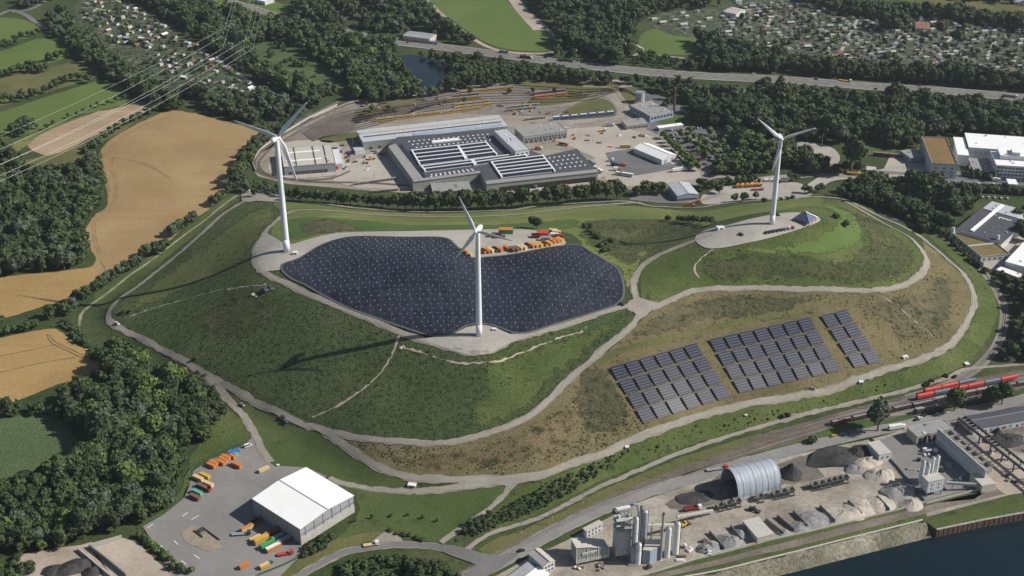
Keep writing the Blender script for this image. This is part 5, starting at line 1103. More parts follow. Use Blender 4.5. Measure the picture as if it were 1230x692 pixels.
slab([(519.5,172.5),(552,169),(551,167),(518.5,170.5)], 9.3, 1.4, 'roof_monitor', 'roof_white', ro)
def saw(A, B, n, D, h=9.3):
    """n skylight strips between the near edge A-B and the far edge C-D (pixel corners)"""
    A, B, Cc, Dd = [np.array(onroof(*p, h)) for p in (A, B, *D)]
    for i in range(n):
        v = (i+.15)/n; v2 = (i+.80)/n; p, q = A*(1-v)+Dd*v, B*(1-v)+Cc*v; p2, q2 = A*(1-v2)+Dd*v2, B*(1-v2)+Cc*v2
        mb = MB(); mb.add([(*p,h),(*q,h),(*q2,h),(*p2,h),(*p,h+.5),(*q,h+.5),(*q2,h+1.6),(*p2,h+1.6)], [(0,1,5,4),(1,2,6,5),(2,3,7,6),(3,0,4,7)], 0)
        mb.add([(*p,h+.52),(*q,h+.52),(*q2,h+1.62),(*p2,h+1.62)], [(0,1,2,3)], 1)
        w2 = [(p2, q2, h+1.5), (p, p2, h+1.0), (q, q2, h+1.0)]
        for a_, b_, z_ in w2[:1]: mb.beam((*a_, z_+.35), (*b_, z_+.35), 1.1, .5, 0)
        mb.build('skylight', [M['roof_white'], M['solar_dark']], ro)
    for a_, b_ in ((A, Dd), (B, Cc)): MB().beam((*a_, h+1), (*b_, h+1), 1.3, 1.9).build('skylight_curb', M['roof_white'], ro)
saw((504.5,199),(559,192.5), 4, ((549,176),(494.5,181.7))); saw((561,192),(597,187.5), 4, ((583,172),(550,176)))
saw((511,207),(570,199.5), 2, ((566,193.5),(506,201))); saw((572,199),(633,189.5), 2, ((629,185.2),(568,193)))
saw((603,214.5),(666.5,207), 5, ((651.5,188),(590,195.7)))
sk = MB().box((0,0,0), (1.7,1.7,.7)).build('roof_light', M['roof_white'], ro); cnt = 0
for (a, b_, n1, n2, cd) in (((500,180),(592,170),17,3,((588,160),(486,169))), ((672,205),(708,201),6,4,((690,184),(655,189))), ((515,214),(572,205.5),10,2,((568,203),(516,210)))):
    A, B, Cc, Dd = [np.array(onroof(*p, 9.3)) for p in (a, b_, *cd)]
    for i in range(n1):
        for j in range(n2):
            u, v = (i+.5)/n1, (j+.5)/n2; p = (A*(1-u)+B*u)*(1-v)+(Dd*(1-u)+Cc*u)*v
            o = sk if cnt == 0 else sk.copy(); cnt += 1
            if cnt > 1: COL.objects.link(o)
            o.location = (p[0], p[1], 9.3)
# gates under the front edge
A, B = [np.array(onroof(*p, 9)) for p in ((600,219.9),(716,207.3))]; d = (B-A)/np.linalg.norm(B-A); nr = np.array([d[1], -d[0]]); g0 = None
for i in range(16):
    p = A+(B-A)*(i+.5)/16+nr*.12; o = MB().box((0,0,0), (5.6,.3,4.8)).build('gate', M['brown_metal' if i % 3 else 'dark_inside'], t) if g0 is None else g0.copy()
    if g0 is not None: COL.objects.link(o)
    g0 = g0 or o; o.location = (p[0], p[1], .1); o.rotation_euler = (0,0,math.atan2(d[1], d[0]))
house('depot_annex', 'flat annex with cluttered grey roof at the front of the depot', (520,231), (566,228), (560,218), 5, 'wall_green', 'roof_gravel', over=.2)
house('depot_canopy', 'small white canopy at the front corner of the depot hall', (590,236), (603,234), (600,229), 4, 'wall_white', 'roof_white', over=.2)
t, L, W, ro = house('depot_north_wing', 'grey flat roofed wing behind the blue grey depot block', (629,164.5), (681.5,157.5), (672,147), 7.5, 'wall_grey', 'roof_gravel', parapet=.4, over=.2); windows(t, 'f', L, W, 14, 3.4, 1.9, 1.8); windows(t, 'f', L, W, 9, .1, 3.2, 2.6, mat=M['dark_metal'], name='gate')
t, L, W, ro = house('depot_block', 'tall blue grey roofed block beside the depot skylights', (619,182), (636,179.5), (618,154.2), 15, 'wall_white', 'roof_light', parapet=.4, over=.2); windows(t, 'r', L, W, 6, 10, 3, 1.6); windows(t, 'f', L, W, 3, 11, 2.4, 1.4)
t, L, W, ro = house('depot_stair_block', 'small white cube behind the blue grey depot block', (605,166), (612,165), (606,158), 13, 'wall_white', 'roof_white', over=.1)
# tank, boiler house, chimney
g = at(768.6,123); t = thing('storage_tank', 'grey cylindrical storage tank beside the boiler house', 'storage tank', g)
MB().cyl((0,0,-.2), 5.2, 11.8, 28).build('shell', M['steel'], t, smooth=False); MB().cyl((0,0,11.6), 5.35, .35, 28).build('rim', M['grey_metal'], t); MB().beam((5.3,-.8,0),(5.3,-.8,12.6),.5,.3).build('ladder', M['dark_metal'], t)
t, L, W, ro = house('pump_house', 'small red roofed house at the foot of the storage tank', (769,128), (777,126.5), (774,121), 4, 'wall_white', 'roof_red', over=.3, ridge=.8)
t, L, W, ro = house('boiler_house', 'flat grey boiler house below the tank and the chimney', (781,140), (809,134), (792,120), 7, 'wall_blue', 'roof_gravel', parapet=.6, over=.1); windows(t, 'f', L, W, 7, 3.2, 2.6, 2.2); windows(t, 'l', L, W, 6, 3.2, 2.6, 2.2)
g = at(809.5,135.5); t = thing('chimney', 'brown brick chimney behind the boiler house', 'chimney', g); MB().cyl((0,0,-.3), 1.35, 27.5, 16, .95).build('shaft', M['wall_brick'], t); MB().cyl((0,0,27), 1.15, .9, 16).build('rim', M['dark_concrete'], t)
t, L, W, ro = house('depot_office', 'low flat building with hedge left of the car park', (753,151.5), (779,149), (773,142), 4.5, 'wall_beige', 'roof_gravel', parapet=.3); windows(t, 'f', L, W, 8, 1.5, 2, 1.6)
t, L, W, ro = house('tent_hall', 'white gabled tent hall on the depot asphalt', (795,192), (812.6,186), (789.4,169), 5.5, 'wall_white', 'roof_white', ridge=3, ridge_axis='y'); windows(t, 'f', L, W, 2, 0, 4, 4, mat=M['roof_grey'], name='gate')
t, L, W, ro = house('carport', 'narrow white shelter roof along the car park edge', (792,154.2), (821,150.2), (819,147.5), 3.5, 'wall_grey', 'roof_white', over=.2)
t, L, W, ro = house('gabled_hall', 'white and pale blue hall with low gable beside the perimeter road', (814,235.8), (839.2,233.5), (826.4,219.6), 7, 'wall_blue', 'roof_light', ridge=2, ridge_axis='y'); windows(t, 'f', L, W, 7, 2.6, 1.9, 1.6); windows(t, 'l', L, W, 3, 0, 4, 4, mat=M['roof_grey'], name='gate')
# ---- right hand industry
t, L, W, ro = house('green_roof_block', 'white block with reddish planted roof at the right', (1119.3,197), (1150.3,198.6), (1149.6,167), 14, 'wall_white', 'roof_moss', parapet=.9, over=.1, extras=False)
for r_ in range(3): windows(t, 'f', L, W, 3, 2.5+3.6*r_, 2.3, 1.0)
t, L, W, ro = house('factory_hall', 'long white factory hall behind the office block', (1164,177), (1262,184), (1260,167), 13, 'wall_white', 'roof_white', over=.3); windows(t, 'f', L, W, 16, 6.5, 3.2, 3.2, -L/2, L/2, mat=M['roof_light'], name='glass_panel')
house('link_block', 'plain white link between planted roof and factory hall', (1150.5,186), (1164,187), (1162,166), 11, 'wall_white', 'roof_white', over=.1, extras=False)
t, L, W, ro = house('office_block', 'white four storey office block with set back top floor', (1197,199), (1262,203), (1260,186), 14, 'wall_white', 'roof_white', parapet=.5, over=.3)
for r_ in range(4): windows(t, 'f', L, W, 14, 1.4+3.3*r_, (L/14)-.9, 1.5)
for r_ in range(4): windows(t, 'l', L, W, 4, 1.4+3.3*r_, 2.2, 1.5)
house('roof_storey', 'set back white upper storey on the office block roof', (1202,186.5), (1262,190), (1260,181), 4, 'wall_white', 'roof_white', z=14.4, over=.3); house('lift_house', 'small white lift house on top of the office block', (1216,183), (1226,184), (1225,178), 3, 'wall_white', 'roof_white', z=18.6, over=.1)
t, L, W, ro = house('grey_shed', 'grey flat shed between planted roof block and offices', (1170,206), (1196,207.5), (1196,192), 6, 'wall_white', 'roof_gravel', parapet=.3)
t, L, W, ro = house('entrance_porch', 'small white entrance porch in front of the offices', (1212,221), (1222,221.6), (1222,216), 4, 'wall_white', 'roof_white', over=.6)
t, L, W, ro = house('dark_roof_hall', 'hall with dark roof split by a white skylight ridge', (1146.5,277), (1203,293), (1222,262), 7, 'wall_white', 'roof_dark', over=.2)
P0 = [np.array(un(*p, 7.3)) for p in ((1165,277.5),(1203,246.5))]; Rm = Matrix.Rotation(-t.rotation_euler.z, 3, 'Z')
def loc_of(t, p): return Matrix.Rotation(-t.rotation_euler.z, 3, 'Z') @ (Vector([float(v) for v in p])-t.location)
a_, b_ = loc_of(t, un(1167,278,7.4)), loc_of(t, un(1204,247,7.4)); MB().beam(a_+Vector((0,0,.4)), b_+Vector((0,0,.4)), 3.0, 1.3).build('skylight', M['roof_white'], ro)
for p in ((1202,262),(1207,263.6),(1212,265)):
    q = loc_of(t, un(*p, 7.4)); MB().box((q.x,q.y,7.25), (4,1.2,.7), .5).build('roof_light', M['roof_white'], ro)
house('rear_hall', 'pale grey roofed hall behind the dark roof hall', (1181,250.5), (1222,262), (1231,253), 7.6, 'wall_white', 'roof_light', over=.2)
t, L, W, ro = house('planted_annex', 'low white annex with planted roof before the dark roof hall', (1144,281), (1178.5,309.5), (1197,293.5), 5.2, 'wall_white', 'roof_green', parapet=.8, over=.1, extras=False); windows(t, 'f', L, W, 8, 2.6, 2.2, 1.1); windows(t, 'r', L, W, 5, 2.4, 1.8, 1.4)
MB().box((.05*L,0,5.3), (.7,W,1.0)).build('fire_wall', M['white_paint'], ro)
for px, py, lab in ((1142.5,287,'white round vent tower left of the planted annex'), (1196,296.5,'white round vent tower right of the planted annex')):
    g = at(px, py); t = thing('vent_tower', lab, 'vent tower', g); MB().cyl((0,0,-.3), 1.7, 11, 18).build('shaft', M['white_paint'], t); MB().cyl((0,0,10.7), 1.9, .7, 18, .6).build('cap', M['silver_paint'], t)
t, L, W, ro = house('office_building', 'white flat office building cut by the right frame edge', (1207.5,315), (1262,330), (1275,296), 7.5, 'wall_white', 'roof_white', parapet=.5); windows(t, 'l', L, W, 9, 1.2, 2.2, 1.3); windows(t, 'l', L, W, 9, 4.6, 2.2, 1.3)
house('white_canopy', 'long white canopy beside the curved track at the right edge', (1197,324), (1222,333), (1226,329), 4, 'wall_white', 'roof_white', over=.2)
# pavilion
P = [un(*p, 64) for p in ((952.5,257.5),(970,266),(982.5,261),(965,253.5))]; ctr = np.mean(P, 0); g = at(967,262)
t = thing('pavilion', 'pavilion with dark blue pyramid roof on the second hill', 'pavilion', (ctr[0], ctr[1], float(zf(ctr[0], ctr[1]))), math.radians(-38)); S = 7.0; z0 = 2.6
MB().add([(-S,-S,z0),(S,-S,z0),(S,S,z0),(-S,S,z0),(0,0,z0+5.2)], [(0,1,4),(1,2,4),(2,3,4),(3,0,4),(3,2,1,0)]).build('roof', M['roof_blue'], t)
mb = MB()
for sx in (-1,0,1):
    for sy in (-1,0,1): mb = MB().box((sx*S*.86, sy*S*.86, -.5), (.3,.3,z0+.5)); mb.build('post', M['dark_metal'], t) if (sx or sy) else None
MB().box((0,0,-.4), (S*1.1,S*1.1,3.2)).build('kiosk_room', M['wall_beige'], t); MB().tube((0,0,z0+5),(0,0,z0+10),.12).build('mast', M['white_paint'], t)
for k in range(4):
    a = math.pi/2*k+math.pi/4; MB().tube((S*1.41*math.cos(a),S*1.41*math.sin(a),z0+.05),(0,0,z0+5.3),.12,4).build('hip_rib', M['silver_paint'], t)
# solitary houses among the trees
for (FL, FR, BR, h, ri, wl, rf, lab) in (
    ((484,43),(516,47),(513,40),6,1.5,'wall_beige','roof_grey','grey roofed farm building beside the motorway above the pond'),
    ((351,117),(366,120),(366,113.5),4,2,'wall_brick','roof_beige','brick cottage with pale roof at the end of the garden path'),
    ((1100,34),(1117,35),(1116,27),5,3,'wall_beige','roof_red','red roofed club house among the right hand allotments'),
    ((340,132),(350,134),(350,130),3.5,1,'wall_brick','roof_grey','low grey hut at the end of the lane above the wheat'),
    ((1218,2),(1236,4),(1236,-1),4,1.5,'wall_white','roof_grey','grey roofed house at the top right corner'),
    ((305,-1),(318,2),(322,-3),5,2,'wall_white','roof_white','white house beside the motorway at the top edge'),
    ((869,14),(884,17),(886,10),5,2,'wall_white','roof_beige','pale roofed house among the trees top right of the sports field'),
    ((1041,204),(1052,205),(1052,201),4,0,'wall_beige','roof_beige','flat kiosk above the yellow truck at the junction'),
    ((1094,190),(1112,188),(1110,178),6,0,'wall_grey','roof_gravel','grey shed in the shadow left of the planted roof block')):
    t, L, W, ro = house('cottage', lab, FL, FR, BR, h, wl, rf, ridge=ri, cat='house'); windows(t, 'f', L, W, 3, 1, 1.3, 1.4)
# ------------------------------------------------------------------ asphalt and concrete works
def gp(px, py): return at(px, py)
def hp_(base, py):
    """height at which a vertical through base reaches the image row py"""
    for z in np.arange(0, 90, .2):
        if proj(base[0], base[1], base[2]+z)[1] < py: return z
    return 10
M['hedge_green'] = solid('hedge_green', (.03,.07,.035), .8)
# arch hall
f1, f2, b2 = gp(859.5,581), gp(886,603), gp(937.5,590); ax = (b2-f2)[:2]; Ln = np.linalg.norm(ax); ux = ax/Ln; vy = np.array([-ux[1], ux[0]]); Wd = abs((f1-f2)[:2]@vy); ctr = (f2[:2]+ux*Ln/2+vy*Wd/2)
t = thing('arch_hall', 'large pale metal hall with arched ribbed roof open at its left end', 'hall', (ctr[0], ctr[1], 0), math.atan2(ux[1], ux[0])); Hh = 16; n = 22
def arc(k, dr=0): 
    a = math.pi*k/n; return (-(Wd/2+dr)*math.cos(a)*1.0, 2.2+(Hh-2.2+dr)*math.sin(a)**.9)
V = []; mb = MB()
for x in (-Ln/2, Ln/2):
    for dr in (0, -.35):
        V.append([(x, -Wd/2-dr, -.3)]+[(x, *arc(k, dr)) for k in range(n+1)]+[(x, Wd/2+dr, -.3)])
m_ = n+3; flat = sum(V, [])
fs = []
for k in range(m_-1):
    fs += [(k, k+1, 2*m_+k+1, 2*m_+k), (m_+k+1, m_+k, 3*m_+k, 3*m_+k+1), (k+1, k, m_+k, m_+k+1), (2*m_+k, 2*m_+k+1, 3*m_+k+1, 3*m_+k)]
mb.add(flat, fs); sh = mb.build('shell', M['steel'], t)
for i in range(8):
    x = -Ln/2+Ln*i/7; mb = MB(); pts = [(x, *arc(k, .05)) for k in range(n+1)]
    for a_, b_ in zip(pts, pts[1:]): mb.beam(a_, b_, .25, .12)
    mb.build('rib', M['steel'], t)
V = [(Ln/2-.4, *arc(k, -.4)) for k in range(n+1)]; MB().add([(Ln/2-.4,-Wd/2,-.2)]+V+[(Ln/2-.4,Wd/2,-.2)], [tuple(range(n+3))]).build('end_wall', M['steel'], t)
MB().box((0,-Wd/2-.25,-.2), (Ln,.3,2.4)).build('plinth', M['pale_concrete'], t)
# asphalt plant
O = gp(745, 668); t = thing('asphalt_plant', 'grey asphalt mixing plant with tower, silos and machinery', 'asphalt plant', O)
def lc(px, py): p = gp(px, py); return (p[0]-O[0], p[1]-O[1])
def silo(par, px, pyb, pyt, r, name='silo', mat='white_paint', legs=0.0, dome=True):
    b_ = gp(px, pyb); h = hp_(b_, pyt); x, y = b_[0]-par.location.x, b_[1]-par.location.y; mb = MB(); mb.cyl((x,y,legs), r, h-legs-(.8 if dome else 0), 20)
    if legs: mb.cyl((x,y,legs*.35), r*.25, legs*.65, 12, r)
    o = mb.build(name, M[mat], par)
    if dome: MB().cyl((x,y,h-.8), r, .8, 20, r*.45).build('dome', M['grey_metal'], o)
    for k in range(4 if legs else 0): a = TAU*k/4+.5; MB().box((x+r*.85*math.cos(a), y+r*.85*math.sin(a), -.2), (.3,.3,legs+.4)).build('leg', M['aged_steel'], o)
    MB().beam((x+r+.15,y-.3,0),(x+r+.15,y-.3,h),.4,.25).build('ladder', M['dark_metal'], o)
    MB().cyl((x,y,h*.66), r+.06, .18, 20).build('ring', M['grey_metal'], o); return h
x, y = lc(746,668); A_ = math.radians(12)
MB().box((x,y,3.5), (8.6,7.2,17), A_).build('mixing_tower', M['plant_pale'], t)
for sx in (-1,1):
    for sy in (-1,1): MB().box((x+sx*3.6,y+sy*3.0,-.3), (.6,.6,4.2)).build('tower_leg', M['grey_metal'], t)
fr = MB()
for k, zz in enumerate((21,24.5,28)):
    q = MB(); q.box((x,y,zz), (9.2,7.8,.2), A_)
    for sx in (-1,1):
        for sy in (-1,1): q.beam((x+sx*4.1,y+sy*3.4,zz-3.3),(x+sx*4.1,y+sy*3.4,zz+.1),.25,.25)
        q.beam((x+sx*4.1,y-3.4,zz-3.3),(x+sx*4.1,y+3.4,zz),.16,.16); q.beam((x-4.1,y+sx*3.4,zz-3.3),(x+4.1,y+sx*3.4,zz),.16,.16); q.beam((x-4.1,y+sx*3.5,zz+1.1),(x+4.1,y+sx*3.5,zz+1.1),.1,.1)
    q.build('platform', M['plant_pale'], t)
rr = random.Random(5)
for i in range(16): MB().box((x+rr.uniform(-3.4,3.4), y+rr.uniform(-2.8,2.8), rr.choice((20.6,21.2,24.7,28.2))), (rr.uniform(1,2.6),rr.uniform(1,2.6),rr.uniform(1.2,3)), rr.uniform(0,1)).build('machine_unit', M[rr.choice(['plant_pale','grey_metal','white_paint','plant_pale'])], t)
MB().tube((x-4,y+3,30.5),(x+4.5,y+4.5,31.5),1.3,14).build('filter_drum', M['white_paint'], t); MB().tube((x-5,y+1,30),(x-4,y+3,30.5),1.5,14).build('fan', M['dark_metal'], t)
for k in range(5): MB().tube((x-3+1.7*k,y-3,23+k%2),(x-1.8+1.7*k,y+2.5,29),.38,8).build('duct', M['silver_paint' if k % 2 else 'aged_steel'], t)
pts = [(4,4,31),(6,4.5,33.5),(8,4.5,33),(9,4,29),(9.5,4,20)]
q = MB()
for a_, b_ in zip(pts, pts[1:]): q.tube((x+a_[0],y+a_[1],a_[2]),(x+b_[0],y+b_[1],b_[2]),.75,10)
q.build('duct', M['silver_paint'], t)
silo(t, 761.3,673,621,1.6); silo(t, 772,660,613,1.9, mat='steel'); silo(t, 766.5,667,607,.6, 'elevator', 'grey_metal', dome=False); silo(t, 758.5,674,630,.5,'elevator','aged_steel', dome=False)
silo(t, 766,677,652,1.7, mat='white_paint'); silo(t, 760,676,655,1.5, mat='steel')
q = MB()
for k in range(9): q.beam((x+13,y+3,2+2.2*k),(x+17,y+3,4+2.2*k) if k % 2 else (x+9,y+3,4+2.2*k),.14,.14)
for dx in (9,13,17): q.beam((x+dx,y+3,0),(x+dx,y+3,22),.3,.3)
q.build('stair_frame', M['aged_steel'], t)
Q = [lc(px, py) for px, py in ((771,677),(780,678),(793,672),(792,664),(776,664))]
MB().prism(Q, 0, 9.5).build('bitumen_house', M['wall_blue'], t); MB().prism([(a_*1.0,b_) for a_, b_ in Q], 9.5, 9.9).build('bitumen_roof', M['roof_beige'], t)
# separate silos and stack
for px, yb, yt, r, lab, nm in ((801,668.5,633,1.7,'left one of the two white silos right of the slim stack','silo'), (811,665,627,1.95,'right one of the two white silos right of the slim stack','silo')):
    g = gp(px, yb); s2 = thing(nm, lab, 'silo', g); silo(s2, px, yb, yt, r)
g = gp(793.2,673); s2 = thing('exhaust_stack', 'slim tall grey stack in front of the white silos', 'chimney', g); h = hp_(g, 617)
MB().cyl((0,0,0), .8, h, 14, .65).build('shaft', M['silver_paint'], s2); MB().cyl((0,0,h-.5), .85, .6, 14).build('rim', M['dark_metal'], s2); MB().box((0,0,-.2), (2.6,2.6,.6)).build('base', M['pale_concrete'], s2)
# clad filler building on legs with its sign
a_, b_ = gp(692,681), gp(731,672.5); ux = (b_-a_)[:2]; Ln = np.linalg.norm(ux); ux /= Ln; vy = np.array([-ux[1], ux[0]]); D_ = 8.5; ctr = a_[:2]+ux*Ln/2+vy*D_/2
t = thing('clad_bunker', 'grey green clad bunker building with sloping roof and white sign', 'building', (ctr[0], ctr[1], 0), math.atan2(ux[1], ux[0])); prof = [(-Ln/2,2.2),(Ln/2,1.8),(Ln/2,8),(-Ln*.05,11.8),(-Ln/2,13.5)]
V = [(p[0], -D_/2, p[1]) for p in prof]+[(p[0], D_/2, p[1]) for p in prof]; MB().add(V, [(0,1,2,3,4),(9,8,7,6,5),(0,5,6,1),(1,6,7,2),(4,9,5,0)]).build('wall', M['wall_green'], t)
MB().add([(Ln/2+.3,-D_/2-.3,7.95),(Ln/2+.3,D_/2+.3,7.95),(-Ln*.05,D_/2+.3,11.95),(-Ln*.05,-D_/2-.3,11.95),(-Ln/2-.3,D_/2+.3,13.7),(-Ln/2-.3,-D_/2-.3,13.7)], [(0,1,2,3),(3,2,4,5)]).build('roof', M['roof_beige'], t)
for xx in (-.5,-.17,.17,.5): MB().box((xx*Ln*.99,-D_/2-.12,2.0), (.3,.2,11.2-max(0,xx+.1)*6.5)).build('frame_post', M['cream_paint' if 0 else 'white_paint'], t)
MB().box((0,-D_/2-.1,2.2), (Ln,.14,2.2)).build('band', M['roof_beige'], t)
for xx in (-.4,.0,.4):
    for yy in (-1,1): MB().box((xx*Ln,yy*D_*.35,-.3), (.6,.6,2.6)).build('leg', M['pale_concrete'], t)
sg = MB().box((-Ln*.1,-D_/2-.3,7.3), (Ln*.44,.14,1.9)).build('sign', M['white_paint'], t)
q = MB(); q.add([(Ln*.045,-D_/2-.40,7.45),(Ln*.115,-D_/2-.40,7.45),(Ln*.08,-D_/2-.40,8.95)], [(0,1,2)]); q.build('sign_triangle', M['black_paint'], sg)
q = MB()
for k in range(11): q.box((-Ln*.30+Ln*.029*k,-D_/2-.39,7.75), (Ln*.016,.04,.55+.3*((k*7)%3)*.4))
q.build('sign_lettering', M['darkblue_paint'], sg)
# offices and sheds of the works
t, L, W, ro = house('site_office', 'narrow two storey site office with cream roof by the main road', (705,638), (723.5,628.5), (720.5,625), 5.5, 'wall_white', 'roof_beige', over=.5); windows(t, 'f', L, W, 4, .8, 1.3, 1.2); windows(t, 'f', L, W, 4, 3.4, 1.3, 1.2)
t, L, W, ro = house('gabled_office', 'white gabled two storey office at the bottom beside the main road', (635.4,665.5), (653,680.7), (663.4,671.5), 6, 'wall_white', 'roof_beige', ridge=1.6, over=.3); windows(t, 'r', L, W, 3, 1, 1.3, 1.3); windows(t, 'r', L, W, 3, 3.8, 1.3, 1.3)
house('flat_office', 'white flat roofed annex at the bottom edge', (622,700), (636,708), (652,685), 3.6, 'wall_white', 'roof_white', over=.3); house('dark_shed', 'low shed with grey roof left of the white gabled office', (608,694), (626,705), (638,678), 3.4, 'wall_grey', 'roof_grey', over=.2)
t, L, W, ro = house('beige_shed', 'beige flat roofed shed between the aggregate bays', (910,646.5), (929,641.5), (911,621), 4.5, 'wall_beige', 'roof_beige', over=.2, extras=False)
t, L, W, ro = house('cream_shed', 'cream roofed shed left of the concrete apron', (1056.7,546.7), (1070.8,543.8), (1054.8,529.5), 6, 'wall_white', 'roof_beige', over=.2, extras=False); windows(t, 'f', L, W, 2, 3, 1.2, 1)
t, L, W, ro = house('workshop', 'grey flat roofed workshop with open bays beside the parked cars', (1102,524.8), (1144.8,514.4), (1134.5,503.5), 6.5, 'wall_beige', 'roof_gravel', parapet=.3, over=.3); windows(t, 'f', L, W, 7, .2, 2.6, 5, mat=M['dark_inside'], name='bay')
t, L, W, ro = house('long_warehouse', 'long dark roofed warehouse with painted white front at the right edge', (1170,515.5), (1262,499), (1252,484), 5, 'wall_white', 'roof_dark', over=.3, ridge=1.2)
for i, cc_ in enumerate(['blue_paint','darkred_paint','grey_metal','darkblue_paint','brown_metal','teal_paint','black_paint','grey_metal']): MB().box((-L*.44+i*L*.085,-W/2-.06,.7+.3*(i%3)), (1.4+(i*5)%3*.9,.06,1.8)).build('wall_painting', M[cc_], t)
# concrete batching plant
a_, b_ = gp(1123.5,532), gp(1181,583.5); d = b_-a_; Ln = np.linalg.norm(d[:2]); rz = math.atan2(d[1], d[0]); ctr = (a_+b_)/2
t = thing('cladding_wall', 'tall white clad wall with two dark stripes sheltering the concrete works', 'wall', (ctr[0], ctr[1], 0), rz); MB().box((0,0,-.3), (Ln,.6,12)).build('panel', M['wall_white'], t)
for zz in (9.6, 7.6): MB().box((0,-.34,zz), (Ln*.99,.08,.35)).build('stripe', M['dark_metal'], t)
for k in range(8): MB().beam((-Ln/2+Ln*k/7,.4,11.4),(-Ln/2+Ln*k/7,4.5,0),.25,.25).build('strut', M['grey_metal'], t)
t = thing('storage_racks', 'row of open aggregate hoppers behind the white clad wall', 'hoppers', (ctr[0], ctr[1], 0), rz)
for k in range(7):
    xx = -Ln*.44+Ln*.125*k; q = MB(); 
    for (cx_, cy_, w1, w2) in ((xx,5.4,Ln*.115,.25),(xx,10.2,Ln*.115,.25),(xx-Ln*.057,7.8,.25,4.8),(xx+Ln*.057,7.8,.25,4.8)): q.box((cx_,cy_,3.0), (w1,w2,5))
    o = q.build('hopper', M['aged_steel'], t); MB().box((xx,7.8,5.0+(k%3)*.6), (Ln*.11,4.5,.3)).build('fill', M[['works_dark','works_yard','dirt'][k%3]], o)
    for dx in (-1,1): MB().box((xx+dx*2.6,5.4,-.3),(.4,.4,3.4)).build('leg', M['dark_metal'], o)
t, L, W, ro = house('feed_box', 'cream metal box at the upper end of the inclined conveyor', (1180,584), (1196,581), (1186,566), 5.5, 'wall_beige', 'roof_beige', over=.1, extras=False)
O = gp(1118, 594); t = thing('batching_plant', 'white concrete batching plant with four slim silos', 'concrete plant', O)
for px, yb, yt in ((1104.5,583,553),(1110,588,556),(1115.5,580,549),(1121.5,577,547)): silo(t, px, yb, yt, 1.45, legs=3.2)
a_ = lc2 = gp(1112,598)-O; b_ = gp(1131,594)-O; ux = b_[:2]-a_[:2]; Ln = np.linalg.norm(ux); rz = math.atan2(ux[1], ux[0]); cx_, cy_ = (a_[0]+b_[0])/2-math.sin(rz)*3.4, (a_[1]+b_[1])/2+math.cos(rz)*3.4
bx_ = MB().box((cx_,cy_,3.4), (Ln,6.8,8.2), rz).build('mixer_house', M['wall_white'], t); MB().box((cx_,cy_,11.6), (Ln+.4,7.2,.3), rz).build('roof', M['roof_beige'], bx_)
for k, (u_, z_) in enumerate(((-.25,8.4),(.2,8.4),(-.25,5.6),(.2,5.6))): MB().box((cx_+math.cos(rz)*u_*Ln+math.sin(rz)*3.46, cy_+math.sin(rz)*u_*Ln-math.cos(rz)*3.46, z_), (.9,.1,.9), rz).build('window', M['glass'], bx_)
for sx in (-1,1):
    for sy in (-1,1): MB().box((cx_+math.cos(rz)*sx*Ln*.45-math.sin(rz)*sy*3, cy_+math.sin(rz)*sx*Ln*.45+math.cos(rz)*sy*3, -.3), (.5,.5,3.8)).build('leg', M['grey_metal'], t)
g1 = gp(1134,590); g2 = gp(1178,588); t = thing('inclined_conveyor', 'grey tubular conveyor from batching plant to the cream box', 'conveyor', g1)
d = g2-g1; MB().beam((0,0,6.4), (d[0],d[1],3.4), 1.5, 1.6).build('gallery', M['silver_paint'], t)
for u_ in (.2,.5,.8): MB().box((d[0]*u_,d[1]*u_,-.3), (.35,.35,6.2-3*u_)).build('support', M['grey_metal'], t)
# gantry along the right
g1 = gp(1153,512); g2 = gp(1262,610); d = (g2-g1); Ln = np.linalg.norm(d[:2]); rz = math.atan2(d[1], d[0])
t = thing('gantry_bridge', 'long dark steel gantry running down to the quay at the right', 'gantry', g1, rz); H_ = 7
for yy in (-2.6, 2.6): MB().beam((0,yy,H_),(Ln,yy,H_),.7,1.7).build('girder', M['dark_metal'], t)
cb = MB().beam((0,-2.4,H_+.2),(0,2.4,H_+.2),.35,.35).build('cross_beam', M['aged_steel'], t); pst = None
for k in range(1,26): o = cb.copy(); COL.objects.link(o); o.location = (Ln*k/26,0,0)
for k in range(9):
    for yy in (-2.6,2.6): MB().box((Ln*k/8,yy,-.3), (.7,.7,H_)).build('support', M['dark_metal'], t)
# conveyor with feed hoppers
g1 = gp(812,632); g2 = gp(856,617); d = g2-g1; t = thing('feed_conveyor', 'pale inclined conveyor between white silos and feed hoppers', 'conveyor', g1)
MB().beam((0,0,6.5),(d[0],d[1],2.2),1.7,1.3).build('gallery', M['pale_concrete'], t)
for u_ in (.1,.3,.5,.7,.9): MB().box((d[0]*u_,d[1]*u_,-.3),(.4,.4,6.3-4*u_)).build('support', M['aged_steel'], t)
g1 = gp(778,650); d = gp(812,636)-g1; t = thing('transfer_conveyor', 'pale inclined conveyor rising towards the mixing tower', 'conveyor', g1); MB().beam((-3,-1,12),(d[0],d[1],3.5),1.6,1.4).build('gallery', M['pale_concrete'], t)
for u_ in (.1,.45,.8): MB().box((d[0]*u_,d[1]*u_,-.3),(.4,.4,11.3-8*u_)).build('support', M['aged_steel'], t)
hop = None; hpx = [(864,612),(874,609.5),(885,607),(912,601.5),(931,597.5),(940,595.5),(949,593.5),(977,587),(985.5,585.5),(994,583.3),(1001,581.5),(1007.5,580),(1014,578.5)]
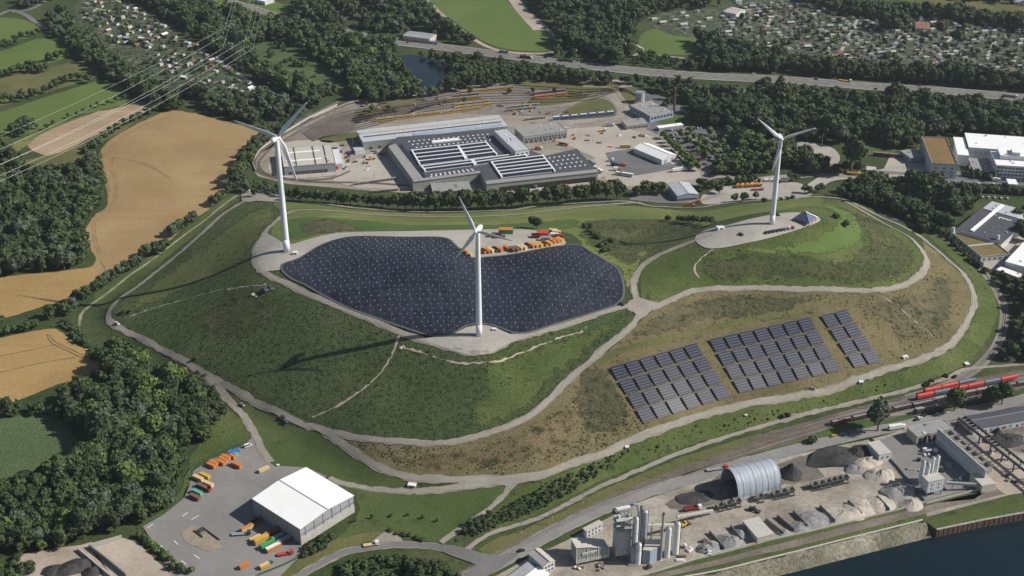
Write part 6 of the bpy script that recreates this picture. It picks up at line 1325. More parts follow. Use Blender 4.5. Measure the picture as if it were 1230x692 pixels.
for i, (px, py) in enumerate(hpx):
    g = gp(px, py)
    if hop is None:
        hop = thing('feed_hopper', 'open green grey feed hopper in the left run below the arched hall', 'hopper', g, .25, 'feed hoppers below the arched hall')
        q = MB(); a1, a2 = 2.3, 1.3
        q.add([(-a2,-a2,1.6),(a2,-a2,1.6),(a2,a2,1.6),(-a2,a2,1.6),(-a1,-a1,4.2),(a1,-a1,4.2),(a1,a1,4.2),(-a1,a1,4.2),(-a1+.2,-a1+.2,4.2),(a1-.2,-a1+.2,4.2),(a1-.2,a1-.2,4.2),(-a1+.2,a1-.2,4.2),(-a2+.1,-a2+.1,2.4),(a2-.1,-a2+.1,2.4),(a2-.1,a2-.1,2.4),(-a2+.1,a2-.1,2.4)],
              [(0,3,2,1),(0,1,5,4),(1,2,6,5),(2,3,7,6),(3,0,4,7),(4,5,9,8),(5,6,10,9),(6,7,11,10),(7,4,8,11),(9,13,12,8),(10,14,13,9),(11,15,14,10),(8,12,15,11),(12,13,14,15)]); q.build('bin', M['khaki'], hop)
        for sx in (-1,1):
            for sy in (-1,1): MB().box((sx*1.6,sy*1.6,-.3),(.3,.3,3)).build('leg', M['dark_metal'], hop)
        MB().box((0,-2.6,.8),(4.4,.9,.3)).build('belt', M['dark_metal'], hop)
    else:
        h2 = copy_tree(hop); h2.location = tuple(g)
        if i >= 7: h2['label'] = 'open green grey feed hopper in the right run behind the gravel bays'; h2['group'] = 'feed hoppers of the right run'
# heaps
def heap(px, py, r, h, mat, label, ell=1.0, rz=0.0, peaks=1, group=None):
    if 'bay' in label or 'heap le' in label: r *= 1.15; peaks = max(peaks, 3)
    g = gp(px, py); q = MB(); V, Fc = [], []; nr, na = 12, 32; rr = random.Random(int(px*7+py)); pk = [(rr.uniform(-.45,.45)*(peaks > 1), rr.uniform(-.3,.3)*(peaks > 1), rr.uniform(.7,1)) for _ in range(peaks)]
    ph = [rr.uniform(0, TAU) for _ in range(4)]
    for i in range(nr+1):
        for j in range(na):
            a = TAU*j/na; f = i/nr*(1+.10*math.sin(3*a+ph[0])+.07*math.sin(5*a+ph[1])); x, y = f*math.cos(a), f*math.sin(a)
            z = max((k_*max(0, 1-math.hypot(x-a_, y-b_)*(1.15 if peaks > 1 else 1))) for a_, b_, k_ in pk); z = z if i < nr else 0
            z = z*(1+.10*math.sin(7*a+ph[2]+9*f)+.06*math.sin(13*a-ph[3]+14*f)+rr.uniform(-.05,.05)*(2.6 if 'asphalt heap' in label or 'scrap' in label else 1)); V.append((x*r*ell, y*r, z*h-(.25 if i == nr else 0)))
    for i in range(nr):
        for j in range(na): Fc.append((i*na+j, (i+1)*na+j, (i+1)*na+(j+1)%na, i*na+(j+1)%na))
    q.add(V, Fc); o = q.build('material_heap', M[mat], smooth=True); o.location = (g[0], g[1], g[2]); o.rotation_euler = (0,0,rz); tag(o, label, 'heap', group); return o
M['heap_dark'] = ground('heap_dark', [(.3,(.035,.034,.034)),(.5,(.055,.053,.052)),(.7,(.085,.08,.077))], .1, .9, .35, bmp=1.0); M['heap_grey'] = ground('heap_grey', [(.3,(.19,.185,.18)),(.5,(.24,.235,.23)),(.7,(.30,.295,.285))], .1, .8, .25, bmp=.8)
M['heap_pale'] = ground('heap_pale', [(.3,(.34,.30,.25)),(.5,(.42,.38,.32)),(.7,(.50,.46,.40))], .1, .8, .2, bmp=.7)
heap(949.5,570,8.2,9,'heap_dark','dark cone of crushed asphalt right of the arched hall'); heap(1010,549,12,5,'heap_dark','long black asphalt heap along the works fence',2.0,.25,7); heap(1032,544,8,5.5,'heap_dark','black asphalt heap beside the cream shed',1.3,.3,3)
heap(1040,558,7,4,'heap_pale','upper pale rubble heap below the black asphalt',1.5,.2,3); heap(1030,564,6,3.4,'heap_grey','small mixed rubble heap at the left of the pale heaps',1.4,.3,3); heap(1056,572,8.5,6,'heap_pale','large pale rubble heap beside the concrete apron',1.2,.3,3)
heap(1078,592,8,5,'heap_grey','grey sand heap left of the batching plant',1.3,.3,2); heap(1094,607,7,4.2,'heap_pale','pale sand cone beside the batching plant legs',1.2,.2); heap(1060,605,7.5,3.2,'heap_pale','pale gravel heap in the rightmost bay',1.4,.3,2); heap(1040,610,8,3.4,'heap_pale','flat pale gravel heap in the second bay from the right',1.5,.25,2)
heap(1012,617,8.5,3.4,'heap_pale','flat pale gravel heap in the third bay from the right',1.5,.25,2); heap(983,625,8.5,3.6,'heap_grey','blue grey gravel heap in the wide middle bay',1.4,.25,3); heap(963,633,5.5,3,'heap_grey','small grey gravel heap right of the narrow bays',1.2,.25,1); heap(941,639,3.8,2.2,'heap_grey','tiny grey heap in the narrow bay',1.2,.25)
heap(893,641,6,3.6,'heap_grey','dark grey heap left of the beige shed',1.0,.3); heap(874,650,7,4.2,'heap_grey','grey heap left of the shed heap',1.2,.3,2); heap(853,658,6.5,3.8,'heap_grey','leftmost grey gravel heap near the white silos',1.3,.3,2)
heap(1208,530,8,4,'heap_dark','scrap metal heap before the painted warehouse',1.7,.2,5); heap(1198,520,3.6,5,'heap_dark','pointed dark heap at the gantry',1.0,.2); heap(1222,560,9,2.6,'heap_pale','pale sand heap at the right frame edge',1.6,.2,3); heap(835,598,7,2.2,'heap_dark','flat dark heap left of the arched hall',1.6,.3,2)
heap(84,682,8.5,4,'heap_dark','big dark heap in the walled yard bottom left',1.5,.3,4); heap(65,686,6,3,'heap_dark','lower dark heap at the left of the walled yard',1.4,.2,3); heap(112,688,6,4,'heap_dark','dark heap beside the concrete chute bottom left',1.1,.2,3)
def wall_run(pts, h, th, label, mat='pale_concrete', name='retaining_wall', cat='wall', z0=-.4, group=None):
    W_ = atv(pts); c = W_.mean(0); q = MB()
    for a_, b_ in zip(W_[:-1], W_[1:]):
        a2, b2 = a_-c, b_-c; q.beam((a2[0],a2[1],a2[2]+h/2+z0/2), (b2[0],b2[1],b2[2]+h/2+z0/2), th, h-z0)
    o = q.build(name, M[mat]); o.location = tuple(c); return tag(o, label, cat, group)
for i, (a_, b_) in enumerate([((852,641),(870,661)),((877,634),(891,651)),((919.5,626),(941,643)),((933,622),(954,639)),((952.5,616.5),(970,634.5)),((984.5,610),(1003,628.5)),((1018,604),(1035,620)),((1053,598.5),(1068,614.5))]):
    wall_run([a_, b_], 2.6, .5, f"{['leftmost','second','third','fourth','fifth','sixth','seventh','rightmost'][i]} dividing wall of the gravel bays counted from the left", 'dark_concrete', 'bay_wall')
wall_run([(742,700),(800,684),(850,668),(910,653),(970,640),(1035,624),(1075,614),(1112,605)], 1.3, .5, 'long low concrete wall along the river side of the works')
wall_run([(1046,527),(1062,545),(1078,562),(1094,582),(1110,602)], 1.6, .5, 'dark retaining wall along the left edge of the concrete apron', 'dark_concrete')
wall_run([(1112,606),(1150,596),(1182,588),(1200,582)], 1.8, .5, 'pale wall between batching plant and quay grass')
wall_run([(108,659),(147,648)], 3.2, .6, 'pale end wall of the dirt yard bottom left'); wall_run([(94,662),(120,684),(140,700)], 2.6, .8, 'narrow white wall beside the dark heaps bottom left'); wall_run([(108,659),(130,676),(152,694)], 3.0, .7, 'grey wall right of the chute bottom left', 'dark_concrete')
wall_run([(208,583),(222,575),(230,562),(258,547),(292,532)], 1.5, .12, 'green mesh fence between wood and container yard', 'hedge_green', 'mesh_fence', 'fence'); wall_run([(166,636),(196,619),(222,598),(228,584)], 1.4, .12, 'green mesh fence along the curved yard edge', 'hedge_green', 'mesh_fence', 'fence')
wall_run([(310,692),(340,680),(372,664),(392,654)], 1.5, .12, 'green mesh fence between white hall and access road', 'hedge_green', 'mesh_fence', 'fence')
wall_run([(307,206),(303,196),(312,181),(336,163),(372,142),(405,127)], 1.9, .5, 'pale noise barrier curving around the tram loop', 'pale_concrete', 'noise_barrier', 'wall')
wall_run([(806,180),(829,203)], 1.6, .2, 'straight fence between tent hall trees and car park', 'hedge_green', 'mesh_fence', 'fence')
# pit with ramp in the yard
g = gp(243,640); t = thing('loading_ramp', 'sunken loading ramp with dark steel walls in the yard centre', 'ramp', g, -.75)
MB().box((0,0,.02),(12,5,.06)).build('floor', M['dark_inside'], t)
for yy, l_, x_ in ((2.6,17,5),(-2.6,9,0)): MB().box((x_,yy,-.2),(l_,.35,1.6)).build('side_wall', M['brown_metal'], t)
MB().box((-1.5,0,.1),(3,3.4,1.5)).build('skip', M['dark_metal'], t); MB().box((1.8,-.3,.1),(2.2,3.4,1.2)).build('skip', M['khaki'], t)
cover('sand_patch', [(218,640),(232,632),(246,634),(262,648),(266,658),(254,664),(236,658),(222,650)], ground('sandy', [(.3,(.22,.19,.15)),(.5,(.27,.23,.18)),(.7,(.36,.28,.17))], .08, .5, .15), 3.6, jit=.3)
# quay platform and sheet piles
A = [gp(px, py)[:2] for px, py in ((1112,626.5),(1175,611),(1230,597),(1330,571))]; Bq = [un(px, py, 0)[:2] for px, py in ((1330,592),(1230,616),(1180,625),(1125,636.5))]
poly = [tuple(p) for p in A]+[tuple(p) for p in Bq]; q = MB().prism(poly, -8, .05).build('quay_platform', M['meadow_lush']); q['kind'] = 'structure'
t = thing('sheet_pile_wall', 'rusty brown sheet pile wall of the quay above the water', 'quay wall', (Bq[2][0], Bq[2][1], 0)); q = MB()
for a_, b_ in zip(Bq[:-1], Bq[1:]):
    n_ = int(np.linalg.norm(b_-a_)/1.6); dd = (b_-a_)/n_; nn_ = np.array([dd[1], -dd[0]])/np.linalg.norm(dd)
    if nn_[1] > 0: nn_ = -nn_
    for i in range(n_): p = a_+dd*(i+.5)+nn_*(.35 if i % 2 else .12); q.box((p[0]-Bq[2][0], p[1]-Bq[2][1], -8), (1.15,.4,8.0), math.atan2(dd[1], dd[0]))
q.build('piles', M['brown_metal'], t)
q = MB()
for a_, b_ in zip(Bq[:-1], Bq[1:]): q.beam((a_[0]-Bq[2][0],a_[1]-Bq[2][1],.25),(b_[0]-Bq[2][0],b_[1]-Bq[2][1],.25),1.2,.5)
q.build('capping_beam', M['aged_steel'], t)

# loose clutter of the works and the depot
rk = random.Random(21)
def clutter(zone, n_, lab, grp, mats):
    W_ = atv(zone)[:, :2]; lo, hi = W_.min(0), W_.max(0); k = 0
    while k < n_:
        x, y = rk.uniform(lo[0], hi[0]), rk.uniform(lo[1], hi[1])
        if not seg_dist(np.array([x]), np.array([y]), W_)[1][0]: continue
        k += 1; m_ = rk.choice(mats); q = MB(); ty = k % 4; a = rk.uniform(0, 3)
        if ty == 0:
            for i in range(3): q.box((0,0,i*.75),(2.4,1.2,.6),a+.04*i)
        elif ty == 1:
            for i in range(5): q.tube((-2.5,i*.5-1,.25),(2.5+rk.uniform(-.6,.6),i*.5-1,.25),.22,6)
            for i in range(3): q.tube((-2.3,i*.5-.6,.65),(2.2,i*.5-.6,.65),.22,6)
        elif ty == 2: q.box((0,0,0),(3.6,2.2,1.3),a,0,.9); q.box((.5,0,1.3),(1.4,1.6,.8),a,0,.8)
        else:
            for i in range(4): q.box((rk.uniform(-2,2),rk.uniform(-1.5,1.5),0),(rk.uniform(.8,1.8),rk.uniform(.6,1.6),rk.uniform(.5,1.4)),a+i)
        nm, wd_ = (('pallet_stack','stacked crates'),('pipe_bundle','stacked steel pipes'),('machine_crate','covered machine block'),('scrap_pile','small pile of blocks'))[ty]
        o = q.build(nm, M[m_]); o.location = (x, y, float(zf(x, y))+.35); tag(o, wd_+' '+lab, wd_.split()[-1], wd_+' '+grp)
clutter([(640,690),(690,684),(740,690),(800,680),(860,664),(850,650),(830,650),(800,676),(700,680)], 16, 'lying between the asphalt plant and the quay track', 'by the asphalt plant', ['aged_steel','brown_metal','white_paint','dark_metal'])
clutter([(1090,560),(1110,545),(1150,560),(1175,585),(1150,592),(1135,588),(1100,575)], 14, 'lying in front of the white clad wall', 'before the clad wall', ['aged_steel','grey_metal','white_paint','hedge_green'])
clutter([(1175,520),(1230,515),(1260,540),(1230,580),(1205,590),(1190,560)], 16, 'lying around the dark gantry at the right edge', 'around the gantry', ['aged_steel','brown_metal','dark_metal','pale_concrete'])
clutter([(400,176),(440,172),(462,182),(455,205),(415,206),(408,190)], 22, 'standing between loop hall and main depot hall', 'left of the depot hall', ['aged_steel','brown_metal','white_paint','dark_metal','blue_paint'])
clutter([(650,166),(720,160),(790,164),(770,170),(730,180),(700,180),(690,176)], 14, 'standing on the light forecourt right of the depot', 'on the depot forecourt', ['brown_metal','white_paint','dark_metal','orange_paint'])
clutter([(590,124),(660,122),(700,146),(640,150),(616,140)], 26, 'standing among the stabling tracks behind the depot', 'among the stabling tracks', ['brown_metal','dark_metal','aged_steel','yellow_paint'])
clutter([(470,136),(540,128),(545,116),(500,120),(440,132)], 12, 'standing among the left stabling tracks behind the depot', 'among the left stabling tracks', ['brown_metal','dark_metal','aged_steel'])
# ------------------------------------------------------------------ vehicles
M['tyre'] = solid('tyre', (.02,.02,.02), .9); M['cladding_cream'] = solid('cladding_cream', (.55,.50,.40), .8)
def make_car(L=4.4, Wc=1.8, H=1.45, van=False):
    t = thing('parked_car', 'x', 'car')
    b_ = MB(); zb, zs = .28, .85 if not van else 1.05
    P = [(-L/2,.35),(-L/2,zs-.05),(-L*.46,zs),(L*.30,zs),(L*.47,zs-.12),(L/2,.45),(L/2-.05,.3)]
    V = [(x,-Wc/2,z) for x,z in P]+[(x,Wc/2,z) for x,z in P]; n_ = len(P)
    b_.add(V, [tuple(range(n_)), tuple(range(2*n_-1,n_-1,-1))]+[(i+n_,(i+1)%n_+n_,(i+1)%n_,i) for i in range(n_)])
    if van: x0, x1, x2, x3 = -L*.49, -L*.48, L*.18, L*.34
    else: x0, x1, x2, x3 = -L*.44, -L*.30, L*.08, L*.26
    b_.add([(x1,-Wc*.40,H-.04),(x2,-Wc*.40,H-.04),(x2,Wc*.40,H-.04),(x1,Wc*.40,H-.04),(x1,-Wc*.40,H),(x2,-Wc*.40,H),(x2,Wc*.40,H),(x1,Wc*.40,H)], [(4,5,6,7),(0,1,5,4),(1,2,6,5),(2,3,7,6),(3,0,4,7)])
    b_.build('body', M['silver_paint'], t)
    g_ = MB(); A = [(x0,-Wc*.47,zs),(x3,-Wc*.47,zs),(x3,Wc*.47,zs),(x0,Wc*.47,zs)]; B = [(x1,-Wc*.40,H-.04),(x2,-Wc*.40,H-.04),(x2,Wc*.40,H-.04),(x1,Wc*.40,H-.04)]
    g_.add(A+B, [(0,1,5,4),(1,2,6,5),(2,3,7,6),(3,0,4,7)]); g_.build('windows', M['glass'], t)
    for sx in (-.31,.31):
        for sy in (-1,1): MB().tube((sx*L,sy*(Wc/2-.18),.32),(sx*L,sy*(Wc/2+.02),.32),.32,8).build('wheel', M['tyre'], t)
    return t
CAR = make_car(); VAN = make_car(5.2,1.95,2.1,True); used = {}
CC = {'white':'white_paint','black':'black_paint','silver':'silver_paint','red':'red_paint','blue':'darkblue_paint','yellow':'yellow_paint','grey':'grey_metal','green':'teal_paint'}
def car(px, py, rz, colr, label, group=None, proto=None, name='parked_car', cat='car', dz=0.0):
    proto = proto or CAR; g = at(px, py)
    if id(proto) not in used: t = proto; used[id(proto)] = 1
    else: t = copy_tree(proto)
    t.location = (g[0], g[1], g[2]+dz+.2); t.rotation_euler = (0,0,rz); t.name = name; t['label'] = label; t['category'] = cat
    if group: t['group'] = group
    elif 'group' in t: del t['group']
    for ch in kids(t):
        if ch.name.startswith('body'): setmat(ch, M[CC[colr]])
    return t
rc = random.Random(4)
def pdir(a, b_):
    p, q = at(*a), at(*b_); return math.atan2(q[1]-p[1], q[0]-p[0])
# car park beside the depot
rows = [((800,158),(862,153)),((806,163),(838,159)),((810,168),(872,162)),((812,173),(850,168)),((818,179),(880,170)),((822,184),(856,180)),((828,189),(868,183)),((834,194),(862,190)),((838,199),(852,197))]
for a_, b_ in rows:
    p, q = at(*a_)[:2], at(*b_)[:2]; n_ = int(np.linalg.norm(q-p)/3.1); d = pdir(a_, b_)
    for i in range(n_):
        if rc.random() < .22: continue
        w_ = p+(q-p)*i/n_; px, py, _ = proj(w_[0], w_[1], 0); cl = rc.choice(['black','black','grey','silver','white','blue','blue','red'])
        car(px, py, d+math.pi/2+rc.uniform(-.05,.05), cl, f'small {cl} car standing in the depot car park', f'{cl} cars of the depot car park', dz=.2)
for i in range(9): car(1150+i*7.5, 236+i*.4, 1.4, rc.choice(['white','silver','white']), 'pale car in the short row above the dark roof hall', 'cars above the dark roof hall')
for i in range(10): px = 1130+i*9; car(px, 219.5+i*.35, .1+rc.uniform(-.1,1.4), 'white' if i%2 else 'grey', f"{'white' if i%2 else 'grey'} car parked along the street before the white offices", f"{'white' if i%2 else 'grey'} cars before the white offices")
d = pdir((918,281),(950,275))
for i in range(8):
    px, py = 920.5+i*4.6, 280.8-i*.85; cl = ['black','black','blue','black','blue','silver','white','red'][i]
    car(px, py, d+1.1, cl, f"{['leftmost','second','third','fourth','fifth','sixth','seventh','rightmost'][i]} car, {cl}, of the row below the right turbine", dz=.6)
for px, py, cl, lb in ((890,283,'black','dark car alone on the gravel left of the right turbine'),(934,259.5,'black','dark car parked above the foot of the right turbine'),(141,390,'white','white car driving along the bend of the perimeter road'),(145.5,378,'black','dark car parked inside the bend of the perimeter road'),(291,488,'grey','grey car on the grass between the two left roads'),(238,449,'black','dark car parked at the fork of the left roads'),(976,468.5,'silver','silver car on the perimeter road below the solar tables'),(747,367,'black','dark car at the junction by the membrane corner'),
                       (343,508,'blue','dark blue car beside the lower perimeter road'),(641,632,'white','white car passing on the cycle path'),):
    if lb.startswith('white car passing'): continue
    car(px, py, pdir((px,py),(px+10,py+5)), cl, lb, dz=.5)
for px, py, cl, lb in ((1001,525,'yellow','yellow car, leftmost of the four parked by the main road'),(1011,523,'green','dark green car, second of the four by the main road'),(1021,520.5,'red','red car, third of the four parked by the main road'),(1031,518.5,'silver','silver car, rightmost of the four by the main road'),(1104,503.5,'white','white car beside the two dark ones above the workshop'),(1108,501,'black','black car parked above the workshop roof'),(1101,505.5,'black','second black car left of the white one above the workshop'),
                       (1126,499,'silver','silver car right of the white one above the workshop'),(1135,496.5,'white','white car between the tall trees above the workshop'),(1159,490,'black','black car in the shade of the broad tree'),(626,663,'black','black car driving on the main road at the bottom')):
    car(px, py, pdir((px,py),(px+10,py-2.6)), cl, lb, dz=.3)
hwc = 0
for px, py, cl in ((655,70,'black'),(686,75,'black'),(694,74,'blue'),(630,67,'black'),(785,81,'blue'),(812,92,'silver'),(475,48,'grey'),(462,45,'black'),(490,52,'red'),(1052,108,'black'),(905,90,'white'),(980,96,'black'),(1105,104,'silver'),(1180,118,'blue')):
    car(px, py, pdir((px-8,py-1),(px+8,py+1)), cl, f'{cl} car driving on the far motorway', f'{cl} cars on the motorway', name='car', dz=.4)
# vans
for px, py, cl, rz, lb in ((297,229.5,'white',-.2,'white van parked at the upper end of the perimeter road'),(316,232,'white',-.2,'white van nearer the trees at the upper road junction'),(321,234,'black',-.2,'dark van at the upper road junction'),(298,537,'white',.6,'blue and white van at the tip of the container yard'),(1112,542,'white',.3,'white van beside the grey workshop')):
    car(px, py, rz, cl, lb, proto=VAN, name='parked_van', cat='van', dz=.3)
# trucks
def truck(px, py, rz, cab, box, label, L=9, Wt=2.5, H=2.6, kind='box', name='truck', cat='truck', dz=.3):
    g = at(px, py); t = thing(name, label, cat, (g[0],g[1],g[2]+dz), rz); x0 = -L/2
    c = MB().box((L/2-1.1,0,.6),(2.2,Wt,2.1),0,0,.94).build('cab', M[cab], t); MB().box((L/2-.03,0,1.5),(.12,Wt*.86,.85)).build('windscreen', M['glass'], c)
    MB().box((-.6,0,.55),(L-1.2,1.2,.3)).build('chassis', M['dark_metal'], t)
    if kind == 'box': MB().box((x0+(L-2.6)/2,0,.9),(L-2.6,Wt,H)).build('cargo_box', M[box], t)
    elif kind == 'tipper':
        q = MB(); l2 = L-2.8; q.box((x0+l2/2,0,.9),(l2,Wt,.25))
        for sy in (-1,1): q.box((x0+l2/2,sy*(Wt/2-.06),1.15),(l2,.12,1.2))
        for sx in (0,1): q.box((x0+.06+sx*(l2-.12),0,1.15),(.12,Wt-.24,1.2))
        q.build('tipper_body', M[box], t)
    elif kind == 'flat': MB().box((x0+(L-2.6)/2,0,.9),(L-2.6,Wt,.2)).build('flatbed', M[box], t)
    elif kind == 'drum': MB().tube((x0+.3,0,2.6),(L/2-2.9,0,1.9),.75,14,1.15).build('mixer_drum', M[box], t)
    elif kind == 'tank': MB().tube((x0,0,1.9),(L/2-2.5,0,1.9),1.15,14).build('tank', M[box], t)
    for sx in (-.40,-.27,.33):
        for sy in (-1,1): MB().tube((sx*L,sy*(Wt/2-.3),.48),(sx*L,sy*Wt/2,.48),.48,10).build('wheel', M['tyre'], t)
    return t
def bus(px, py, rz, label, L=13, mat='white_paint', dz=.3, stripe='glass'):
    g = at(px, py); t = thing('bus', label, 'bus', (g[0],g[1],g[2]+dz), rz)
    b_ = MB().box((0,0,.4),(L,2.5,2.7)).build('body', M[mat], t)
    for sy in (-1,1): MB().box((0,sy*1.27,1.5),(L*.94,.06,.9)).build('window_band', M[stripe], b_)
    MB().box((L/2+.01,0,1.2),(.06,2.2,1.4)).build('windscreen', M['glass'], b_); MB().box((-L*.2,0,3.1),(2.4,1.6,.3)).build('roof_unit', M['grey_metal'], b_)
    for sx in (-.3,.33):
        for sy in (-1,1): MB().tube((sx*L,sy*.95,.48),(sx*L,sy*1.27,.48),.48,10).build('wheel', M['tyre'], t)
TR = [(632,70.5,'white_paint','darkred_paint','dark red lorry in the middle of the far motorway',16,'box','mw'),(1213,117,'white_paint','silver_paint','white tank lorry on the motorway near the right edge',16,'tank','mw'),(520,53,'blue_paint','silver_paint','blue and white lorry on the motorway above the pond',12,'box','mw'),(605,64,'black_paint','grey_metal','dark lorry on the motorway right of the pond',11,'box','mw'),(1015,98,'white_paint','yellow_paint','yellow lorry on the motorway behind trees',14,'flat','mw'),
      (677,175,'orange_paint','brown_metal','brown and orange lorry on the depot forecourt',10,'tipper','y'),(751,178,'yellow_paint','cream_paint','cream coloured lorry on the light depot forecourt',11,'box','y'),(733,152,'white_paint','silver_paint','silver lorry near the low depot office',9,'box','y'),(724,158,'white_paint','yellow_paint','white and yellow lorry on the depot track',8,'flat','y'),(747,200,'orange_paint','orange_paint','orange lorry on the dark depot parking area',8,'tipper','y'),
      (741,205,'orange_paint','white_paint','orange road sweeper on the dark depot parking area',7,'box','y'),(738,199.5,'darkblue_paint','darkblue_paint','blue van like lorry on the depot parking area',7,'box','y'),(733,194,'white_paint','grey_metal','white lorry at the left edge of the depot parking area',7,'flat','y'),(647,180,'white_paint','orange_paint','white and orange truck beside the blue grey block',8,'tipper','y'),(827,249,'orange_paint','orange_paint','orange tipper truck on the road below the blue hall',11,'tipper','y'),
      (836,244,'red_paint','brown_metal','small red lorry at the corner of the blue hall',7,'flat','y'),(910,229,'silver_paint','darkred_paint','red and silver lorry on the gravel yard',12,'flat','y'),(1028,211,'yellow_paint','yellow_paint','long yellow lorry at the junction by the very tall tree',17,'tank','y'),(678,225,'orange_paint','orange_paint','orange truck before the depot gates',7,'tipper','y'),(640,226,'grey_metal','darkblue_paint','dark truck before the depot gates',8,'box','y'),
      (446,656,'white_paint','cream_paint','white flatbed truck on the bottom access road',9,'flat','b'),(343,667,'red_paint','red_paint','red hook lift truck beside the white hall',9,'flat','b'),(861,565,'red_paint','silver_paint','red lorry with trailer entering beside the arched hall',14,'flat','b'),(832,613,'white_paint','darkred_paint','dark red tipper truck below the heap left of the arched hall',11,'tipper','b'),(1117,545,'white_paint','silver_paint','white concrete mixer truck below the clad wall',9,'drum','b'),
      (1077,516,'white_paint','white_paint','white lorry parked by the grey workshop',12,'box','b'),(1196,218,'white_paint','white_paint','white lorry before the office block',8,'box','y'),(768,214,'white_paint','white_paint','white box trailer right of the tent hall',17,'box','y'),(816,206,'white_paint','white_paint','white semi trailer below the tent hall',15,'box','y')]
for px, py, cb_, bx_, lb, L_, kd, zone in TR:
    if lb.startswith('white box trailer'): continue
    truck(px, py, pdir((px-8,py-(1 if zone == 'mw' else 0)),(px+8,py+(1 if zone == 'mw' else (-2.4 if zone == 'b' else 1)))) if zone != 'y' else rc.uniform(-.5,.3), cb_, bx_, lb, L_, kind=kd, dz=.5)
bus(750,211.5,math.radians(-22),'white articulated bus on the dark depot parking area', 17, dz=.5); bus(711,197,math.radians(-62),'left grey bus beside the depot roof corner', 11, 'silver_paint'); bus(719,206,math.radians(-62),'right white bus beside the depot roof corner', 14)
# wheel loaders, excavator
def loader(px, py, rz, label, mat='yellow_paint'):
    g = at(px, py); t = thing('wheel_loader', label, 'wheel loader', (g[0],g[1],g[2]+.3), rz); MB().box((-1.6,0,.8),(3.0,2.2,1.4),0,0,.9).build('engine_cover', M[mat], t); c = MB().box((.2,0,1.0),(1.5,1.7,2.2),0,0,.85).build('cab', M[mat], t); MB().box((.2,0,2.0),(1.62,1.5,.9)).build('windows', M['glass'], c)
    for sy in (-.6,.6): MB().beam((.9,sy,1.6),(3.2,sy,.6),.25,.35).build('lift_arm', M[mat], t)
    MB().add([(3,-1.5,.1),(3,1.5,.1),(4.2,1.5,.2),(4.2,-1.5,.2),(3,-1.5,1.3),(3,1.5,1.3)], [(3,2,1,0),(0,1,5,4),(0,4,3),(1,2,5)]).build('bucket', M['dark_metal'], t)
    for sx in (-1.7,1.5):
        for sy in (-1,1): MB().tube((sx,sy*.75,.75),(sx,sy*1.3,.75),.75,12).build('wheel', M['tyre'], t)
loader(822.5,632,.6,'yellow wheel loader under the pale conveyor'); loader(905,614,-.5,'dark wheel loader below the feed hoppers','dark_metal'); loader(446,192,.5,'yellow loader on the concrete left of the depot'); loader(460,186,2.6,'orange digger beside the depot wing shadow','orange_paint'); loader(1128,588,.2,'small white loader under the inclined conveyor','white_paint')
# ------------------------------------------------------------------ skips and containers
def make_skip(L=6.6, Wc=2.4, H=2.2, closed=False):
    t = thing('skip_container', 'x', 'container'); q = MB(); q.box((0,0,.25),(L,Wc,.12))
    for sy in (-1,1): q.box((0,sy*(Wc/2-.05),.37),(L,.1,H-.2))
    for sx in (-1,1): q.box((sx*(L/2-.05),0,.37),(.1,Wc-.2,H-.2))
    for k in range(8):
        for sy in (-1,1): q.box((-L/2+.4+k*(L-.8)/7,sy*(Wc/2+.04),.45),(.14,.1,H-.4))
    for sy in (-1,1): q.box((0,sy*Wc/2,H+.12),(L+.1,.18,.14))
    q.build('shell', M['orange_paint'], t)
    for sy in (-.6,.6): MB().box((0,sy,0),(L,.16,.25)).build('skid', M['dark_metal'], t)
    if closed: MB().box((0,0,H+.15),(L-.1,Wc-.1,.12)).build('lid', M['orange_paint'], t)
    else: MB().box((0,0,.4),(L-.4,Wc-.4,H*.45)).build('contents', M['dark_inside'], t)
    return t
SK = {True: make_skip(closed=True), False: make_skip()}; su = {}
KM = {'orange':'orange_paint','yellow':'yellow_paint','beige':'cream_paint','brown':'brown_metal','red':'red_paint','grey':'grey_metal','green':'green_paint','mint':'teal_paint','white':'white_paint','blue':'blue_paint','rusty':'darkred_paint'}
def skip(px, py, rz, colr, label, closed=True, sc_=(1,1,1), group=None, top=None, dz=.62, name='skip_container'):
    g = at(px, py); p = SK[closed]
    if closed not in su: t = p; su[closed] = 1
    else: t = copy_tree(p)
    t.name = name; t.location = (g[0],g[1],g[2]+dz); t.rotation_euler = (0,0,rz); t.scale = sc_; t['label'] = label
    if group: t['group'] = group
    elif 'group' in t: del t['group']
    for ch in kids(t):
        if ch.name.startswith('shell'): setmat(ch, M[KM[colr]])
        if ch.name.startswith('lid'): setmat(ch, M[KM[top or colr]])
    return t
rows_ = [(580.5,304,'orange',0),(585.5,303.5,'orange',1),(589.5,303,'beige',1),(595,302,'brown',0),(600,302,'orange',1),(609,300.5,'orange',1),(615,302,'brown',1),(619.5,301.5,'brown',1),(624.5,300,'beige',1),(629,299.5,'beige',1),(634,297.5,'brown',0),(638.5,297.5,'orange',1),(643,297,'yellow',1),(648,296.5,'yellow',1),(654,295.5,'orange',0),(659.5,294.8,'yellow',1),(664,292.5,'orange',1),(668.5,291.5,'orange',1),(672.5,290.5,'yellow',1)]
onames = ['leftmost','second','third','fourth','fifth','sixth','seventh','eighth','ninth','tenth','eleventh','twelfth','thirteenth','fourteenth','fifteenth','sixteenth','seventeenth','eighteenth','rightmost']
for i, (px, py, cl, cz) in enumerate(rows_): skip(px, py, math.radians(-52), cl, f"{onames[i]} container, {cl}, of the slanted row at the membrane edge", bool(cz))
skip(652,284.5,0,'red','big red container on the gravel yard beside the membrane', sc_=(1.35,2.2,1.5)); skip(655,289.5,0,'grey','grey white container in front of the big red one', sc_=(1.1,1.5,1.2)); skip(643,286,0,'rusty','dark container left of the big red one', False, sc_=(.9,2,1))
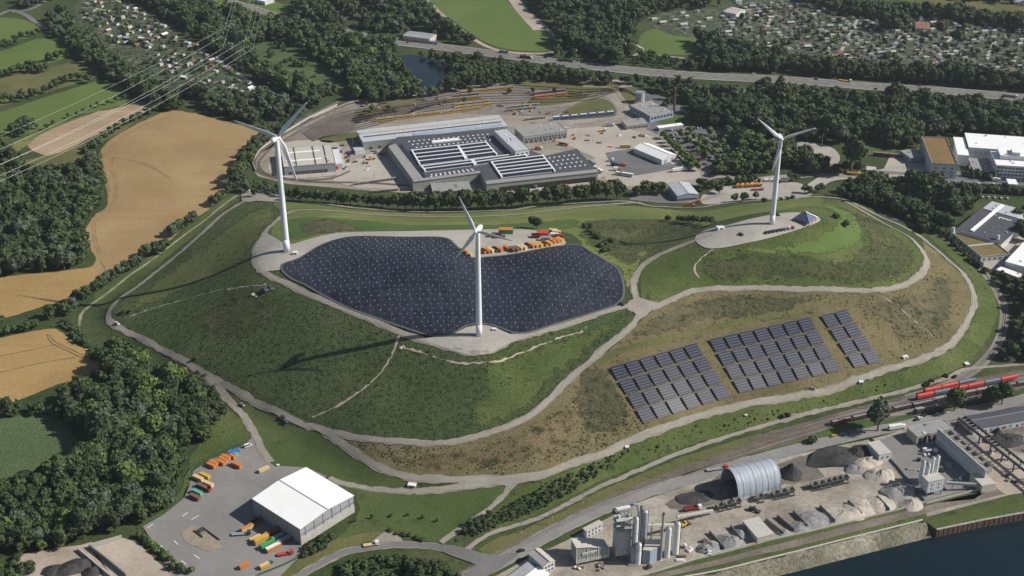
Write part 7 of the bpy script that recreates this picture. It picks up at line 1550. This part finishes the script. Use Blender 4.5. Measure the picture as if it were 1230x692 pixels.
for px, py, cl, lb in ((664.5,279.5,'beige','beige container, topmost right of the big red one'),(668,281.5,'beige','cream container, second from top right of the red one'),(666,284.5,'white','white container, third from top right of the red one'),(672,286,'rusty','rusty container, lowest right of the big red one')): skip(px, py, -.15, cl, lb)
skip(607.5,281,0,'green','green container with orange roof behind the front turbine rotor', top='orange', sc_=(1.7,2,1.6)); skip(594,285,0,'rusty','flat rusty container left of the orange roofed one', False, sc_=(1.6,1.4,.7)); skip(600,286.5,0,'brown','flat brown container below the orange roofed one', False, sc_=(1.3,1,.6))
for px, py, cl, lb in ((556,302,'yellow','small yellow container at the left notch of the membrane'),(560,305,'orange','small orange container at the left notch of the membrane'),(565,308,'beige','small beige container at the left notch of the membrane')): skip(px, py, -.9, cl, lb, sc_=(.55,.8,.8))
A1 = math.radians(-33); b0 = at(254,561.5); nv = np.array([math.sin(-A1), math.cos(A1)])*2.85
for i in range(7):
    w2 = b0[:2]+nv*i+np.array([math.cos(A1), math.sin(A1)])*([0,-.5,2.6,2.2,1.8,3.4,2.6][i]); px, py, _ = proj(w2[0], w2[1], 0)
    skip(px, py, A1, 'mint' if i == 6 else 'orange', f"{onames[i]} of the tight yard cluster counted from the lower left, {'mint green' if i == 6 else 'orange'} container", sc_=(1.0,.95,1.0), dz=.45)
skip(284.5,561,A1,'orange','orange container alone right of the tight yard cluster', sc_=(1.15,1.05,1.05), dz=.45)
for px, py, cl, lb in ((238.5,577,'beige','beige container at the upper left of the second yard cluster'),(246.5,574,'yellow','yellow container at the top of the second yard cluster'),(250.5,584,'beige','cream container at the right of the second yard cluster'),(243,587,'brown','long brown container in the middle of the second yard cluster'),(247.5,589,'rusty','rusty container right of the green one'),(237.3,594,'mint','green container low in the second yard cluster'),(234.5,599.5,'brown','brown container at the bottom of the second yard cluster')): skip(px, py, A1, cl, lb, cl != 'rusty', sc_=(1.15,1,1), dz=.45)
skip(280.8,546.5,.75,'blue','bright blue container with white windows at the tip of the yard', sc_=(1.1,1.1,1.2), dz=.45); skip(317,566,.75,'beige','pale orange container alone near the yard entry', sc_=(1.1,.9,.8), dz=.45)
for px, py, cl, tp, lb, sc2 in ((297.4,637,'beige','orange','orange container left of the white hall shadow',(1.2,1,1)),(305.5,630,'brown','brown','dark yellow container in the hall shadow, left of two',(1,1,.8)),(309,628,'brown','brown','dark yellow container in the hall shadow, right of two',(1,1,.8)),(314,651,'yellow','yellow','big orange yellow container before the hall gates',(1.4,1.3,1.3)),(307,648,'beige','beige','low beige container left of the big orange one',(1.1,.9,.6)),(328,642,'rusty','brown','brown red container before the hall gates',(1.5,1.2,1.2)),
                               (322,657,'green','green','bright green container before the hall gates',(1.4,1.2,1.1)),(328.5,660.5,'orange','white','orange container with white lid before the hall gates',(1.4,1.2,1.1)),(334,648,'mint','mint','dark green container behind the white lidded one',(1.2,1,1)),(343,651,'brown','grey','brown container with pale grey lid near the hall corner',(1.5,1.2,1.1)),(293.3,682,'orange','orange','small orange container at the bottom of the yard',(.9,1,.9)),(318,682,'yellow','beige','small yellow container beside the blue car at the bottom',(.9,1,.9))):
    skip(px, py, .72, cl, lb, sc_=sc2, top=tp, dz=.45)
car(324,678,.7,'blue','blue car at the bottom of the yard beside the fence', dz=.4)
truck(290,643,.1,'dark_metal','silver_paint','trailer with small black load left of the white hall', 11, kind='flat', dz=.4, name='trailer', cat='trailer')
for i in range(6): skip(886+i*5.6, 225.5-i*.35, 1.2, 'yellow' if i%2 else 'orange', f"{onames[i]} from the left of the slim skips on the gravel yard behind the right turbine", sc_=(.8,.95,1.2))
for i in range(5): skip(921+i*5.5, 218.5-i*.1, .1, 'white', f"{onames[i]} from the left of the pale containers behind the gravel yard", sc_=(.85,1.1,1))
# work huts, dark frames, small things on the hill
g = at(326,346); t = thing('glass_frames', 'group of three dark cold frames on the meadow below the left pad', 'cold frames', g, .55)
for k in range(3): MB().box((k*4.4-4.4,0,.2),(3.6,6,1.0),0,0,.8).build('frame', M['dark_metal'], t)
def rock(px, py, r, label):
    g = at(px, py); q = MB(); V, Q = cubesphere(2); q.add((V*np.array([r*1.3,r,r*.6])*(1+RNG.normal(0,.08,len(V)))[:,None]).tolist(), [tuple(x) for x in Q.tolist()]); o = q.build('boulder', M['pale_concrete']); o.location = tuple(g); tag(o, label, 'boulder')
rock(304,354,1.6,'pale boulder on the meadow left of the dark frames'); rock(308,356,1.0,'small pale boulder right of the bigger one on the meadow'); rock(482,418,1.3,'pale stone where the two bare paths meet'); rock(205,436,.9,'pale stone on the slope beside the wood')
# ------------------------------------------------------------------ trams
def tram(a_, b_, label, n=3, mat='yellow_paint', name='tram', cat='tram', dz=.5, group=None, roof='grey_metal'):
    p, q = at(*a_), at(*b_); d = q-p; L = float(np.linalg.norm(d[:2])); c = (p+q)/2; t = thing(name, label, cat, (c[0],c[1],dz), math.atan2(d[1], d[0]), group); sl_ = L/n
    for k in range(n):
        x = -L/2+sl_*(k+.5); b2 = MB().box((x,0,.3),(sl_-.5,2.5,2.9)).build('car_body', M[mat], t)
        for sy in (-1,1): MB().box((x,sy*1.27,1.35),(sl_-1.3,.05,1.05)).build('window_band', M['glass'], b2)
        MB().box((x,0,3.2),(sl_-1.0,1.9,.4)).build('roof_box', M[roof], b2)
        if k < n-1: MB().box((x+sl_/2,0,.5),(.5,2.2,2.5)).build('bellows', M['dark_metal'], t)
    return t
tram((451,146.5),(497,141),'yellow tram, left one of the row behind the long grey hall',4); tram((499,140.7),(529,137.6),'yellow tram, middle one of the row behind the long grey hall',3); tram((532,137.3),(578,131.5),'yellow tram, right one of the row behind the long grey hall',4)
tram((545,132.5),(592,126.5),'yellow tram in the second row of the stabling yard',4); tram((546,128.5),(590,123.5),'dark yellow tram in the third row of the stabling yard',4); tram((552,113.5),(583,110.3),'long yellow tram at the back left beside the pond trees',3); tram((584,110.2),(617,107),'long yellow tram at the back right beside the pond trees',3)
tram((543,118.5),(575,115.2),'dark tram below the long yellow ones','3' and 3,'brown_metal'); tram((641,119),(681,114.5),'orange tram, lower of the pair on the right grass',3,'orange_paint'); tram((640,115),(679,110.6),'dark orange tram, upper of the pair on the right grass',3,'darkred_paint'); tram((536,122),(578,118.5),'yellow tram half hidden by the tree in the yard',3)
tram((1048,187),(1088,190.5),'dark red tram with pale roof boxes left of the planted roof block',4,'darkred_paint',roof='silver_paint')
for i in range(7):
    px = 664+i*10.8; tram((px,144.6-i*1.05),(px+8.6,143.8-i*1.05), f"{onames[i]} from the left of the blue wagons on the loop track", 1, 'blue_paint', 'rail_wagon', 'wagon', roof='white_paint')
for i, (a_, b_) in enumerate((((608,134),(646,130)),((610,130.5),(648,126.5)),((630,145),(656,142)),((424,223),(478,215.5)),((446,232),(480,229)))):
    p, q = at(*a_), at(*b_); d = q-p; L = float(np.linalg.norm(d[:2])); c = (p+q)/2; t = thing('storage_rack', ['upper','second','third','long','lowest'][i]+' dark steel rack '+['of the pair right of the trams','of the pair right of the trams','before the north wing','on the concrete left of the main hall','by the tree row left of the main hall'][i], 'rack', (c[0],c[1],.5), math.atan2(d[1], d[0]))
    for k in range(int(L/3)): MB().box((-L/2+3*k+1.5,0,-.2),(.25,2.2,2.2)).build('post', M['brown_metal'], t)
    for z_ in (.8,1.8): MB().box((0,0,z_),(L,1.8,.3)).build('shelf', M['aged_steel'], t)
t, L, W, ro = house('site_cabin', 'small pale cabin left of the long grey hall', (427,182), (438,180.5), (436,176), 3.5, 'wall_white', 'roof_light', over=.1, extras=False)
house('workshop_shed', 'dark flat shed at the near end of the long grey hall', (442,176), (457,173.5), (455,170.5), 3.5, 'wall_grey', 'roof_dark', over=.1, extras=False)
for k, (px, py, lb) in enumerate(((402,180,'dark crates right of the loop hall'),(408,184,'brown crates right of the loop hall'),(417,190,'rusty crates between the loop hall and the cabin'),(415,203,'grey crates low right of the loop hall'),(421,186,'dark blue crates left of the cabin'))): skip(px, py, .4*k, ['rusty','brown','rusty','grey','blue'][k], lb, False, sc_=(.8,.8,.6))
# ------------------------------------------------------------------ goods trains
def wagon(a_, b_, typ, label, group=None, f0=0.0, f1=1.0):
    p, q = at(*a_), at(*b_); p, q = p+(q-p)*f0, p+(q-p)*f1; d = q-p; L = float(np.linalg.norm(d[:2]))-.8; c = (p+q)/2; t = thing('rail_wagon' if typ != 'loco' else 'locomotive', label, 'wagon' if typ != 'loco' else 'locomotive', (c[0],c[1],c[2]+.9), math.atan2(d[1], d[0]), group)
    MB().box((0,0,.7),(L,2.4,.3)).build('underframe', M['dark_metal'], t)
    for sx in (-.38,-.26,.26,.38):
        for sy in (-1,1): MB().tube((sx*L,sy*.7,.45),(sx*L,sy*.9,.45),.45,10).build('wheel', M['aged_steel'], t)
    if typ in ('red','slate'):
        V = []; n_ = 10
        for x in (-L/2,L/2):
            V += [(x,-1.4,1.0),(x,1.4,1.0)][:1]+[(x,-1.4*math.cos(math.pi*k/n_),2.6+1.35*math.sin(math.pi*k/n_)) for k in range(n_+1)]+[(x,1.4,1.0)]
        m_ = n_+3; MB().add(V, [tuple(range(m_)), tuple(range(2*m_-1,m_-1,-1))]+[(k+m_,(k+1)%m_+m_,(k+1)%m_,k) for k in range(m_)]).build('hood', M['red_paint' if typ == 'red' else 'slate'], t)
        for k in range(5): 
            q_ = MB(); x = -L*.4+L*.2*k; pts = [(x,-1.44*math.cos(math.pi*j/8),2.6+1.39*math.sin(math.pi*j/8)) for j in range(9)]
            for u_, v_ in zip(pts, pts[1:]): q_.beam(u_, v_, .12, .08)
            q_.build('hoop', M['darkred_paint' if typ == 'red' else 'grey_metal'], t)
    elif typ in ('gondola','loco'):
        q_ = MB()
        for sy in (-1,1): q_.box((0,sy*1.35,1.0),(L,.12,1.9))
        for sx in (-1,1): q_.box((sx*(L/2-.06),0,1.0),(.12,2.58,1.9))
        for k in range(7):
            for sy in (-1,1): q_.box((-L/2+L*(k+.5)/7,sy*1.45,1.0),(.16,.12,1.85))
        q_.build('side_boards', M['darkred_paint' if typ == 'loco' else 'rust_dark'], t); MB().box((0,0,1.0),(L-.3,2.5,1.4)).build('load', M['scrap'], t)
    else:
        q_ = MB(); q_.add([(-L/2,-1.4,3.6),(L/2,-1.4,3.6),(L/2,1.4,3.6),(-L/2,1.4,3.6),(-L*.36,-1.0,1.1),(L*.36,-1.0,1.1),(L*.36,1.0,1.1),(-L*.36,1.0,1.1)], [(0,1,2,3),(4,7,6,5),(0,4,5,1),(1,5,6,2),(2,6,7,3),(3,7,4,0)]); q_.build('hopper_body', M['brown_metal'], t)
        for k in range(6): MB().box((-L/2+L*(k+.5)/6,-1.35,1.6),(.16,.2,2.0)).build('rib', M['rust_dark'], t)
        MB().box((0,0,3.62),(L*.98,2.3,.18)).build('cover', M['roof_gravel'], t)
M['slate'] = solid('slate', (.10,.12,.15), .5); M['rust_dark'] = solid('rust_dark', (.075,.05,.045), .8, var=.35); M['scrap'] = ground('scrap', [(.3,(.10,.09,.09)),(.5,(.26,.25,.25)),(.7,(.45,.43,.42))], .5, 1.6, .5, bmp=1.0)
def train(a_, b_, types, lab, group=None):
    n_ = len(types); o_ = ['first','second','third','fourth','fifth','sixth','seventh','eighth']
    for k, ty in enumerate(types): wagon(a_, b_, ty, f"{o_[k]} from left, {dict(red='red hooded', slate='dark slate hooded', gondola='dark open scrap', loco='dark red open', hopper='brown hopper')[ty]} wagon of the {lab}", None, k/n_, (k+1)/n_)
train((998,511.5),(1096,489.5),['loco','gondola','gondola','gondola'],'front goods train by the round willow')
train((1100,481),(1220,456.5),['red','slate','red','red','slate','red'],'middle red goods train'); train((1109,474),(1170,460.5),['red','red','slate'],'short rear red goods train')
train((1095,490.5),(1245,459.5),['gondola','hopper','hopper','hopper','gondola','gondola'],'long brown goods train'); train((1098,498),(1200,478),['hopper','hopper','gondola','hopper'],'brown train nearest the car park')
# ------------------------------------------------------------------ poles
pole = None
def mast(px, py, h, label, group, arm=True):
    global pole
    g = at(px, py)
    if pole is None:
        pole = thing('catenary_mast', label, 'mast', g, 0, group); MB().cyl((0,0,-.02), .022, 1.02, 6, .014).build('post', M['grey_metal'], pole); MB().beam((0,0,.93),(.22,0,.95),.012,.012).build('arm', M['grey_metal'], pole); MB().box((0,0,-.02),(.09,.09,.04)).build('footing', M['pale_concrete'], pole); t = pole
    else: t = copy_tree(pole)
    t.location = tuple(g); t.scale = (h,h,h); t.rotation_euler = (0,0,rc.uniform(0,6)); t['label'] = label; t['group'] = group
for px, py in ((626,640),(663,622),(700,604),(763,588),(800,574),(852,553),(890,540),(940,521),(984,506),(1040,491),(1080,482),(1120,470),(660,630),(944,527)): mast(px, py, 10, 'thin grey mast beside the railway tracks below the hill', 'masts along the railway below the hill')
for px, py in ((330,190),(318,206),(352,214),(372,217),(388,215),(404,212),(420,206),(436,200),(424,176),(360,164),(385,151),(400,142),(418,140),(440,136),(460,133),(478,130),(500,128),(430,160),(520,122),(560,118),(600,114),(640,112),(680,108),(700,120),(720,112),(736,108),(752,120),(744,134),(720,146),(690,152),(664,146),(712,172),(696,166),(750,142),(610,140),(640,138),(670,134),(560,138),(590,134),(405,186),(450,215),(485,196)): mast(px, py, 9, 'thin grey tramway mast standing in the depot area', 'tramway masts of the depot')
for px, py in ((1040,172),(1078,176),(987,176),(996,238),(912,200)): mast(px, py, 13, 'tall thin mast near the junction behind the right turbine', 'masts near the junction behind the right turbine')
# ------------------------------------------------------------------ high voltage line
def pylon(px, py, H_, label, rz=.1, ground_=None):
    g = ground_ if ground_ is not None else at(px, py); t = thing('power_pylon', label, 'pylon', g, rz); q = MB()
    def wdt(z): return 4.6*(1-z/H_)**1.3+.6
    lv = np.linspace(0, H_, 14)
    for i in range(13):
        a, b_ = lv[i], lv[i+1]; wa, wb = wdt(a), wdt(b_)
        for sx, sy in ((-1,-1),(1,-1),(1,1),(-1,1)): q.beam((sx*wa,sy*wa,a),(sx*wb,sy*wb,b_),.17,.17)
        for (s1, s2) in (((-1,-1),(1,-1)),((1,-1),(1,1)),((1,1),(-1,1)),((-1,1),(-1,-1))): q.beam((s1[0]*wa,s1[1]*wa,a),(s2[0]*wb,s2[1]*wb,b_),.08,.08); q.beam((s2[0]*wa,s2[1]*wa,a),(s1[0]*wb,s1[1]*wb,b_),.08,.08)
    q.build('lattice_mast', M['pylon_steel'], t)
    for z_, l_ in ARMS:
        a = MB()
        for sx in (-1,1): a.beam((0,0,z_+2.2),(sx*l_,0,z_),.16,.16); a.beam((0,0,z_-.6),(sx*l_,0,z_),.16,.16); a.beam((0,0,z_+.8),(sx*l_,0,z_),.1,.1)
        a.build('crossarm', M['pylon_steel'], t)
    return t, g
ARMS = ((42,17),(56,16)); PH = 72
M['pylon_steel'] = solid('pylon_steel', (.16,.17,.17), .6, .2); M['wire'] = solid('wire', (.80,.80,.80), .35)
pt, g1 = pylon(290,101,PH,'slender lattice pylon among the huts above the wheat field')
g2 = at(-150,330)*np.array([1,1,0]); pylon(0,0,PH,'lattice pylon of the power line beyond the left frame edge', .5, g2)
g3 = at(318,-60)*np.array([1,1,0]); pylon(0,0,PH,'lattice pylon of the power line beyond the upper frame edge', .1, g3)
def wire(p, q, sag, r, label, group):
    n_ = 30; mb = MB(); p, q = np.array(p), np.array(q); pr = None
    for k in range(n_+1):
        f = k/n_; c = (q-p)*f+np.array([0,0,-4*sag*f*(1-f)])
        if pr is not None: mb.tube(pr, c, r, 4)
        pr = c
    o = mb.build('power_cable', M['wire']); o.location = tuple(p); tag(o, label, 'cable', group)
for z_, l_ in ARMS:
    for s_ in ((-1,1) if z_ > 50 else (-1,.35,1)):
        o1 = np.array([l_*s_, 0, z_-.5]); wire(g1+o1, g2+o1, 11, .075, 'bright thin power cable crossing meadows and stubble field', 'power cables over the meadows'); wire(g1+o1, g3+o1, 11, .05, 'faint thin power cable over the wood above the allotments', 'power cables over the upper wood')
wire(g1+np.array([0,0,PH]), g2+np.array([0,0,PH]), 9, .05, 'topmost earth cable of the power line over the meadows', None)
# ------------------------------------------------------------------ allotment huts
HUTM = ['roof_grey','roof_white','roof_light','roof_beige','roof_red','roof_dark','roof_gravel','roof_beige','roof_red']; HUTN = ['dark grey','white','light grey','beige','red brown','black','gravel grey','beige','red brown']
def hutproto(L, W_, h, r, ri):
    t = thing('garden_hut', 'x', 'hut'); w_ = MB(); w_.box((0,0,-.2),(L,W_,h+.2))
    for sx in (-1,1): w_.add([(sx*L/2,-W_/2,h-.02),(sx*L/2,W_/2,h-.02),(sx*L/2,0,h+ri-.02)],[(0,1,2)])
    w_.build('wall', M['cladding_cream'], t); q = MB(); o = .35
    for sy in (-1,1):
        P = [(-L/2-o,sy*(W_/2+o),h-.1),(L/2+o,sy*(W_/2+o),h-.1),(L/2+o,0,h+ri),(-L/2-o,0,h+ri)]; q.add(P+[(a,b_,c+.12) for a,b_,c in P], [(4,5,6,7) if sy < 0 else (7,6,5,4),(0,1,5,4),(1,2,6,5),(3,0,4,7)])
    q.build('roof', M['roof_grey'], t); MB().box((L*.15,-W_/2-.03,0),(.9,.06,1.9)).build('door', M['brown_metal'], t); MB().box((-L*.2,-W_/2-.03,.9),(1.2,.06,.8)).build('window', M['glass'], t); return t
HP = [hutproto(6.5,4.6,2.4,0,1.0), hutproto(5.2,4,2.3,0,.5), hutproto(8,5,2.6,0,1.3)]; hu = {}; nh = 0; EXTRA = []
def hut(x, y, rz, area, pal):
    global nh
    k = rc.randrange(3); p = HP[k]; z = float(zf(x, y))
    if k not in hu: t = p; hu[k] = 1
    else: t = copy_tree(p)
    m_ = rc.choice(pal); s_ = rc.uniform(.8,1.15); t.location = (x,y,z); t.rotation_euler = (0,0,rz+rc.choice((0,0,math.pi/2))+rc.uniform(-.08,.08)); t.scale = (s_,s_,1)
    t['label'] = f"small {HUTN[m_]} roofed hut in the {area}"; t['group'] = f"{HUTN[m_]} huts of the {area}"; nh += 1
    for ch in kids(t):
        if ch.name.startswith('roof'): setmat(ch, M[HUTM[m_]])
        if ch.name.startswith('wall'): setmat(ch, M[['cladding_cream','brown_metal','wall_white','khaki'][nh%4]])
def hutfield(poly, sp1, sp2, ang, area, pal, keep, ind=.75):
    W_ = atv(poly)[:, :2]; c = W_.mean(0); R2 = np.array([[math.cos(ang),-math.sin(ang)],[math.sin(ang),math.cos(ang)]]); L_ = 500
    X, Y = np.meshgrid(np.arange(-L_, L_, sp1), np.arange(-L_, L_, sp2), indexing='ij'); P = np.c_[X.ravel(), Y.ravel()]@R2.T+c; _, ins = seg_dist(P[:,0], P[:,1], W_)
    for x, y in P[ins]:
        if rc.random() < keep:
            if nh < 298 and rc.random() < ind: hut(x+rc.uniform(-3,3), y+rc.uniform(-2.5,2.5), ang, area, pal)
            else: EXTRA.append((x+rc.uniform(-3,3), y+rc.uniform(-2.5,2.5), ang+rc.choice((0,math.pi/2)), rc.choice(pal)))
hutfield([(884,4),(980,4),(1040,14),(1120,22),(1160,28),(1260,42),(1260,90),(1140,81),(1040,77),(960,71),(868,66),(858,40)], 15, 13, math.radians(12), 'right hand allotments beyond the motorway', [0,0,6,2,0,3,6,4,5,6], .8, .34)
hutfield([(100,2),(150,2),(190,26),(225,48),(265,70),(300,90),(316,112),(300,124),(270,116),(232,104),(196,84),(162,62),(124,42),(104,26)], 15, 13, math.radians(-30), 'left hand allotments above the wheat field', [1,2,6,3,4,7,8,0,5,6,0], .62, .7)
hutfield([(782,22),(830,12),(878,18),(866,42),(830,40),(800,38)], 22, 16, .3, 'gardens above the sports field', [0,2,3,7], .7)
print('huts', nh, len(EXTRA))
q = MB()
for x, y, a, m_ in EXTRA:
    L, W_ = rc.uniform(4,7), rc.uniform(3,4.5); h = 2.4; z = float(zf(x, y)); ca, sa = math.cos(a), math.sin(a); q.box((x,y,z-.1),(L,W_,h),a,9)
    tr = lambda X_, Y_, Z_: (x+X_*ca-Y_*sa, y+X_*sa+Y_*ca, z+Z_)
    q.add([tr(-L/2-.3,-W_/2-.3,h-.1),tr(L/2+.3,-W_/2-.3,h-.1),tr(L/2+.3,W_/2+.3,h-.1),tr(-L/2-.3,W_/2+.3,h-.1),tr(-L/2-.3,0,h+.9),tr(L/2+.3,0,h+.9)], [(0,1,5,4),(2,3,4,5),(1,2,5),(3,0,4)], m_)
o = q.build('garden_huts', [M[k] for k in HUTM]+[M['cladding_cream']]); tag(o, 'many more small huts, sheds and glasshouses between the garden trees of all allotments', 'huts', kind='stuff')
# haze
if HAZE:
    m = bpy.data.materials.new('haze'); m.use_nodes = True; n = m.node_tree; n.nodes.clear(); pv = n.nodes.new('ShaderNodeVolumePrincipled'); oo = n.nodes.new('ShaderNodeOutputMaterial')
    pv.inputs['Color'].default_value = (.80,.88,1,1); pv.inputs['Density'].default_value = .000032; pv.inputs['Anisotropy'].default_value = .2; n.links.new(pv.outputs[0], oo.inputs['Volume'])
    q = MB().box((0,3000,-10), (9990,7600*2-10,CH+30)); o = q.build('haze', m); o['kind'] = 'stuff'
